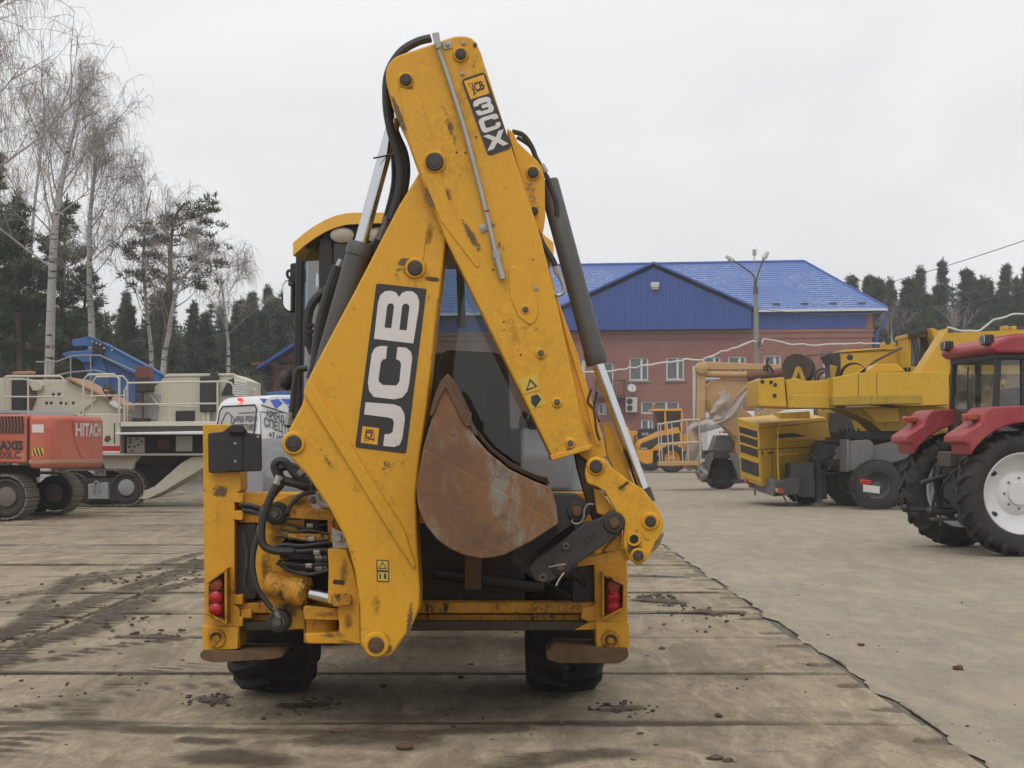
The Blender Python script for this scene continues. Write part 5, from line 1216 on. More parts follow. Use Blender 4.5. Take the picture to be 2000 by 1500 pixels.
def tractor_wheel(c, axis_out, Rr, W, rim_r, rubber, rimmat, parent, lugs=18, lug_h=.04, hub=None, name='wheel'):
    """tyre with herringbone lugs; axis_out points to the outer face"""
    ax = Vector(axis_out).normalized(); c = Vector(c); u = Vector((0, 0, 1)); w = ax.cross(u).normalized()
    h = W/2; r0 = Rr-lug_h
    m = MB(); m.lathe([(rim_r, h*.80), (rim_r+.02, h*.92), (rim_r+(r0-rim_r)*.55, h*1.02), (r0-.045, h*.97), (r0-.008, h*.80), (r0, h*.4), (r0, -h*.4), (r0-.008, -h*.80), (r0-.045, -h*.97), (rim_r+(r0-rim_r)*.55, -h*1.02), (rim_r+.02, -h*.92), (rim_r, -h*.80)], c, ax, 48)
    ty = m.build('tyre', M[rubber], parent, smooth=50)
    m = MB()
    def P(a, r, x): return c+ax*x+(u*math.cos(a)+w*math.sin(a))*r
    st = 2*math.pi/lugs
    for k in range(lugs):
        for sd in (1, -1):
            a0 = k*st+(st/2 if sd < 0 else 0); sw = st*.30
            def ring(x, a, top, ww): return [P(a-ww, top[0], x), P(a-ww*.75, top[1], x), P(a+ww*.75, top[1], x), P(a+ww, top[0], x)]
            secs = [(sd*-.02, a0+st*.42, (r0-.01, Rr), sw*.55), (sd*h*.45, a0+st*.12, (r0-.01, Rr), sw*.55), (sd*h*.80, a0-st*.06, (r0-.02, Rr-.012), sw*.62), (sd*h*.99, a0-st*.12, (r0-.10, Rr-.06), sw*.62), (sd*h*1.02, a0-st*.13, (r0-.16, r0-.12), sw*.5)]
            rg = [ring(*s) for s in secs]
            vs = [p for r_ in rg for p in r_]; fs = []
            for i in range(len(rg)-1):
                for j in range(3):
                    q_ = (i*4+j, i*4+j+1, (i+1)*4+j+1, (i+1)*4+j); fs.append(q_ if sd > 0 else tuple(reversed(q_)))
            fs += [(0, 1, 2, 3), (16, 17, 18, 19)]
            m.add(vs, fs)
    m.build('tread_lugs', M[rubber], ty, smooth=30)
    m = MB(); m.lathe([(rim_r+.012, h*.86), (rim_r, h*.90), (rim_r-.03, h*.80), (rim_r-.05, h*.45), (rim_r-.09, h*.30), (rim_r*.55, h*.12), (rim_r*.46, h*.30), (rim_r*.30, h*.34), (rim_r*.28, h*.5), (rim_r*.14, h*.52), (0, h*.50)], c, ax, 36)
    rm_ = m.build('rim', M[rimmat], parent, smooth=40)
    m = MB(); m.lathe([(rim_r+.012, -h*.86), (rim_r-.03, -h*.80), (rim_r-.06, -h*.2), (0, -h*.15)], c, ax, 32); m.build('rim_back', M[rimmat], parent, smooth=40)
    m = MB()
    for k in range(8):
        a = k*math.pi/4; p = c+(u*math.cos(a)+w*math.sin(a))*rim_r*.38+ax*(h*.30); m.cyl(p, p+ax*.03, .014, n=6)
    m.build('wheel_nuts', M['bolt'], rm_)
    return ty
for sx in (-1, 1):
    wg = bpy.data.objects.new('rear_wheel', None); C.objects.link(wg); wg.location = (MX-.02+sx*.885, 9.5, .71); own(wg, D)
    tractor_wheel((MX-.02+sx*.885, 9.5, .71), (sx, 0, 0), .72, .46, .36, 'rubber', 'roofyel', wg, 18, .045)
    wg = bpy.data.objects.new('front_wheel', None); C.objects.link(wg); wg.location = (MX+sx*.90, 11.7, .46); own(wg, D)
    tractor_wheel((MX+sx*.90, 11.7, .46), (sx, 0, 0), .47, .32, .23, 'rubber', 'roofyel', wg, 16, .03)
# mudguards: bowed shells over the rear wheels with a shelf to the cab
for sx in (-1, 1):
    x0, x1 = MX+sx*.62, MX+sx*1.12
    def fn(u, v, o=0.0):
        a = R(38+115*u); rr = (.84 if sx > 0 else .79)+.03*math.sin(math.pi*u)-o-.03*(2*v-1)**4
        return (x0+(x1-x0)*v, 9.5-rr*math.cos(a), .73+rr*math.sin(a))
    m = MB(); m.grid(lambda u, v: fn(u, v), 18, 8); m.grid(lambda u, v: fn(u, v, .03), 18, 8)
    o = m.build('mudguard', M['fender'], D, smooth=60)
    m = MB(); m.tube([fn(0, 0), fn(0, .5), fn(0, 1)], .018, 8, 3); m.tube([fn(k/12, 1) for k in range(13)], .018, 8, 1); m.build('mudguard_edge', M['fender'], o)
MB().ext([(8.74, 1.25), (8.80, 1.47, .05), (9.1, 1.66, .06), (9.5, 1.70), (9.5, 1.2), (8.9, 1.15)], 'x', .05, .34).build('mudguard_shelf', M['fender'], D, .02)
MB().ext([(8.84, 1.22), (8.88, 1.36, .05), (9.1, 1.48, .06), (9.5, 1.53), (9.5, 1.2), (8.9, 1.15)], 'x', -1.44, -1.18).build('mudguard_shelf', M['fender'], D, .02)
# cab
CD = 9.0
xl, xr = PX(588, 0, CD).x, PX(1066, 0, CD).x
roof = MB()
def roof_pt(u, v, top):
    # u across, v front-to-back
    x = xl-.045+(xr-xl+.09)*u; e = abs(2*u-1)
    z = 2.885-.17*max(0, (e-.55)/.45)**1.8-.05*(2*v-1)**2*.5
    if not top: z = z-.055-.02*e
    y = CD-.02+1.55*v-(.05*(1-e*e) if v < .5 else -.1*(1-e*e))
    return (x, y, z)
roof.grid(lambda u, v: roof_pt(u, v, True), 24, 10); roof.grid(lambda u, v: roof_pt(1-u, v, False), 24, 10)
for v in (0, 1):
    for i in range(24):
        a, b = (i/24, (i+1)/24)
        q_ = [roof_pt(a, v, False), roof_pt(b, v, False), roof_pt(b, v, True), roof_pt(a, v, True)]
        roof.add(q_ if v == 0 else q_[::-1], [(0, 1, 2, 3)])
for u in (0, 1):
    for j in range(10):
        a, b = (j/10, (j+1)/10); q_ = [roof_pt(u, a, False), roof_pt(u, a, True), roof_pt(u, b, True), roof_pt(u, b, False)]
        roof.add(q_ if u == 0 else q_[::-1], [(0, 1, 2, 3)])
roof = roof.build('cab_roof', M['roofyel'], D, smooth=50, weld=True)
plate('roof_lining', [(592, 480), (600, 466), (640, 444, 8), (662, 432, 8), (720, 430), (940, 430), (1000, 436, 8), (1040, 458), (1058, 480), (1050, 484), (1000, 474), (648, 474), (626, 462), (600, 484)], CD-.0, CD+.12, 'black', D, .01)
MB().box(xl+.03, xr-.03, CD+.12, CD+1.42, 2.70, 2.735).build('headlining', M['black'], D)
for x in (668, 738, 905, 960):
    c_ = PX(x, 459, CD-.03); s_ = CD/F
    o = MB(); o.lathe([(23*s_, .0), (25*s_, -.05), (18*s_, -.10)], c_, (0, -1, 0), 20); 
    o.v = [(c_.x+(a-c_.x), b, c_.z+(z-c_.z)*.66) for a, b, z in o.v]; o = o.build('work_lamp', M['black'], D)
    m = MB(); m.lathe([(0, .012), (12*s_, .010), (20*s_, .004), (23*s_, 0)], c_, (0, -1, 0), 20); m.v = [(a, b, c_.z+(z-c_.z)*.66) for a, b, z in m.v]; m.build('lamp_lens', M['clear_lens'], o)
def bar(a, b, w, name='cab_pillar', mat='black', dd=.05):
    (x0, y0, d0), (x1, y1, d1) = a, b; A, B = PX(*a), PX(*b)
    m = MB(); h = w/2; m.slab([(A.x-h, A.y, A.z), (A.x+h, A.y, A.z), (B.x+h, B.y, B.z), (B.x-h, B.y, B.z)], [(A.x-h, A.y+dd, A.z), (A.x+h, A.y+dd, A.z), (B.x+h, B.y+dd, B.z), (B.x-h, B.y+dd, B.z)])
    return m.build(name, M[mat], D, .008)
bar((578, 905, 9.5), (586, 470, 9.5), .05); bar((634, 905, CD), (636, 462, CD), .08)
bar((1050, 905, CD), (1038, 455, CD), .08); bar((1068, 905, 9.5), (1056, 470, 9.5), .05)
bar((600, 905, 10.42), (608, 470, 10.42), .06); bar((1066, 905, 10.42), (1058, 470, 10.42), .06)
MB().box(xl, xr, CD+.0, CD+1.45, .95, 1.32).build('cab_floor', M['black'], D, .02)
MB().box(xl+.1, xr-.1, CD-.02, CD+.03, 1.30, 1.40).build('window_sill', M['black'], D, .01)
def pane(pts, name='window_pane', mat='glass'):
    m = MB(); m.add(pts, [tuple(range(len(pts)))]); return m.build(name, M[mat], D, smooth=0)
pane([PX(650, 905, CD+.01), PX(1036, 905, CD+.01), PX(1026, 466, CD+.01), PX(652, 466, CD+.01)], 'rear_window')
pane([PX(582, 905, 9.5), PX(630, 905, CD+.02), PX(632, 462, CD+.02), PX(590, 470, 9.5)], 'quarter_window')
pane([PX(1054, 905, CD+.02), PX(1068, 905, 9.5), PX(1058, 470, 9.5), PX(1042, 462, CD+.02)], 'quarter_window')
pane([PX(600, 905, 10.44), PX(1066, 905, 10.44), PX(1058, 470, 10.44), PX(608, 470, 10.44)], 'windscreen')
pane([PX(580, 905, 9.52), PX(590, 470, 9.52), PX(610, 470, 10.40), PX(602, 905, 10.40)], 'door_window')
pane([PX(1068, 905, 9.52), PX(1058, 470, 9.52), PX(1058, 470, 10.40), PX(1066, 905, 10.40)], 'door_window')
# inside the cab
bar((902, 640, 9.9), (897, 470, 9.9), .05, 'blind_strap', 'fender')
MB().ext([(-.50, 1.25), (-.47, 2.02, .06), (-.42, 2.10, .08), (-.06, 2.08, .08), (-.02, 1.98, .06), (0, 1.25)], 'y', 9.55, 9.68).build('seat_backrest', M['black'], D, .03)
MB().ext([(-.36, 1.25), (-.36, 1.86, .04), (-.16, 1.86, .04), (-.16, 1.25)], 'y', 9.46, 9.54).build('seat_pad', M['black'], D, .03)
MB().box(-.5, 0, 9.5, 10.0, 1.22, 1.36).build('seat_cushion', M['black'], D, .04)
MB().box(xl+.05, xr-.05, 10.2, 10.4, 1.3, 1.62).build('dashboard', M['black'], D, .04); MB().box(MX-.1, MX+.45, 10.12, 10.38, 1.6, 2.12).build('instrument_cowl', M['black'], D, .06)
m = MB(); m.lathe([(.19, 0), (.205, .015), (.22, 0), (.205, -.015), (.19, 0)], (-.28, 10.05, 1.72), (0, -.6, .8), 24); m.cyl((-.28, 10.08, 1.68), (-.28, 10.25, 1.4), .03); m.build('steering_wheel', M['black'], D)
for x in (-.62, .06): MB().tube([(x, 9.25, 1.3), (x, 9.22, 1.62), (x+.02, 9.2, 1.70)], .02, 8).build('control_lever', M['black'], D)
m = MB(); m.box(.06, .2, 9.25, 9.9, 1.30, 1.62); m.build('side_console', M['black'], D, .03)
# mirror, door lamp, handles
m = MB(); m.prism([(567, 515, 3), (590, 511, 3), (594, 545, 3), (586, 552), (566, 550, 3)], 9.7, 9.85); o = m.build('mirror_bracket', M['black'], D, .01)
o = plate('mirror_housing', [(551, 555, 8), (560, 545, 8), (578, 545, 6), (580, 600), (576, 611, 6), (562, 610, 8), (552, 600, 6)], 9.85, 9.90, 'black', D, .01)
m = MB(); m.prism([(553.5, 557, 7), (561, 547, 6), (576, 547, 5), (577, 600), (574, 607.5, 6), (563, 607, 7), (554.5, 598, 6)], 9.846, 9.849); xc_ = PX(565, 0, 9.85).x; m.v = [(x, y-.012+.19*(x-xc_), z) for x, y, z in m.v]; m.build('mirror_glass', M['mirror'], o)
MB().tube([PX(570, 545, 9.8), PX(562, 540, 9.8), PX(562, 530, 9.8), PX(572, 528, 9.8)], .01, 6).build('mirror_arm', M['black'], D)
m = MB(); m.ball(PX(560, 742, 9.7), .05, 12, 8, (1, 1.2, 1.35)); m.build('side_lamp', M['black'], D)
m = MB(); m.tube([PX(1126, 528, 9.9), PX(1136, 534, 9.9), PX(1137, 550, 9.9)], .012, 6); m.build('mirror_arm', M['black'], D)
# bonnet, loader arms and front bucket (hidden behind the cab from here)
MB().ext([(10.5, .9), (10.5, 1.62, .05), (12.6, 1.42, .12), (12.75, .9)], 'x', MX-.42, MX+.42).build('bonnet', M['jcb'], D, .03)
for sx in (-1, 1):
    MB().ext([(10.3, 1.18), (10.5, 1.30, .08), (11.9, 1.1, .1), (13.1, .36), (13.0, .22), (11.8, .88, .1)], 'x', MX+sx*.62, MX+sx*.72).build('loader_arm', M['jcb'], D, .01)
MB().ext([(13.0, .12), (13.0, .86), (13.12, .9), (13.3, .62), (13.36, .3), (13.9, .12), (13.9, .08)], 'x', MX-1.16, MX+1.16).build('front_bucket', M['jcb_worn'], D, .01)
# ------------------------------------------------------------------ orange tracked excavator
M['orange'] = paint('faded_orange_paint', (.50, .105, .06), .5, (.40, .24, .17), .75, .7, (.30, .17, .09), scale=.8, var=.14, kind='obj')
M['tan_dirt'] = paint('rubbed_dusty_paint', (.40, .22, .13), .7, (.28, .2, .14), .8, .8, (.5, .12, .05), scale=1.5)
M['track'] = paint('dusty_track_steel', (.13, .108, .085), .7, (.20, .165, .125), .9, .3, scale=2)
M['trackdark'] = paint('dark_undercarriage', (.035, .032, .028), .75, (.10, .08, .06), .8)
M['cream'] = paint('cream_machine_paint', (.56, .53, .43), .5, (.28, .22, .15), .5, .7, (.16, .09, .05), scale=.9)
M['screenblue'] = paint('blue_machine_paint', (.045, .13, .34), .45, (.10, .12, .16), .4, .5, (.45, .45, .45))
M['railgrey'] = paint('grey_handrail', (.30, .31, .31), .5, (.2, .17, .14), .5)
M['redbrown'] = paint('red_oxide', (.17, .045, .035), .6, (.08, .05, .04), .6)
M['handred'] = plain('red_stripe', (.45, .02, .03), .45)
EX = Vector((-11.42, 31.6, 0))
X_ = thing('excavator', 'orange tracked excavator with rounded counterweight at the left edge', 'excavator', EX)
Mh = Matrix.Translation(EX) @ Matrix.Rotation(R(172), 4, 'Z'); Mt = Matrix.Translation(EX) @ Matrix.Rotation(R(175), 4, 'Z')
def arc_pts(rad, y0, x0):
    a1 = math.asin(y0/rad); return [(-rad*math.cos(a), rad*math.sin(a)) for a in np.linspace(a1, -a1, 15)]
cw = [(-2.16, 1.3)]+[(-2.50, 1.3), (-2.60, 1.26)]+arc_pts(2.90, 1.12, 0)+[(-2.60, -1.26), (-2.50, -1.3), (-2.16, -1.3)]
body = MB(Mh).ext(cw, 'z', 1.02, 2.06).build('counterweight', M['orange'], X_, .09, seg=3, smooth=50)
MB(Mh).ext([(x*1.002-.004, y*1.002) for x, y in cw], 'z', 1.10, 1.19).build('rubbed_band', M['tan_dirt'], body, .02, smooth=50)
hs = MB(Mh).box(-2.15, .9, -1.29, 1.29, 1.12, 2.08).build('engine_house', M['orange'], X_, .04)
MB(Mh).ext([(-2.2, 1.95), (-2.0, 2.16, .06), (.6, 2.2, .06), (.7, 1.95)], 'y', -1.15, 1.15).build('engine_cover', M['fender'], X_, .05)
sl_ = MB().box(-.022, .022, -.008, .006, -.11, .11).mesh('louvre', M['black'], 0)
sl2 = MB().box(-.022, .022, -.008, .006, -.06, .06).mesh('louvre', M['black'], 0)
for k in range(14):
    for z, me in ((1.93, sl_), (1.76, sl2)):
        o = bpy.data.objects.new('louvre', me); C.objects.link(o); p = Mh @ Vector((-2.05+k*.068, 1.296, z)); o.location = p; o.rotation_euler = (0, R(8), R(172)); own(o, X_)
MB(Mh).box(-2.165, -2.15, 1.285, 1.30, 1.05, 2.02).build('panel_gap', M['black'], X_, smooth=0)
def rear(x, y): a = x/2.91; return Mh @ Vector((-2.907*math.cos(a), -2.907*math.sin(a), y))
lettering('maker_lettering', 'HITACHI', lambda x, y: rear(x+.02, y+1.77), M['decal_white'], X_, .36, .012, .92)
def sideb(x, y): return Mh @ Vector((-1.80-x, 1.302, y))
lettering('model_lettering', 'ZAXIS', lambda x, y: sideb(x-.05+y*.0, y+1.46), M['decal_black'], X_, .24, .012, .95)
lettering('model_lettering', '200LC', lambda x, y: sideb(x-.05, y+1.28), M['redbrown'], X_, .20, .006, 1.0)
def cwside(x0, x1, z0, z1, mt, out=1.304, n='sticker'):
    m = MB(Mh); m.add([(x0, out, z0), (x1, out, z0), (x1, out, z1), (x0, out, z1)], [(0, 1, 2, 3)]); return m.build(n, M[mt], X_, smooth=0)
cwside(-2.49, -2.25, 1.72, 1.88, 'decal_white'); cwside(-2.49, -2.25, 1.27, 1.42, 'sticker')
for k in range(3):
    x = -2.48+k*.075; m = MB(Mh); m.add([(x, 1.306, 1.27), (x+.04, 1.306, 1.27), (x+.085 if x+.085 < -2.26 else -2.26, 1.306, 1.42), (x+.055, 1.306, 1.42)], [(0, 1, 2, 3)]); m.build('hazard_stripe', M['decal_black'], X_, smooth=0)
m = MB(); m.add([rear(-.70, 1.98), rear(.75, 1.98)]+[rear(.75, 1.6), rear(.52, 1.2), rear(-.45, 1.2), rear(-.62, 1.55)], []); 
o = MB().tube([rear(-.72, 2.0)*1, rear(-.66, 1.62), rear(-.45, 1.27), rear(-.40, 1.24), rear(.55, 1.24), rear(.62, 1.3), rear(.78, 1.66)], .012, 6, 1).build('embossed_line', M['orange'], X_)
MB(Mh).box(-1.4, 1.6, -.9, .9, .80, 1.05).build('slew_ring', M['trackdark'], X_, .03)
MB(Mh).ext([(.95, 1.12), (.95, 2.6, .1), (1.2, 2.95, .15), (2.2, 2.95, .3), (2.6, 1.9), (2.5, 1.12)], 'y', .25, 1.25).build('cab', M['orange'], X_, .05)
MB(Mh).ext([(1.2, 1.7), (1.2, 2.3), (2.6, 4.8, .5), (3.4, 4.7, .4), (6.2, 2.6), (6.0, 2.3), (3.2, 4.1, .4), (2.8, 4.0, .4), (1.8, 1.7)], 'y', -.35, .15).build('boom', M['orange'], X_, .03)
MB(Mh).ext([(6.0, 2.9), (6.3, 2.8), (6.6, .6), (6.2, .5)], 'y', -.3, .1).build('stick', M['orange'], X_, .03)
MB(Mh).ext([(6.6, .9), (6.1, .2, .2), (6.6, .02, .2), (7.2, .35), (6.9, .9)], 'y', -.6, .4).build('bucket', M['rustdark'], X_, .02)
# tracks
def stadium(L, r_, zc, pitch):
    out = []; per = 2*L+2*math.pi*r_; n = int(per/pitch)
    for k in range(n):
        s = per*k/n
        if s < L: out.append((-L/2+s, zc+r_, 0))
        elif s < L+math.pi*r_: a = (s-L)/r_; out.append((L/2+r_*math.sin(a), zc+r_*math.cos(a), a))
        elif s < 2*L+math.pi*r_: out.append((L/2-(s-L-math.pi*r_), zc-r_, math.pi))
        else: a = (s-2*L-math.pi*r_)/r_; out.append((-L/2-r_*math.sin(a), zc-r_*math.cos(a), math.pi+a))
    return out
def crawler(parent, M0, yc, width, L, r_, pitch, hubmat='track', sgn=1):
    m = MB(); w = width/2
    m.slab([(-pitch*.47, -w, -.02), (pitch*.47, -w, -.02), (pitch*.47, -w, .012), (pitch*.36, -w, .014), (pitch*.33, -w, .038), (pitch*.24, -w, .038), (pitch*.2, -w, .014), (-pitch*.05, -w, .014), (-pitch*.1, -w, .034), (-pitch*.2, -w, .034), (-pitch*.24, -w, .012), (-pitch*.47, -w, .012)],
           [(-pitch*.47, w, -.02), (pitch*.47, w, -.02), (pitch*.47, w, .012), (pitch*.36, w, .014), (pitch*.33, w, .038), (pitch*.24, w, .038), (pitch*.2, w, .014), (-pitch*.05, w, .014), (-pitch*.1, w, .034), (-pitch*.2, w, .034), (-pitch*.24, w, .012), (-pitch*.47, w, .012)])
    me = m.mesh('track_shoe', M['track'], 0)
    for x, z, a in stadium(L, r_, r_+.04, pitch):
        o = bpy.data.objects.new('track_shoe', me); C.objects.link(o)
        Mm = M0 @ Matrix.Translation((x, yc, z)) @ Matrix.Rotation(a, 4, 'Y')
        o.location = Mm.to_translation(); o.rotation_euler = Mm.to_euler(); own(o, parent)
    MB(M0).ext([(-L/2, .22, .1), (L/2, .22, .1), (L/2+.12, r_+.04), (L/2, r_*2-.16, .1), (-L/2, r_*2-.16, .1), (-L/2-.12, r_+.04)], 'y', yc-w*.55, yc+w*.55).build('track_frame', M['trackdark'], parent, .02)
    for x, rr, nm in ((L/2, r_-.05, 'idler'), (-L/2, r_-.05, 'sprocket')):
        o = MB(M0).lathe([(rr, -.1), (rr, .1), (rr*.86, .12), (rr*.8, .07), (rr*.5, .06), (rr*.46, .11), (0, .12)], (x, yc+sgn*w*.5, r_+.04), (0, sgn, 0), 28).build(nm, M['trackdark'], parent)
        MB(M0).lathe([(rr*.54, .085), (rr*.5, .11), (rr*.25, .13), (0, .135)], (x, yc+sgn*w*.5, r_+.04), (0, sgn, 0), 24).build('hub', M[hubmat], o)
    for k in range(6):
        x = -L/2+.35+k*(L-.7)/5
        MB(M0).lathe([(0, .14), (.08, .14), (.13, .1), (.16, .08), (.16, -.1)], (x, yc+sgn*w*.4, .21), (0, sgn, 0), 16).build('track_roller', M['trackdark'], parent)
for yc in (1.2, -1.2): crawler(X_, Mt, yc, .60, 3.35, .42, .19)
MB(Mt).box(-1.3, 1.3, -1.0, 1.0, .45, .8).build('undercarriage', M['trackdark'], X_, .04)

# ------------------------------------------------------------------ cream tracked crusher
CRD = 36.5
CR = thing('mobile_crusher', 'cream tracked mobile crusher with handrails and engine housing behind the orange excavator', 'crusher', PX(200, 865, CRD)*1)
CR.location.z = 0
def cp(name, pts, d0, d1, mat='cream', parent=CR, bevel=.015): return MB().prism(pts, CRD+d0, CRD+d1).build(name, M[mat], parent, bevel)
def ct(name, pts, r_, d=0.0, mat='cream', parent=CR, sub=1, n=7): return MB().tube([PX(a, b, CRD+d) for a, b in pts], r_, n, sub).build(name, M[mat], parent)
cp('crusher_body', [(-60, 760), (-60, 738), (40, 738), (60, 742), (128, 741), (192, 772), (236, 800), (236, 812), (-60, 812)], .35, 1.9)
cp('tan_belt_cover', [(126, 738), (134, 736), (236, 790), (238, 802), (192, 772)], .2, 1.9, 'tan_dirt')
cp('side_rib', [(120, 808), (128, 800), (186, 775), (190, 780), (150, 812)], .3, .5)
for x, y in ((104, 770), (115, 770), (91, 787), (100, 787), (119, 787), (128, 788), (143, 787), (152, 806), (66, 768)):
    MB().lathe([(0, .012), (.026, .012), (.04, 0)], PX(x, y, CRD+.35), (0, -1, 0), 10).build('bolt', M['dark'], CR)
cp('torn_panel', [(58, 752), (74, 742), (84, 752), (80, 762), (64, 764)], .25, .36, 'cream'); cp('rust_patch', [(55, 755), (66, 746), (72, 772), (62, 800), (56, 800)], .3, .36, 'rustdark')
cp('dark_gap', [(22, 742), (50, 742), (50, 805), (22, 805)], .25, .36, 'dark')
cp('top_cap', [(24, 726), (60, 724), (60, 730), (24, 732)], .5, .9, 'tan_dirt')
cp('deck_box', [(150, 808), (235, 808), (235, 890), (150, 890)], -.3, 1.8)
cp('red_stripe', [(190, 871), (234.5, 871), (234.5, 881), (190, 881)], -.305, -.2, 'handred', bevel=0); cp('white_stripe', [(190, 881), (234.5, 881), (234.5, 884), (190, 884)], -.305, -.2, 'white', bevel=0)
cp('lion_emblem', [(203, 860), (206, 852, 2), (214, 850), (217, 858), (210, 865)], -.305, -.25, 'rustdark', bevel=0)
cp('door_handle', [(222.5, 826), (224.5, 826), (224.5, 866), (222.5, 866)], -.31, -.25, 'black', bevel=0)
cp('walkway_beam', [(235, 824), (520, 822), (520, 831), (235, 833)], -.4, 1.2); cp('walkway_back', [(236, 833), (520, 832), (520, 845), (236, 845)], .1, 1.2, 'cream')
cp('shelf_lid', [(224, 845), (400, 842), (520, 842), (520, 848), (226, 849)], -.75, .1, 'white')
cp('cabinet', [(235, 849), (520, 849), (520, 888), (235, 888)], .12, 1.3, 'dark'); cp('cabinet_sill', [(235, 886), (520, 885), (520, 890), (235, 890)], -.3, 1.3)
for pts, mt in (([(247, 853), (282, 853), (282, 885), (247, 885)], 'whitegrey'), ([(308, 858), (330, 858), (330, 878), (308, 878)], 'rustdark'), ([(343, 851), (375, 851), (375, 882), (343, 882)], 'whitegrey')): cp('switch_panel', pts, .02, .12, mt)
for x, y in ((254, 858), (254, 864), (268, 857), (262, 872), (270, 868), (276, 862), (252, 873), (258, 880)): cp('push_button', [(x-1.5, y-1.5), (x+2, y-1.5), (x+2, y+2), (x-1.5, y+2)], -.01, .03, 'redbrown' if x > 258 else 'black', bevel=0)
cp('under_frame', [(150, 890), (400, 890), (390, 905), (270, 906), (262, 935), (210, 930), (195, 900)], .2, 1.6, 'trackdark')
cp('chute_side', [(195, 890), (275, 890), (262, 905), (258, 935), (238, 925), (205, 915)], -.05, .15)
cp('lower_conveyor', [(270, 974), (282, 958), (300, 952), (352, 906), (375, 892), (420, 890), (420, 900), (395, 915), (320, 960), (285, 976)], -.15, 1.0)
cp('conveyor_inside', [(275, 955), (268, 915), (290, 900), (370, 896), (345, 912), (300, 950)], .5, .9, 'trackdark')
cp('engine_housing', [(252, 826), (262, 790), (306, 752), (326, 731, 3), (454, 730, 3), (482, 743), (482, 826)], .35, 2.4)
cp('roof_edge', [(318, 737), (327, 730), (456, 729), (458, 734), (330, 736)], .32, .6)
guard = cp('mesh_guard', [(254, 820), (262, 792), (306, 770), (314, 770), (308, 812), (308, 820)], .31, .36, 'railgrey')
for k in range(9): ct('guard_strut', [(258+k*6, 818), (266+k*5.5, 784-k*1.2)], .006, .3, 'cream', guard)
cp('recess', [(343, 803), (380, 802), (380, 824), (343, 824)], .32, .36, 'black', bevel=0)
cp('exhaust_box', [(390, 736), (425, 735), (424, 804), (390, 805)], .1, .5, 'black'); cp('stack', [(411, 727, 2), (423, 727, 2), (424, 736), (410, 736)], .15, .4, 'black')
MB().cyl(PX(417, 736, CRD+.3), PX(417, 724, CRD+.3), .07, n=12).build('exhaust_pipe', M['black'], CR)
cp('dark_opening', [(432, 772), (444, 744), (456, 738), (456, 772)], .3, .36, 'black', bevel=0)
for k in range(7): cp('louvre', [(458, 742+k*4.6), (480, 747+k*4.2), (480, 749+k*4.2), (458, 744.6+k*4.6)], .30, .37, 'white', bevel=0)
for x in (428, 436): ct('stack_pipe', [(x-30, 804), (x-30, 826)], .05, .2)
ct('towing_eye', [(482, 766), (492, 766), (494, 760), (498, 760), (498, 768)], .03, .8, 'cream', sub=3)
# handrails
ct('handrail', [(8, 812), (8, 738), (12, 735), (118, 735), (125, 741), (125, 800)], .028, -.35); ct('handrail', [(8, 775), (125, 775)], .02, -.35); ct('handrail', [(20, 812), (20, 742), (14, 736)], .024, -.2); ct('handrail', [(55, 812), (55, 736)], .022, -.35)
ct('handrail', [(163, 808), (163, 742), (172, 732), (222, 731), (233, 740), (233, 826)], .028, -.35); ct('handrail', [(180, 808), (180, 748), (188, 736), (240, 735), (249, 744), (249, 824)], .026, .1)
ct('handrail', [(163, 774), (250, 772)], .018, -.3)
ct('handrail', [(244, 762), (250, 748), (440, 745), (452, 748), (456, 756), (456, 770)], .024, -.35); ct('handrail', [(242, 790), (425, 788)], .02, -.35); ct('handrail', [(243, 824), (243, 762)], .022, -.35); ct('handrail', [(332, 824), (332, 750)], .024, -.35)
ct('handrail', [(425, 824), (425, 746)], .026, -.35); ct('brace', [(290, 768), (310, 792), (390, 795)], .02, .2)
# belt motor on its post, spring heap, panel
cp('motor_cover', [(264, 716, 3), (290, 715, 3), (290, 738), (264, 738)], -.1, .35, 'redbrown'); cp('motor_drum', [(263, 738), (292, 738, 3), (294, 764, 4), (264, 767, 4)], -.1, .35, 'dark')
ct('motor_post', [(279, 764), (279, 822)], .03, .1, 'redbrown'); ct('motor_post', [(265, 766), (265, 785), (276, 780)], .025, .1, 'redbrown'); cp('motor_foot', [(258, 816), (286, 816), (286, 824), (258, 824)], -.1, .3, 'dark'); cp('blue_hook', [(252, 780), (258, 770), (272, 772), (262, 786)], .1, .3, 'screenblue')
rr = random.Random(4)
for k in range(11):
    x = 204+rr.uniform(-2, 20); y = 756+rr.uniform(-6, 14); a = [(x, y), (x+rr.uniform(-10, 10), y+rr.uniform(-4, 8)), (x+rr.uniform(-2, 12), y+rr.uniform(5, 16))]
    ct('bent_steel_spring', a, .022, rr.uniform(-.2, .1), 'rustdark', sub=3)
cp('broken_flap', [(212, 786), (220, 782), (236, 796), (234, 800), (220, 794)], -.1, .1, 'white')
crawler(CR, Matrix.Translation(PX(200, 865, CRD+.1)-Vector((0, 0, CH))) @ Matrix.Rotation(math.pi, 4, 'Z'), 0, .5, 1.25, .42, .17, 'railgrey')
crawler(CR, Matrix.Translation(PX(210, 865, CRD+2.6)-Vector((0, 0, CH))) @ Matrix.Rotation(math.pi, 4, 'Z'), 0, .5, 1.25, .42, .17, 'railgrey')
cp('drive_guard', [(172, 945), (210, 942), (212, 975), (172, 975)], -.3, .0, 'railgrey'); ct('lifting_ring', [(184, 962), (184, 945), (188, 940), (193, 945), (193, 960)], .02, -.32, 'railgrey', sub=3)

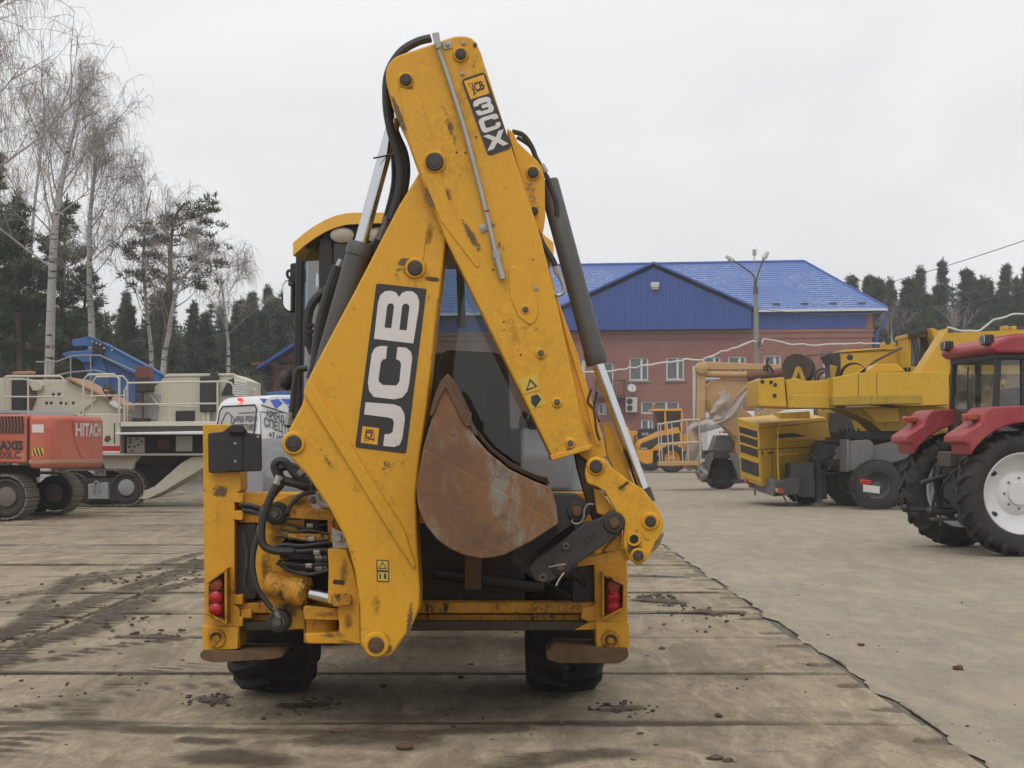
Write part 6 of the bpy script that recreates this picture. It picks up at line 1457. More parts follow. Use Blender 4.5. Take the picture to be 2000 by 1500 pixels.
# ------------------------------------------------------------------ blue screener behind
SCD = 43
SC = thing('screening_plant', 'blue screening plant with sloping conveyor behind the cream crusher', 'screener', (PX(220, 0, SCD).x, SCD, 0))
def sp_(name, pts, d0, d1, mat='screenblue', bevel=.015): return MB().prism(pts, SCD+d0, SCD+d1).build(name, M[mat], SC, bevel)
sp_('conveyor_side', [(140, 664, 2), (172, 657, 3), (186, 662), (322, 735), (306, 749), (250, 726), (214, 706), (200, 690), (176, 676), (142, 676)], 0, .08)
sp_('conveyor_bed', [(186, 664), (320, 735), (306, 747), (180, 680)], .08, 1.3); sp_('conveyor_lip', [(172, 655), (188, 661), (323, 733), (323, 737), (186, 665), (172, 660)], -.06, .0, 'screenblue')
sp_('head_box', [(122, 690), (138, 686), (172, 684), (178, 690), (178, 708), (160, 708), (150, 700), (124, 696)], -.2, 1.2)
sp_('frame_post', [(168, 680), (200, 700), (214, 745), (214, 800), (172, 800), (172, 735), (160, 705)], .1, .3); sp_('hopper', [(200, 690), (262, 722), (274, 748), (262, 800), (205, 800)], .2, 1.6)
sp_('dark_cavity', [(136, 704), (166, 702), (172, 738), (138, 738)], .2, 1.2, 'black'); sp_('motor_bracket', [(180, 668), (200, 672), (204, 690), (182, 690)], -.08, .05, 'dark')
for x, y in ((182, 667), (190, 670), (197, 673), (220, 684), (205, 680)): MB().box(PX(x-1.5, 0, SCD).x, PX(x+1.5, 0, SCD).x, SCD-.1, SCD-.02, PX(0, y+1.5, SCD).z, PX(0, y-1.5, SCD).z).build('bolt_plate', M['whitegrey'], SC)
for pts in ([(70, 707), (112, 706), (138, 696), (160, 694), (194, 694), (266, 726)], [(70, 734), (110, 733), (140, 727), (186, 723), (210, 730)], [(138, 696), (138, 760)], [(177, 694), (177, 750)], [(92, 707), (94, 735)], [(100, 707), (102, 735)]):
    MB().tube([PX(a, b, SCD-.5) for a, b in pts], .022, 6, 1).build('handrail', M['railgrey'], SC)
sp_('main_frame', [(120, 800), (330, 790), (330, 830), (120, 830)], .2, 1.6); sp_('support_leg', [(140, 830), (152, 830), (152, 969), (140, 969)], .2, .4); sp_('support_leg', [(300, 830), (312, 830), (312, 969), (300, 969)], .2, .4)
sp_('tail_end', [(520, 766), (562, 764), (562, 772), (520, 776)], .2, 1.2)

# ------------------------------------------------------------------ white van with lettering
VO = PX(497, 865, 26); VO.z = 0
V_ = thing('white_van', 'white van with dark grey lettering and blue diamonds parked behind the digger', 'van', VO)
Mv = Matrix.Translation(VO) @ Matrix.Rotation(R(34), 4, 'Z')
def taper(mb, zc=1.2, k=.07, W=1.95):
    mb.v = [(x, W/2+(y-W/2)*(1-k*max(0, (z-zc))/1.1), z) for x, y, z in mb.v]; return mb
ZV = 2.34
taper(MB(Mv).ext([(0, .38), (-.04, 1.05), (.02, 1.35), (.16, ZV-.12, .12), (.34, ZV, .1), (2.2, ZV+.02), (3.5, ZV-.02, .4), (4.35, 1.45, .1), (5.2, 1.12, .25), (5.28, .4, .1)], 'y', 0, 1.95)).build('body', M['white'], V_, .10, seg=4, smooth=60)
def rw_(y, z): xx = .02+(z-1.35)*(.14/(ZV-.12-1.35)) if z > 1.35 else 0.0; return xx
def rearp(y, z, o=.008): k = 1-.07*max(0, z-1.2)/1.1; return Mv @ Vector((rw_(y, z)-o, .975+(y-.975)*k, z))
m = MB(); m.add([rearp(.12, 1.36), rearp(1.83, 1.36), rearp(1.80, 2.1), rearp(1.7, 2.17), rearp(.25, 2.17), rearp(.15, 2.1)], [(0, 1, 2, 3, 4, 5)]); M['vanfilm'] = paint('grey_window_film', (.47, .46, .45), .35, (.35, .33, .3), .3)
m.build('rear_window', M['vanfilm'], V_, smooth=0)
m = MB(); m.tube([rearp(.12, 1.36, .012), rearp(.15, 2.1, .012), rearp(.25, 2.17, .012), rearp(1.7, 2.17, .012), rearp(1.8, 2.1, .012), rearp(1.83, 1.36, .012)], .014, 6, 1); m.build('window_seal', M['black'], V_)
M['vanink'] = plain('dark_grey_ink', (.085, .085, .09), .5)
def rl(body, yc, zc, size, sx, bold=.004): lettering('lettering', body, lambda x, y: rearp(yc-x, zc+y, .014), M['vanink'], V_, size, bold, sx)
rl('РАБОЧИЕ', 1.42, 1.62, .16, .85); rl('МАШИНЫ', 1.42, 1.45, .16, .85); rl('АРЕНДА. ПРОДАЖА', .56, 1.93, .13, .75); rl('СПЕЦТЕХНИКИ', .56, 1.78, .15, .85); rl('(495) 646-26-84', .56, 1.60, .13, .80); rl('www.rab-mash.ru', .56, 1.47, .12, .75)
for z in (2.03, 1.38):
    m = MB(); m.add([rearp(.22, z, .014), rearp(.92, z, .014), rearp(.92, z+.018, .014), rearp(.22, z+.018, .014)], [(0, 1, 2, 3)]); m.build('printed_rule', M['vanink'], V_, smooth=0)
m = MB(); m.tube([rearp(*q, .014) for q in ((1.66, 1.76), (1.60, 1.92), (1.48, 2.06), (1.36, 2.05), (1.22, 2.0), (1.16, 1.84))], .010, 5, 1); m.tube([rearp(*q, .014) for q in ((1.22, 1.8), (1.14, 1.74), (1.06, 1.92), (1.16, 1.98))], .012, 5, 1); m.tube([rearp(1.7, 1.72, .014), rearp(1.14, 1.72, .014)], .006, 5, 1); m.build('printed_digger', M['vanink'], V_)
def sidep(x, z, o=.006): k = 1-.07*max(0, z-1.2)/1.1; return Mv @ Vector((x, .975-.975*k-o, z))
def sl(body, x0, zc, size, sx, sl_=-.34, bold=.006):
    w = len(body)*size*.62*sx; lettering('lettering', body, lambda x, y: sidep(x0+w/2+x, zc+y+(x+w/2)*sl_, .008), M['vanink'], V_, size, bold, sx)
sl('АРЕНДА', .26, 2.02, .155, .62); sl('СПЕЦТЕХНИКИ', .24, 1.86, .21, .60); sl('+7 (495', .22, 1.68, .16, .62); sl('www', .20, 1.54, .15, .62)
def quad(pts, mat, name): m = MB(); m.add([sidep(x, z, .005) for x, z in pts], [tuple(range(len(pts)))]); m.build(name, M[mat], V_, smooth=0)
M['vanblue'] = plain('blue_vinyl', (.07, .12, .55), .4)
quad([(.12, 2.275), (.27, 2.275), (.20, 2.19)], 'vanblue', 'blue_diamond'); quad([(.32, 2.25), (.47, 2.275), (.55, 2.2), (.42, 2.10)], 'vanblue', 'blue_diamond'); quad([(.52, 2.275), (.70, 2.275), (.70, 2.19), (.62, 2.18)], 'vanblue', 'blue_diamond'); quad([(.64, 2.15), (.85, 2.24), (.95, 2.1), (.75, 2.0)], 'vanblue', 'blue_diamond')
m = MB(); m.tube([sidep(.02, 2.05), sidep(.7, 2.04)], .006, 5, 1); m.tube([sidep(.13, 2.02), sidep(.16, .5)], .006, 5, 1); m.tube([sidep(.14, 2.17), sidep(.62, 2.03)], .010, 5, 1); m.build('panel_gap', M['vanink'], V_)
M['redlit'] = plain('lit_red_lamp', (1, .03, .02), .3, 0, 1.2)
p = Mv @ Vector((.16, .95, ZV-.06)); m = MB(); m.ball(p, .055, 10, 6, (1, 1.9, .6)); m.build('high_brake_lamp', M['redlit'], V_)
for x in (.95, 4.3):
    for y in (.12, 1.83): 
        c_ = Mv @ Vector((x, y, .34)); ax = Mv.to_3x3() @ Vector((0, 1 if y > 1 else -1, 0))
        o = MB().lathe([(.2, .1), (.33, .11), (.345, .06), (.345, -.1), (.2, -.1)], c_, ax, 24).build('wheel', M['rubber'], V_)
        MB().lathe([(.2, .09), (.12, .06), (0, .07)], c_, ax, 20).build('rim', M['railgrey'], o)
MB(Mv).box(-.10, .1, .03, 1.92, .36, .62).build('rear_bumper', M['black'], V_, .04)
for y in (.06, 1.8): MB(Mv).box(-.05, .06, y, y+.1, 1.0, 1.36).build('tail_lamp', M['red_lens'], V_, .02)
# ------------------------------------------------------------------ red tractor
M['tracred'] = paint('dusty_red_paint', (.31, .030, .038), .5, (.29, .14, .12), .6, .3, (.2, .12, .1), var=.12, streak=.7)
M['chassis_t'] = paint('oily_casting', (.06, .055, .05), .6, (.12, .1, .08), .8)
M['rimwhite'] = paint('white_rim_paint', (.64, .64, .64), .4, (.45, .40, .33), .35)
TC = Vector((6.70, 21.75, 0)); TR = thing('tractor', 'red tractor with white rear rims at the right edge of the picture', 'tractor', TC)
Mr = Matrix.Translation(TC) @ Matrix.Rotation(R(7.5), 4, 'Z'); Ax = Mr.to_3x3() @ Vector((0, 1, 0))
def tb(): return MB(Mr)
for sy in (-1, 1):
    c_ = Mr @ Vector((0, sy*.96, .84)); wg = bpy.data.objects.new('rear_wheel', None); C.objects.link(wg); wg.location = c_; own(wg, TR)
    tractor_wheel(c_, Ax*sy, .845, .47, .545, 'rubber', 'rimwhite', wg, 20, .05)
    for k in range(5):
        a = k*2*math.pi/5+.3; p = tuple(c_+Ax*sy*.06+(Vector((0, 0, 1))*math.cos(a)+(Mr.to_3x3() @ Vector((1, 0, 0)))*math.sin(a))*.47)
        MB().ball(p, .085, 12, 6, (1, .3, .5)).build('rim_slot', M['black'], wg)
    c_ = Mr @ Vector((2.45, sy*.85, .58)); wg = bpy.data.objects.new('front_wheel', None); C.objects.link(wg); wg.location = c_; own(wg, TR)
    tractor_wheel(c_, Ax*sy, .58, .34, .34, 'rubber', 'rimwhite', wg, 16, .04)
    arc = [(.92*math.cos(R(a)), .86+.93*math.sin(R(a))) for a in range(28, 150, 8)]
    prof = [(.98, 1.30), (.86, 1.62), (.55, 1.96, .1), (.0, 2.02), (-.52, 2.00, .06), (-.60, 1.90, .06), (-.64, 1.78), (-.90, 1.62, .04), (-.91, 1.53), (-.80, 1.50)]+list(reversed(arc))
    y0, y1 = (-1.27, -.66) if sy < 0 else (.66, 1.27)
    f_ = tb().ext(prof, 'y', y0, y1).build('mudguard', M['tracred'], TR, .022, seg=2, smooth=40)
    yy = (y0+.10, y0+.34) if sy < 0 else (y1-.34, y1-.10)
    o = tb().box(-.77, -.62, yy[0], yy[1], 1.82, 1.91).build('tail_lamp', M['orange_lens'], TR, .02)
    tb().box(-.776, -.65, yy[0]+.02, (yy[0]+yy[1])/2, 1.825, 1.905).build('red_lens', M['red_lens'], o, .015)
# cab
cx0, cx1, cy = -.14, 1.30, .72
for x, y in ((cx0, -cy), (cx0, cy), (cx1, -cy), (cx1, cy), (.22, -cy), (.22, cy)):
    xb = x-.06 if x == cx0 else x
    m = tb(); m.slab([(xb-.04, y-.035, 1.6), (xb+.04, y-.035, 1.6), (x+.04, y-.035, 2.78), (x-.04, y-.035, 2.78)], [(xb-.04, y+.035, 1.6), (xb+.04, y+.035, 1.6), (x+.04, y+.035, 2.78), (x-.04, y+.035, 2.78)]); m.build('cab_pillar', M['black'], TR, .01)
tb().ext([(cx0-.08, 2.74), (cx0-.16, 2.80, .03), (cx0-.14, 2.88, .04), (cx0+.15, 2.99, .08), (cx1+.1, 3.0, .1), (cx1+.3, 2.86, .05), (cx1+.25, 2.76)], 'y', -.86, .86).build('cab_roof', M['tracred'], TR, .05, seg=3, smooth=50)
tb().box(cx0+.3, cx1, -.6, .6, 2.98, 3.03).build('roof_hatch', M['tracred'], TR, .02)
tb().box(cx0-.05, cx1+.05, -.78, .78, 2.66, 2.75).build('roof_frame', M['black'], TR, .02)
m = tb(); m.box(cx0-.06, cx1, -.76, .76, 1.35, 1.66); m.build('cab_base', M['black'], TR, .03)
M['tracglass'] = glassy('tractor_glass', (.72, .75, .72), .06, .02, .30)
def tp(pts, n='window_pane'): m = tb(); m.add(pts, [tuple(range(len(pts)))]); return m.build(n, M['tracglass'], TR, smooth=0)
tp([(cx0-.06, cy-.04, 1.66), (cx0-.06, -cy+.04, 1.66), (cx0, -cy+.04, 2.68), (cx0, cy-.04, 2.68)], 'rear_window')
for sy in (-1, 1):
    tp([(cx0, sy*cy, 1.66), (.2, sy*cy, 1.66), (.2, sy*cy, 2.68), (cx0+.04, sy*cy, 2.68)]); tp([(.25, sy*cy, 1.66), (cx1, sy*cy, 1.66), (cx1, sy*cy, 2.68), (.25, sy*cy, 2.68)])
m = tb(); m.tube([(cx0-.09, .05, 2.6), (cx0-.10, .06, 2.2), (cx0-.11, -.02, 1.8)], .012, 6, 2); m.build('wiper', M['black'], TR)
m = tb(); m.box(.4, .9, -.28, .28, 1.66, 1.8); m.box(.32, .44, -.28, .28, 1.75, 2.3); m.build('seat', M['black'], TR, .05)
m = tb(); m.lathe([(.17, 0), (.185, .013), (.2, 0), (.185, -.013), (.17, 0)], (1.0, 0, 2.1), (-.6, 0, .8), 20); m.build('steering_wheel', M['black'], TR)
for y in (-.78, .55):
    o = tb().box(cx0-.22, cx0-.08, y, y+.17, 2.86, 3.0).build('work_lamp', M['black'], TR, .02); tb().box(cx0-.226, cx0-.215, y+.015, y+.155, 2.875, 2.985).build('lamp_lens', M['chrome'], o, .004)
m = tb(); m.box(-.35, 2.6, -.28, .28, .55, 1.30); m.cyl((0, -.75, .84), (0, .75, .84), .15); m.box(-.55, -.3, -.2, .2, .6, 1.2); m.build('gearbox_and_axle', M['black'], TR, .03)
for sy in (-1, 1):
    m = tb(); m.tube([(-.35, sy*.35, .62), (-.75, sy*.42, .55), (-1.0, sy*.45, .58)], .04, 8, 2); m.tube([(-.6, sy*.42, .6), (-.5, sy*.3, 1.25), (-.35, sy*.3, 1.3)], .025, 6, 2); m.ball((-1.0, sy*.45, .58), .06, 8, 6); m.build('lower_link', M['black'], TR)
m = tb(); m.ext([(-.5, 1.1), (-.62, .95), (-.55, .5), (-.3, .42), (-.3, 1.1)], 'y', .34, .38); m.build('side_plate', M['dark'], TR, .01)
m = tb(); m.cyl((-.62, .1, .34), (-.62, .1, .52), .02); m.box(-.75, -.35, .02, .18, .42, .46); m.build('drawbar', M['bolt'], TR, .01)
tb().ext([(1.2, 1.3), (1.2, 1.75, .1), (2.6, 1.68, .2), (3.05, 1.4, .15), (3.05, .75), (1.2, .8)], 'y', -.4, .4).build('bonnet', M['tracred'], TR, .05)

# small fittings of the tractor
for sy in (-1, 1):
    m = tb(); m.tube([(cx1, sy*.74, 2.4), (cx1+.1, sy*1.0, 2.45), (cx1+.1, sy*1.05, 2.3)], .015, 6, 2); m.box(cx1+.06, cx1+.1, sy*1.05-.09, sy*1.05+.09, 2.0, 2.32); m.build('mirror', M['black'], TR, .01)
    m = tb(); m.box(.20, .24, sy*.725, sy*.755, 1.95, 2.12); m.build('door_handle', M['bolt'], TR, .006)
    m = tb(); m.tube([(-.55, sy*1.0, 1.55), (-.45, sy*.8, 1.35), (-.3, sy*.6, 1.2)], .03, 6, 2); m.build('mudguard_stay', M['black'], TR)
m = tb(); m.tube([(-.35, -.2, 1.25), (-.6, -.25, 1.1), (-.7, -.1, .8), (-.45, 0, .6)], .018, 6, 4); m.tube([(-.35, .2, 1.3), (-.65, .22, 1.2), (-.6, .3, .8)], .018, 6, 4); m.build('hydraulic_hoses', M['hose'], TR)
m = tb(); m.box(-.62, -.5, -.22, .22, 1.18, 1.4); m.build('hitch_valve_block', M['chassis_t'], TR, .02)
m = tb(); m.tube([(-.4, 0, 1.1), (-.8, 0, 1.0), (-.95, 0, .95)], .035, 8, 2); m.build('top_link', M['black'], TR)

# ------------------------------------------------------------------ truck cranes
M['crane'] = paint('crane_yellow', (.60, .35, .012), .45, (.20, .125, .03), .7, .8, (.10, .06, .02), scale=.8, var=.14)
M['cranedirt'] = paint('grimy_crane_yellow', (.42, .27, .02), .6, (.10, .07, .03), .9, 1.0, (.06, .04, .02), scale=1.2, streak=.9)
M['chassis'] = paint('oily_grey_chassis', (.055, .055, .052), .7, (.13, .11, .09), .8, .4, (.12, .08, .05))
M['greysteel'] = paint('scuffed_grey_steel', (.14, .145, .145), .55, (.09, .075, .06), .8, .5, (.06, .05, .04))
M['redtext'] = plain('red_lettering', (.45, .025, .02), .5)
CA = thing('truck_crane', 'yellow truck crane with slotted engine box and flat tyre, nearest of the cranes', 'crane', (PX(1640, 0, 37).x, 37, 0))
def dS(px): return 37+1.6*(px-1481)/133
LV = PX(1440, 816, 38.5)-PX(1481, 827, 37)
eb = [(1481, 827), (1614, 815), (1624, 860), (1600, 872), (1598, 892), (1588, 906), (1547, 909), (1545, 945), (1487, 951)]
fr = [PX(x, y, dS(x)) for x, y in eb]; bk = [p+LV*1.0 for p in fr]
m = MB(); m.slab(list(reversed(fr)), list(reversed(bk))); EBX = m.build('engine_box', M['crane'], CA, .03)
def lf(u, v, o=0.0):
    a = fr[0]+LV*(1-u); b = fr[-1]+LV*(1-u); p = a.lerp(b, v); return p-Vector((.80, .6, 0)).normalized()*o
def lface(u0, u1, v0, v1, o0, o1, name, mat, bevel=0):
    m = MB(); A = [lf(u0, v0, o1), lf(u1, v0, o1), lf(u1, v1, o1), lf(u0, v1, o1)]; B = [lf(u0, v0, o0), lf(u1, v0, o0), lf(u1, v1, o0), lf(u0, v1, o0)]
    m.slab(A, B); return m.build(name, M[mat], EBX, bevel)
vv = [(.13, .235), (.27, .385), (.42, .55), (.64, .86)]
for v0, v1 in vv:
    lface(.09, .92, v0, v1, -.02, .004, 'grille_opening', 'black')
    for k in range(3): t_ = v0+(v1-v0)*(k+.7)/3.4; lface(.10, .91, t_, t_+.012, 0, .008, 'grille_bar', 'dark')
    lface(.06, .95, v0-.028, v0, -.02, .03, 'grille_frame', 'crane', .006)
lface(.0, 1.0, .945, .95, 0, .01, 'panel_gap', 'black')
def sS(pts, off, th, name, mat, parent=EBX, bevel=0):
    m = MB(); f = [PX(x, y, dS(x)-off) for x, y in pts]; m.slab(list(reversed(f)), [p+Vector((.0, th, 0)) for p in reversed(f)]); return m.build(name, M[mat], parent, bevel)
sS([(1515, 848), (1589, 843), (1589, 851), (1515, 856)], .012, .05, 'air_slot', 'black'); sS([(1512, 860), (1590, 853), (1592, 858), (1512, 866)], .03, .05, 'slot_sill', 'crane', bevel=.005)
for a in ([(1481, 877), (1598, 872), (1598, 873.4), (1481, 878.4)], [(1597, 816.5), (1598.5, 816.5), (1600, 872), (1598.5, 872)], [(1481, 836), (1597, 826), (1597, 827), (1481, 837)], [(1508, 878), (1509.2, 878), (1509.2, 948), (1508, 949)]): sS(a, .006, .02, 'panel_gap', 'dark')
MB().lathe([(0, .02), (.035, .02), (.05, 0)], PX(1488, 885, dS(1488)), (0, -1, 0), 14).build('filler_cap', M['rustdark'], EBX); sS([(1500, 884), (1511, 882), (1511, 885), (1500, 887)], .03, .03, 'door_handle', 'dark')
MB().tube([PX(1522, 950, 36.9), PX(1519, 900, 36.9), PX(1519, 840, 37.1), PX(1524, 830, 37.2), PX(1560, 827, 37.5), PX(1612, 822, 38)], .022, 7, 1).build('grab_rail', M['crane'], CA); MB().tube([PX(1520, 889, 36.9), PX(1557, 886, 37.4)], .016, 6, 1).build('grab_rail', M['crane'], CA)
def pa(name, pts, d0, d1, mat='crane', parent=CA, bevel=.015): return MB().prism(pts, d0, d1).build(name, M[mat], parent, bevel)
pa('silencer_box', [(1524, 806), (1582, 803), (1582, 818), (1524, 820)], 38.3, 39.3, 'cranedirt')
# bumper, lamps, step
m = MB(); a = [PX(1474, 925, 38), PX(1513, 938, 36.6), PX(1511, 970, 36.6), PX(1474, 957, 38)]; m.slab(list(reversed(a)), [p+Vector((.3, .5, 0)) for p in reversed(a)]); m.build('bumper', M['greysteel'], CA, .01)
pa('bumper_end', [(1513, 940), (1562, 932), (1562, 965), (1530, 968), (1512, 966)], 36.6, 37.4, 'chassis')
o = pa('tail_lamp', [(1514, 952), (1531, 955), (1531, 966), (1514, 962)], 36.5, 36.6, 'orange_lens'); pa('white_lens', [(1515, 953), (1519, 954), (1519, 961), (1515, 960)], 36.49, 36.51, 'clear_lens', o, 0)
pa('tail_lamp', [(1456, 935), (1471, 938), (1471, 948), (1456, 944)], 38.0, 38.2, 'orange_lens')
MB().tube([PX(1530, 968, 36.7), PX(1538, 986, 36.7), PX(1560, 985, 36.7), PX(1549, 964, 36.7)], .02, 6, 1).build('step', M['chassis'], CA); MB().tube([PX(1474, 957, 37.8), PX(1475, 968, 37.8)], .02, 6, 1).build('tow_hook', M['chassis'], CA)
pa('tool_box', [(1544, 905), (1590, 902), (1590, 935), (1544, 936)], 36.9, 37.8, 'chassis'); pa('hydraulic_tank', [(1556, 935), (1592, 934), (1592, 972), (1556, 970)], 36.9, 37.8, 'chassis'); pa('fuel_tank', [(1604, 865, 4), (1634, 868, 4), (1622, 915, 6), (1600, 900, 6)], 37.0, 38.2, 'chassis')
jk = MB().cyl(PX(1599, 895, 37.2), PX(1599, 972, 37.2), .10, n=16).build('outrigger_jack', M['chassis'], CA)
MB().cyl(PX(1599, 968, 37.2), PX(1599, 985, 37.2), .06, n=12).build('jack_rod', M['greysteel'], jk); MB().lathe([(0, .16), (.07, .15), (.10, .09), (.24, .03), (.26, 0), (0, 0)], (PX(1599, 0, 37.2).x, 37.2, 0.005), (0, 0, 1), 24).build('jack_foot', M['track'], jk)
pa('outrigger_housing', [(1588, 892), (1612, 892), (1616, 975), (1590, 975)], 37.3, 37.9, 'chassis')
pa('chassis_frame', [(1480, 930), (1800, 915), (1800, 950), (1480, 955)], 37.9, 39.4, 'chassis'); pa('deck', [(1608, 860), (1780, 855), (1780, 872), (1608, 872)], 37.2, 39.6, 'chassis')
for k in range(3): pa('deck_plank', [(1612+k*2, 860-k*3), (1664, 858-k*3), (1664, 862-k*3), (1612+k*2, 864-k*3)], 37.0+k*.3, 37.25+k*.3, 'log')
ob = pa('outrigger_beam', [(1656, 862, 6), (1700, 858, 14), (1707, 870), (1704, 905, 8), (1680, 918), (1656, 920)], 35.6, 36.3, 'greysteel'); pa('outrigger_beam', [(1704, 872), (1790, 852), (1790, 890), (1700, 916)], 35.8, 36.2, 'greysteel')
pa('outrigger_flange', [(1654, 858), (1659, 858), (1659, 922), (1654, 922)], 35.55, 36.35, 'greysteel', ob)
# road wheels (the near one is flat)
def truck_wheel(px, d, R0=.60, flat=0.0, name='wheel', parent=CA, ax=(-.15, -1, 0), rim='chassis'):
    c_ = PX(px, 0, d); c_.z = R0-.02
    m = MB(); m.lathe([(.30, .10), (.32, .17), (R0-.12, .19), (R0-.03, .16), (R0, .10), (R0, -.10), (R0-.03, -.16), (R0-.1, -.18), (.3, -.16)], c_, ax, 36)
    if flat: m.v = [(c_.x+(x-c_.x)*(1+.10*max(0, (.3-z)/.3)), y, max(z, .012+.02*abs(x-c_.x))*1.0-0) for x, y, z in [(x, y, z-flat*.5) for x, y, z in m.v]]
    o = m.build(name, M['rubber'], parent, smooth=45)
    q = MB(); 
    for k in range(44):
        a = 2*math.pi*k/44
        for s in (-1, 1):
            p = c_+Vector((math.cos(a), 0, math.sin(a)))*R0+Vector((0, s*.07, 0))
            if p.z-flat*.5 < .06: continue
            q.box(p.x-.03, p.x+.03, p.y-.05, p.y+.05, p.z-flat*.5-.03, p.z-flat*.5+.03)
    q.build('tread_blocks', M['rubber'], o, smooth=0)
    c2 = c_-Vector((0, 0, flat*.5))
    MB().lathe([(.31, .12), (.30, .15), (.26, .12), (.22, .02), (.12, .0), (.11, .10), (0, .11)], c2, ax, 28).build('rim', M[rim], o)
    return o
truck_wheel(1712, 35.3, .58, .06); truck_wheel(1662, 37.6, .58); truck_wheel(1575, 38.8, .58); truck_wheel(1790, 35.2, .58)
pl = pa('number_plate', [(1686, 946), (1718, 950), (1718, 964), (1686, 960)], 34.6, 34.62, 'whitegrey', bevel=0); pa('tail_lamp', [(1680, 936), (1702, 938), (1702, 947), (1680, 945)], 34.6, 34.7, 'red_lens')
# superstructure
pa('counterweight_block', [(1481, 741, 3), (1531, 737), (1537, 795), (1481, 793, 4)], 35.8, 37.6)
for x, y in ((1489, 746), (1506, 747), (1514, 752), (1513, 773)):
    MB().lathe([(.05, .004), (.065, .012), (.075, 0)], PX(x, y, 35.8), (0, -1, 0), 16).build('lifting_hole_rim', M['crane'], CA); MB().lathe([(0, .003), (.05, .003)], PX(x, y, 35.8), (0, -1, 0), 16).build('lifting_hole', M['black'], CA)
pa('turret_beam', [(1535, 742), (1555, 738), (1571, 744), (1632, 742), (1632, 796), (1538, 796)], 35.9, 37.5); pa('turret_skirt', [(1538, 771), (1632, 771), (1632, 797), (1538, 797)], 35.86, 36.0, 'crane')
pa('winch_house', [(1627, 737), (1676, 728), (1852, 726), (1852, 790), (1790, 793), (1627, 777)], 35.5, 37.6); pa('winch_house_skirt', [(1626, 774), (1680, 772), (1800, 771), (1800, 788), (1700, 790), (1627, 792)], 35.44, 36.4, 'cranedirt')
for x in (1676, 1712): pa('panel_gap', [(x, 729), (x+1, 729), (x+1, 772), (x, 772)], 35.494, 35.6, 'dark', bevel=0)
pa('deck_house', [(1612, 800), (1690, 800), (1730, 858), (1612, 862)], 39.2, 40.2, 'cranedirt'); pa('deck_house_panel', [(1620, 806), (1660, 806), (1672, 850), (1620, 852)], 39.1, 39.25, 'chassis'); pa('turret_pedestal', [(1640, 796), (1852, 794), (1852, 842), (1722, 842), (1700, 822)], 36.4, 37.8, 'cranedirt'); pa('pedestal_panel', [(1684, 797), (1756, 797), (1756, 824), (1712, 826)], 36.3, 36.5, 'crane'); pa('slew_ring', [(1650, 842), (1800, 842), (1800, 858), (1650, 858)], 36.6, 38.2, 'black')
pa('roof_plate', [(1852, 640), (1852, 792), (1800, 792), (1785, 760), (1800, 720)], 36.2, 36.9)
# winch drums
c_ = PX(1556, 720, 36.4); dr = MB().lathe([(0, .06), (.10, .06), (.12, .02), (.30, .02), (.35, .03), (.36, 0), (.36, -.05), (.27, -.06), (.27, -.55), (.36, -.56), (.36, -.62)], c_, (-.35, -1, 0), 32).build('winch_drum', M['grime'], CA)
MB().lathe([(.275, -.06), (.30, -.10), (.30, -.52), (.275, -.55)], c_, (-.35, -1, 0), 28).build('wire_rope', M['dark'], dr); pa('drum_stand', [(1545, 745), (1556, 716, 4), (1564, 716, 4), (1575, 746), (1566, 746), (1560, 728), (1552, 746)], 36.0, 36.1, 'cranedirt')
MB().lathe([(.30, .3), (.32, .28), (.32, -.3), (.3, -.3)], PX(1668, 735, 36.5), (-.3, -1, 0), 28).build('winch_drum', M['dark'], CA); pa('winch_cover', [(1690, 728), (1708, 712, 3), (1752, 710, 3), (1770, 726)], 36.0, 37.0)
for pts in ([(1500, 728), (1498, 705), (1503, 700)], [(1497, 724), (1492, 718), (1502, 714), (1510, 728)], [(1592, 745), (1594, 728), (1606, 720), (1614, 724)], [(1598, 745), (1600, 732), (1610, 726)]): MB().tube([PX(a, b, 36.2) for a, b in pts], .03, 7, 3).build('hose', M['hose'], CA)
MB().tube([PX(1570, 696, 36.6), PX(1640, 689, 37), PX(1730, 682, 38)], .012, 5, 1).build('wire_rope', M['dark'], CA); MB().tube([PX(1676, 732, 36.2), PX(1710, 705, 37), PX(1760, 680, 38.5)], .03, 6, 1).build('wire_rope', M['dark'], CA)

CB = thing('truck_crane', 'yellow truck crane with red lettering on its boom and a glazed cab', 'crane', (PX(1800, 0, 42).x, 42, 0))
def pb(name, pts, d0, d1, mat='crane', parent=CB, bevel=.02): return MB().prism(pts, d0, d1).build(name, M[mat], parent, bevel)
pb('boom', [(1641, 690), (1776, 682), (1990, 675), (1990, 735), (1641, 735)], 41, 41.9); pb('boom_top_plate', [(1641, 684), (1776, 676), (1776, 682), (1641, 690)], 40.97, 41.9)
MB().lathe([(0, .005), (.07, .005), (.085, 0)], PX(1660, 698, 41), (0, -1, 0), 16).build('pin_hole', M['black'], CB)
pb('boom_head', [(1616, 692), (1640, 690), (1640, 742), (1624, 742), (1628, 715), (1618, 698)], 40.9, 41.9, 'dark'); pb('sheave_bracket', [(1622, 712), (1636, 716), (1630, 740), (1624, 738)], 40.8, 40.95, 'cranedirt')
lettering('lettering', 'Ч', lambda x, y: PX(1763+x, 711-y, 40.99), M['redtext'], CB, 20, 1.2, .95)
lettering('lettering', 'Р', lambda x, y: PX(1786+x, 712-y, 40.99), M['redtext'], CB, 22, 1.2, .9)
for x in (1725, 1745): pb('boom_lug', [(x, 668), (x+5, 668), (x+5, 684), (x, 684)], 41, 41.4)
pb('lug_bar', [(1722, 674), (1755, 673), (1755, 678), (1722, 679)], 41.1, 41.3)
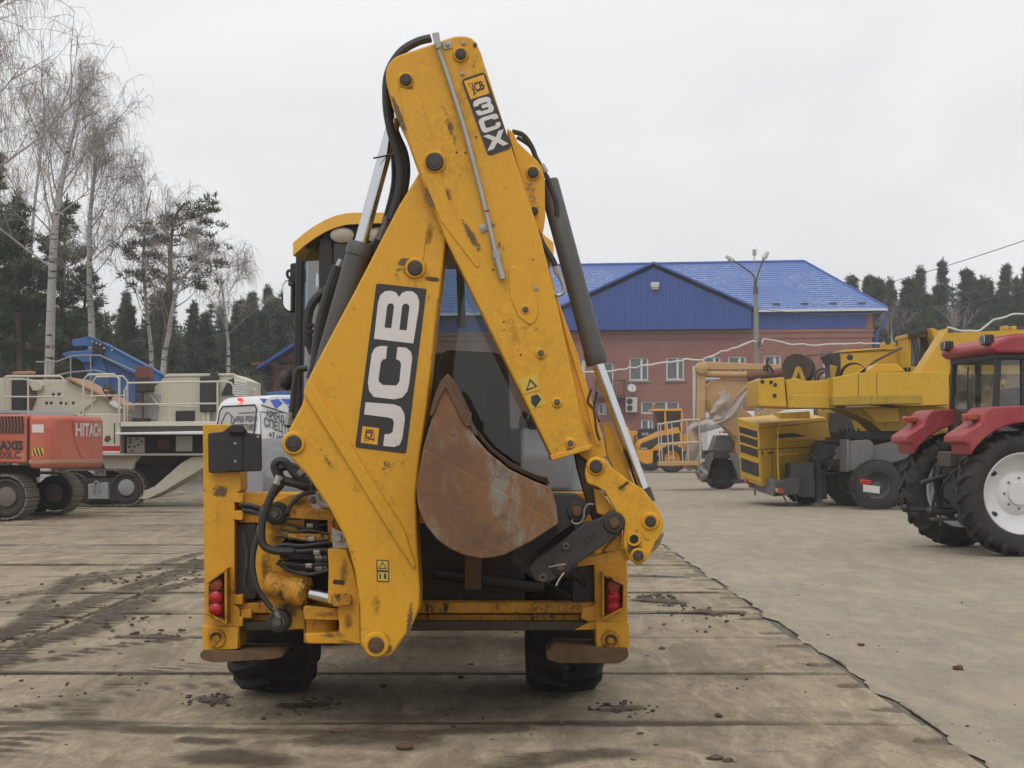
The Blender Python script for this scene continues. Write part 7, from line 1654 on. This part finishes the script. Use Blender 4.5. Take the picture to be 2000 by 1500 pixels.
cabB = pb('cab_frame', [(1772, 656), (1780, 653), (1780, 728), (1772, 728)], 40.0, 41.0); pb('cab_roof', [(1772, 652), (1800, 648), (1826, 646), (1826, 656), (1772, 660)], 39.9, 41.2); pb('cab_base', [(1772, 716), (1840, 716), (1840, 745), (1772, 745)], 40.0, 41.0); pb('cab_post', [(1799, 656), (1803, 656), (1803, 718), (1799, 718)], 40.0, 40.1, 'black'); pb('cab_rear', [(1826, 646), (1836, 646), (1838, 720), (1828, 720)], 40.2, 40.95)
MB().add([PX(1780, 660, 40.05), PX(1799, 660, 40.05), PX(1799, 716, 40.05), PX(1780, 716, 40.05)], [(0, 1, 2, 3)]).build('window_pane', M['tracglass'], cabB, smooth=0)
MB().add([PX(1803, 660, 40.05), PX(1827, 660, 40.05), PX(1827, 716, 40.05), PX(1803, 716, 40.05)], [(0, 1, 2, 3)]).build('window_pane', M['glassdark'], cabB, smooth=0)
pb('cab_back', [(1780, 656), (1828, 656), (1828, 720), (1780, 720)], 40.9, 40.98, 'dark'); pb('rolled_tarp', [(1774, 650), (1800, 642, 4), (1822, 640, 4), (1822, 650), (1776, 660)], 39.8, 40.1, 'dark')
MB().tube([PX(1786, 658, 39.9), PX(1792, 680, 39.9), PX(1800, 712, 39.9), PX(1822, 716, 39.9)], .02, 6, 3).build('hose', M['hose'], CB)
pb('main_boom', [(1818, 640, 3), (1826, 642), (1845, 651), (2080, 640), (2080, 730), (1850, 732), (1836, 700)], 39.4, 40.4); pb('boom_pivot', [(1826, 705), (1852, 690), (1856, 800), (1832, 800), (1812, 770)], 39.0, 39.4); pb('boom_lug', [(1962, 636), (1970, 636), (1970, 645), (1962, 645)], 39.4, 39.8); pb('boom_lug', [(1976, 637), (1986, 637), (1986, 645), (1976, 645)], 39.4, 39.8)
pb('machinery', [(1900, 730), (2060, 728), (2060, 800), (1900, 800)], 40.0, 41, 'cranedirt'); pb('strut', [(1940, 780), (1960, 740), (1968, 744), (1950, 790)], 39.3, 39.5); pb('strut', [(1955, 745), (1990, 780), (1984, 786), (1950, 752)], 39.3, 39.5)
pb('turret', [(1700, 735), (2060, 735), (2060, 850), (1700, 850)], 41.5, 43.0, 'cranedirt'); pb('chassis', [(1640, 850), (2100, 850), (2100, 920), (1640, 920)], 41.6, 43.6, 'chassis')
for x in (1690, 1760, 1960, 2030): truck_wheel(x, 41.6, .58, parent=CB)
MB().lathe([(0, .12), (.03, .11), (.05, .03), (.06, 0)], PX(1668, 684, 41.3), (0, 0, 1), 10).build('beacon', M['orange_lens'], CB); MB().tube([PX(1760, 648, 40.5), PX(1790, 650, 40.2), PX(1815, 655, 40)], .012, 5, 2).build('cable', M['hose'], CB)

# ------------------------------------------------------------------ tan aerial platform truck with its basket
M['tan'] = paint('dusty_tan_paint', (.50, .30, .13), .55, (.35, .25, .16), .5, .3, (.2, .12, .06))
AD = 50
AP = thing('aerial_platform_truck', 'tan aerial platform truck with folded arm and empty basket before the building', 'platform truck', (PX(1410, 0, AD).x, AD, 0))
def ap(name, pts, d0, d1, mat='tan', parent=AP, bevel=.015): return MB().prism(pts, AD+d0, AD+d1).build(name, M[mat], parent, bevel)
ap('knuckle', [(1374, 790), (1376, 758), (1391, 743), (1414, 740), (1486, 740), (1486, 768), (1452, 770), (1440, 788), (1474, 816), (1442, 858), (1398, 820)], 0, .5)
ap('lower_arm', [(1398, 820), (1412, 812), (1452, 850), (1445, 900), (1436, 900), (1436, 860)], .05, .45, 'tan'); ap('arm_shade_plate', [(1373, 782), (1382, 780), (1402, 806), (1398, 820)], -.02, .3, 'cranedirt')
ap('upper_arm', [(1364, 710), (1372, 706), (1530, 712), (1530, 722), (1364, 722)], -.15, .15); MB().cyl(PX(1372, 730, AD-.05), PX(1520, 733, AD-.05), .12, n=14).build('arm_tube', M['tan'], AP); MB().cyl(PX(1460, 735, AD-.15), PX(1532, 727, AD-.15), .14, n=14).build('arm_ram', M['log'], AP)
MB().lathe([(0, .2), (.12, .2), (.2, .16), (.2, -.2)], PX(1370, 719, AD-.15), (0, -1, 0), 20).build('arm_joint', M['tan'], AP); ap('basket_post', [(1362, 722), (1378, 722), (1377, 826), (1360, 826)], -.2, .05); ap('levelling_rod', [(1353, 715), (1360, 715), (1358, 826), (1354, 826)], -.1, 0, 'whitegrey')
ap('diagonal_ram', [(1440, 846), (1452, 850), (1500, 812), (1540, 798), (1500, 795), (1462, 820)], .1, .4, 'tan')
# basket
bs = [(1285, 828), (1342, 819), (1366, 820), (1366, 908), (1290, 908)]
BK = bpy.data.objects.new('basket', None); C.objects.link(BK); BK.location = PX(1326, 908, AD-.8); own(BK, AP)
M['basket'] = paint('cream_basket_tube', (.55, .47, .36), .55, (.3, .24, .18), .5)
for d in (-1.2, -.4):
    for a in ([(1284, 829), (1342, 820), (1366, 820)], [(1288, 868), (1366, 863)], [(1290, 905), (1366, 905)]): MB().tube([PX(x, y, AD+d) for x, y in a], .03, 6, 1).build('rail', M['basket'], BK)
    for x in (1285, 1290, 1303, 1312, 1330, 1341, 1365): MB().tube([PX(x, 829-(x-1285)*.15, AD+d), PX(x+4, 906, AD+d)], .02, 6, 1).build('upright', M['basket'], BK)
for x, y in ((1285, 829), (1365, 820), (1289, 868)): MB().tube([PX(x, y, AD-1.2), PX(x, y, AD-.4)], .03, 6, 1).build('rail', M['basket'], BK)
MB().prism([(1289, 902), (1366, 900), (1366, 909), (1289, 910)], AD-1.25, AD-.35).build('floor', M['tan'], BK, .01)
# grey carrier with outriggers
ap('tilted_cover', [(1390, 880), (1401, 850, 2), (1424, 850, 2), (1438, 868), (1438, 882)], .3, 1.4, 'greysteel'); ap('carrier_frame', [(1375, 880), (1520, 876), (1520, 896), (1375, 896)], .3, 1.8, 'chassis')
ap('outrigger_leg', [(1380, 890), (1394, 884), (1388, 910), (1382, 935), (1374, 935), (1376, 910)], -.3, .0, 'greysteel'); ap('outrigger_foot', [(1374, 937), (1390, 937), (1390, 942), (1374, 942)], -.5, .2, 'chassis', bevel=0)
ap('outrigger_leg', [(1424, 885), (1440, 885), (1456, 930), (1458, 940), (1444, 940), (1436, 915)], -.3, .0, 'greysteel'); ap('outrigger_foot', [(1436, 938), (1458, 936), (1458, 943), (1436, 945)], -.5, .2, 'chassis', bevel=0)
truck_wheel(1408, AD+1.0, .52, parent=AP); truck_wheel(1500, AD+1.0, .52, parent=AP); ap('lamp', [(1428, 880), (1438, 880), (1438, 888), (1428, 888)], -.05, .2, 'orange_lens')
ap('rag', [(1362, 908), (1378, 900, 4), (1382, 920), (1370, 940), (1360, 925)], -.5, -.3, 'track')
# plastic film draped over arm and basket: crumpled sheet with folds
def film_mat():
    m, t, p = newmat('crumpled_plastic_film'); n = noise(t, coords(t), 5, 5, .7)
    t.links.new(mixc(t, ramp(t, n, .3, .7), (.46, .40, .36), (.62, .57, .53)), p.inputs['Base Color']); p.inputs['Roughness'].default_value = .55; p.inputs['Alpha'].default_value = .72; bump(t, p, noise(t, coords(t), 9, 5, .75, 1.5), 1.0, .06)
    return m
M['plastic'] = film_mat()
def film(path, lab, seed):
    r_ = random.Random(seed); P = smooth_path([(x, y, w) for x, y, w in path], 6); n = len(P)
    ph = [r_.uniform(0, 6) for _ in range(6)]
    def fn(u, v):
        i = u*(n-1); k = min(n-2, int(i)); q = P[k].lerp(P[k+1], i-k); a = v*math.pi*1.3-.2
        w = q.z*(1+.12*math.sin(17*u+5*v+ph[0]))
        tx = (P[k+1]-P[k]); tl_ = math.hypot(tx.x, tx.y) or 1; nx_, ny_ = -tx.y/tl_, tx.x/tl_
        s = math.cos(a)*w/2*(1+.1*math.sin(9*v+ph[1])); dp = math.sin(a)*w*.012*(1+.5*math.sin(13*v+7*u+ph[2]))+.05*math.sin(23*v+3*math.sin(6*u))
        return PX(q.x+nx_*s, q.y+ny_*s, AD-.6-dp*.8)
    return tag(MB().grid(fn, 60, 26).build('plastic_film', M['plastic'], smooth=60), lab, 'plastic film', 'plastic film on the platform truck')
film([(1486, 742, 8), (1470, 752, 16), (1445, 778, 20), (1428, 806, 26), (1405, 822, 24), (1372, 830, 26), (1352, 840, 22), (1358, 870, 28), (1350, 900, 30), (1338, 914, 16)], 'translucent plastic film wound from the tan arm down to the basket', 1)
film([(1412, 764, 18), (1414, 785, 26), (1400, 810, 30), (1390, 822, 20)], 'short end of plastic film hanging on the tan knuckle', 2)
film([(1335, 916, 6), (1325, 902, 8), (1305, 898, 6)], 'tail of plastic film lying in the basket', 3)
film([(1362, 908, 10), (1370, 925, 22), (1366, 938, 8)], 'grey end of plastic film dangling below the basket', 4)

# ------------------------------------------------------------------ wheel loader and other machines before the building
M['loader'] = paint('orange_yellow_paint', (.70, .31, .015), .42, (.3, .18, .06), .35)
WD = 79
WL = thing('wheel_loader', 'orange yellow wheel loader with black hood panel parked before the brick building', 'wheel loader', (PX(1310, 0, WD).x, WD, 0))
def wl(name, pts, d0, d1, mat='loader', parent=WL, bevel=.03): return MB().prism(pts, WD+d0, WD+d1).build(name, M[mat], parent, bevel)
wl('hood', [(1245, 880), (1246, 868, 3), (1253, 860, 5), (1290, 842), (1324, 834), (1330, 846), (1330, 880)], 0, 2.2); wl('hood_panel', [(1248, 878), (1252, 866), (1290, 851), (1328, 845), (1328, 862), (1285, 866), (1272, 878)], -.02, .1, 'black')
wl('counterweight', [(1243, 880), (1276, 880), (1275, 905, 4), (1262, 907), (1246, 898, 3)], -.1, 2.3); lettering('lettering', '150F10B', lambda x, y: PX(1257+x, 876-y, WD-.03), M['decal_white'], WL, 4.2, .1, .9)
wl('cab_roof', [(1271, 803), (1274, 799), (1332, 798), (1334, 803)], -.1, 1.9); wl('cab_post', [(1297, 803), (1301, 803), (1302, 842), (1298, 842)], -.05, .05); wl('cab_post', [(1330, 803), (1334, 803), (1334, 842), (1330, 842)], -.05, .05)
wl('cab_glass', [(1280, 803), (1331, 803), (1331, 842), (1286, 842)], .1, 1.7, 'glassdark', bevel=0); wl('cab_interior', [(1283, 815), (1329, 812), (1329, 842), (1288, 842)], .3, 1.5, 'black'); MB().lathe([(0, .3), (.08, .25), (.1, 0)], PX(1279, 799, WD+.4), (0, 0, 1), 10).build('beacon', M['orange_lens'], WL)
wl('arm', [(1333, 850), (1350, 842), (1384, 868), (1390, 890), (1380, 890), (1345, 865), (1335, 875)], .3, .7); wl('chassis', [(1270, 880), (1390, 880), (1390, 900), (1280, 905)], .4, 1.9, 'chassis'); wl('mudguard', [(1284, 892), (1290, 872, 6), (1320, 866, 8), (1338, 880), (1334, 884), (1318, 872), (1296, 878)], -.15, .5)
def loader_wheel(px): 
    c_ = PX(px, 0, WD); c_.z = .72; wg = bpy.data.objects.new('wheel', None); C.objects.link(wg); wg.location = c_; own(wg, WL); tractor_wheel(c_, (0, -1, 0), .74, .5, .38, 'rubber', 'loader', wg, 18, .04)
loader_wheel(1312); loader_wheel(1376)
o = wl('front_bucket', [(1396, 905), (1400, 880), (1410, 876), (1424, 900), (1430, 918), (1404, 918)], -.3, 2.5, 'rustdark')
YD = 84
YM = thing('yellow_machine', 'yellow machine with slanted black louvres half hidden left of the wheel loader', 'machine', (PX(1236, 0, YD).x, YD, 0))
def ym(name, pts, d0, d1, mat='loader', bevel=.03): return MB().prism(pts, YD+d0, YD+d1).build(name, M[mat], YM, bevel)
ym('engine_box', [(1212, 882), (1212, 842), (1245, 842), (1245, 882)], 0, 2); ym('round_tank', [(1212, 853, 4), (1212, 832, 8), (1230, 834, 8), (1231, 853, 4)], .3, 1.6)
for k in range(4): ym('louvre', [(1237, 853+k*6), (1244, 848+k*6), (1244, 851+k*6), (1237, 857+k*6)], -.02, .05, 'black', 0)
ym('dark_hood', [(1246, 848), (1250, 837, 2), (1284, 836, 2), (1288, 850), (1288, 856), (1246, 856)], .6, 2, 'black'); lettering('lettering', 'BLTA', lambda x, y: PX(1260+x, 848-y, YD+.57), M['decal_white'], YM, 7, .2, .8)
ym('chassis', [(1200, 882), (1290, 882), (1290, 900), (1200, 900)], .3, 1.8, 'chassis')
for x in (1215, 1270): truck_wheel(x, YD+.4, .6, parent=YM)
WT = 64
TK = thing('white_lorry', 'white box lorry with ribbed side and red stripe behind the platform truck', 'lorry', (PX(1500, 0, WT).x, WT, 0))
def wk(name, pts, d0, d1, mat='white', bevel=.02): return MB().prism(pts, WT+d0, WT+d1).build(name, M[mat], TK, bevel)
wk('box_body', [(1382, 806), (1600, 798), (1600, 905), (1382, 905)], 0, 2.4)
for k in range(5): wk('rib', [(1384+k*6, 826), (1386.5+k*6, 826), (1386.5+k*6, 904), (1384+k*6, 904)], -.06, .02)
wk('red_stripe', [(1402, 842), (1600, 838), (1600, 842), (1402, 846)], -.012, .02, 'handred', 0); wk('chassis', [(1382, 905), (1620, 905), (1620, 916), (1382, 916)], .3, 2.1, 'chassis')
wk('cab', [(1604, 830, 4), (1640, 828, 4), (1648, 870), (1648, 912), (1604, 912)], .1, 2.3)
for x in (1400, 1580, 1630): truck_wheel(x, WT+.3, .5, parent=TK)
OC = thing('loader_cab', 'dark glazed machine cab with orange pillar seen behind the nearest crane', 'machine', (PX(1625, 0, 46).x, 46, 0))
def oc(name, pts, d0, d1, mat='loader', bevel=.02): return MB().prism(pts, 46+d0, 46+d1).build(name, M[mat], OC, bevel)
oc('pillar', [(1600, 790), (1606, 790), (1606, 860), (1600, 860)], 0, .1); oc('glazing', [(1606, 790), (1650, 790), (1650, 862), (1606, 862)], .06, 1.4, 'glassdark', 0); oc('body', [(1590, 862), (1700, 860), (1700, 930), (1590, 930)], .1, 1.8, 'chassis'); oc('roof', [(1596, 784), (1660, 784), (1660, 790), (1596, 790)], -.1, 1.6); oc('pillar', [(1648, 790), (1653, 790), (1653, 862), (1648, 862)], 0, .1, 'black')
for x in (1610, 1690): truck_wheel(x, 46.4, .55, parent=OC)

# clutter under the near crane: pipes, boxes, cables
rk = random.Random(31)
for k in range(16):
    x = rk.uniform(1560, 1780); y = rk.uniform(880, 945)
    if k % 2: pa('chassis_box', [(x, y), (x+rk.uniform(8, 24), y), (x+rk.uniform(8, 22), y+rk.uniform(8, 24)), (x, y+rk.uniform(8, 22))], 36.5+rk.uniform(0, .8), 37.6, rk.choice(('chassis', 'greysteel', 'black', 'rustdark')))
    else: MB().tube([PX(x, y, 36.5), PX(x+rk.uniform(10, 30), y+rk.uniform(-12, 12), 36.4), PX(x+rk.uniform(30, 60), y+rk.uniform(-10, 20), 36.5)], rk.choice((.02, .03)), 6, 3).build('pipe', M['hose'], CA)
for k in range(5): MB().tube([PX(1640+k*9, 838, 37), PX(1644+k*9, 850, 36.9), PX(1650+k*8, 860, 37)], .025, 6, 3).build('hose', M['hose'], CA)
for x, y in ((1660, 845), (1672, 846), (1690, 848)): pa('valve', [(x, y), (x+9, y-2), (x+9, y+14), (x, y+14)], 36.7, 37, 'greysteel')
# haze: the damp air of the yard
m = MB(); m.box(-420, 420, -60, 720, -1.1, 24)
hz = m.build('haze', None, smooth=0); tag(hz, 'thin grey haze of damp air over the whole yard', 'haze', kind='stuff')
hm = bpy.data.materials.new('damp_haze'); hm.use_nodes = True; ht = hm.node_tree; ht.nodes.clear()
ho = ht.nodes.new('ShaderNodeOutputMaterial'); hv = ht.nodes.new('ShaderNodeVolumePrincipled'); hv.inputs['Color'].default_value = (.9, .92, .95, 1); hv.inputs['Density'].default_value = .0011; hv.inputs['Anisotropy'].default_value = .2; hm.cycles.homogeneous_volume = True
ht.links.new(hv.outputs[0], ho.inputs['Volume']); hz.data.materials.append(hm)
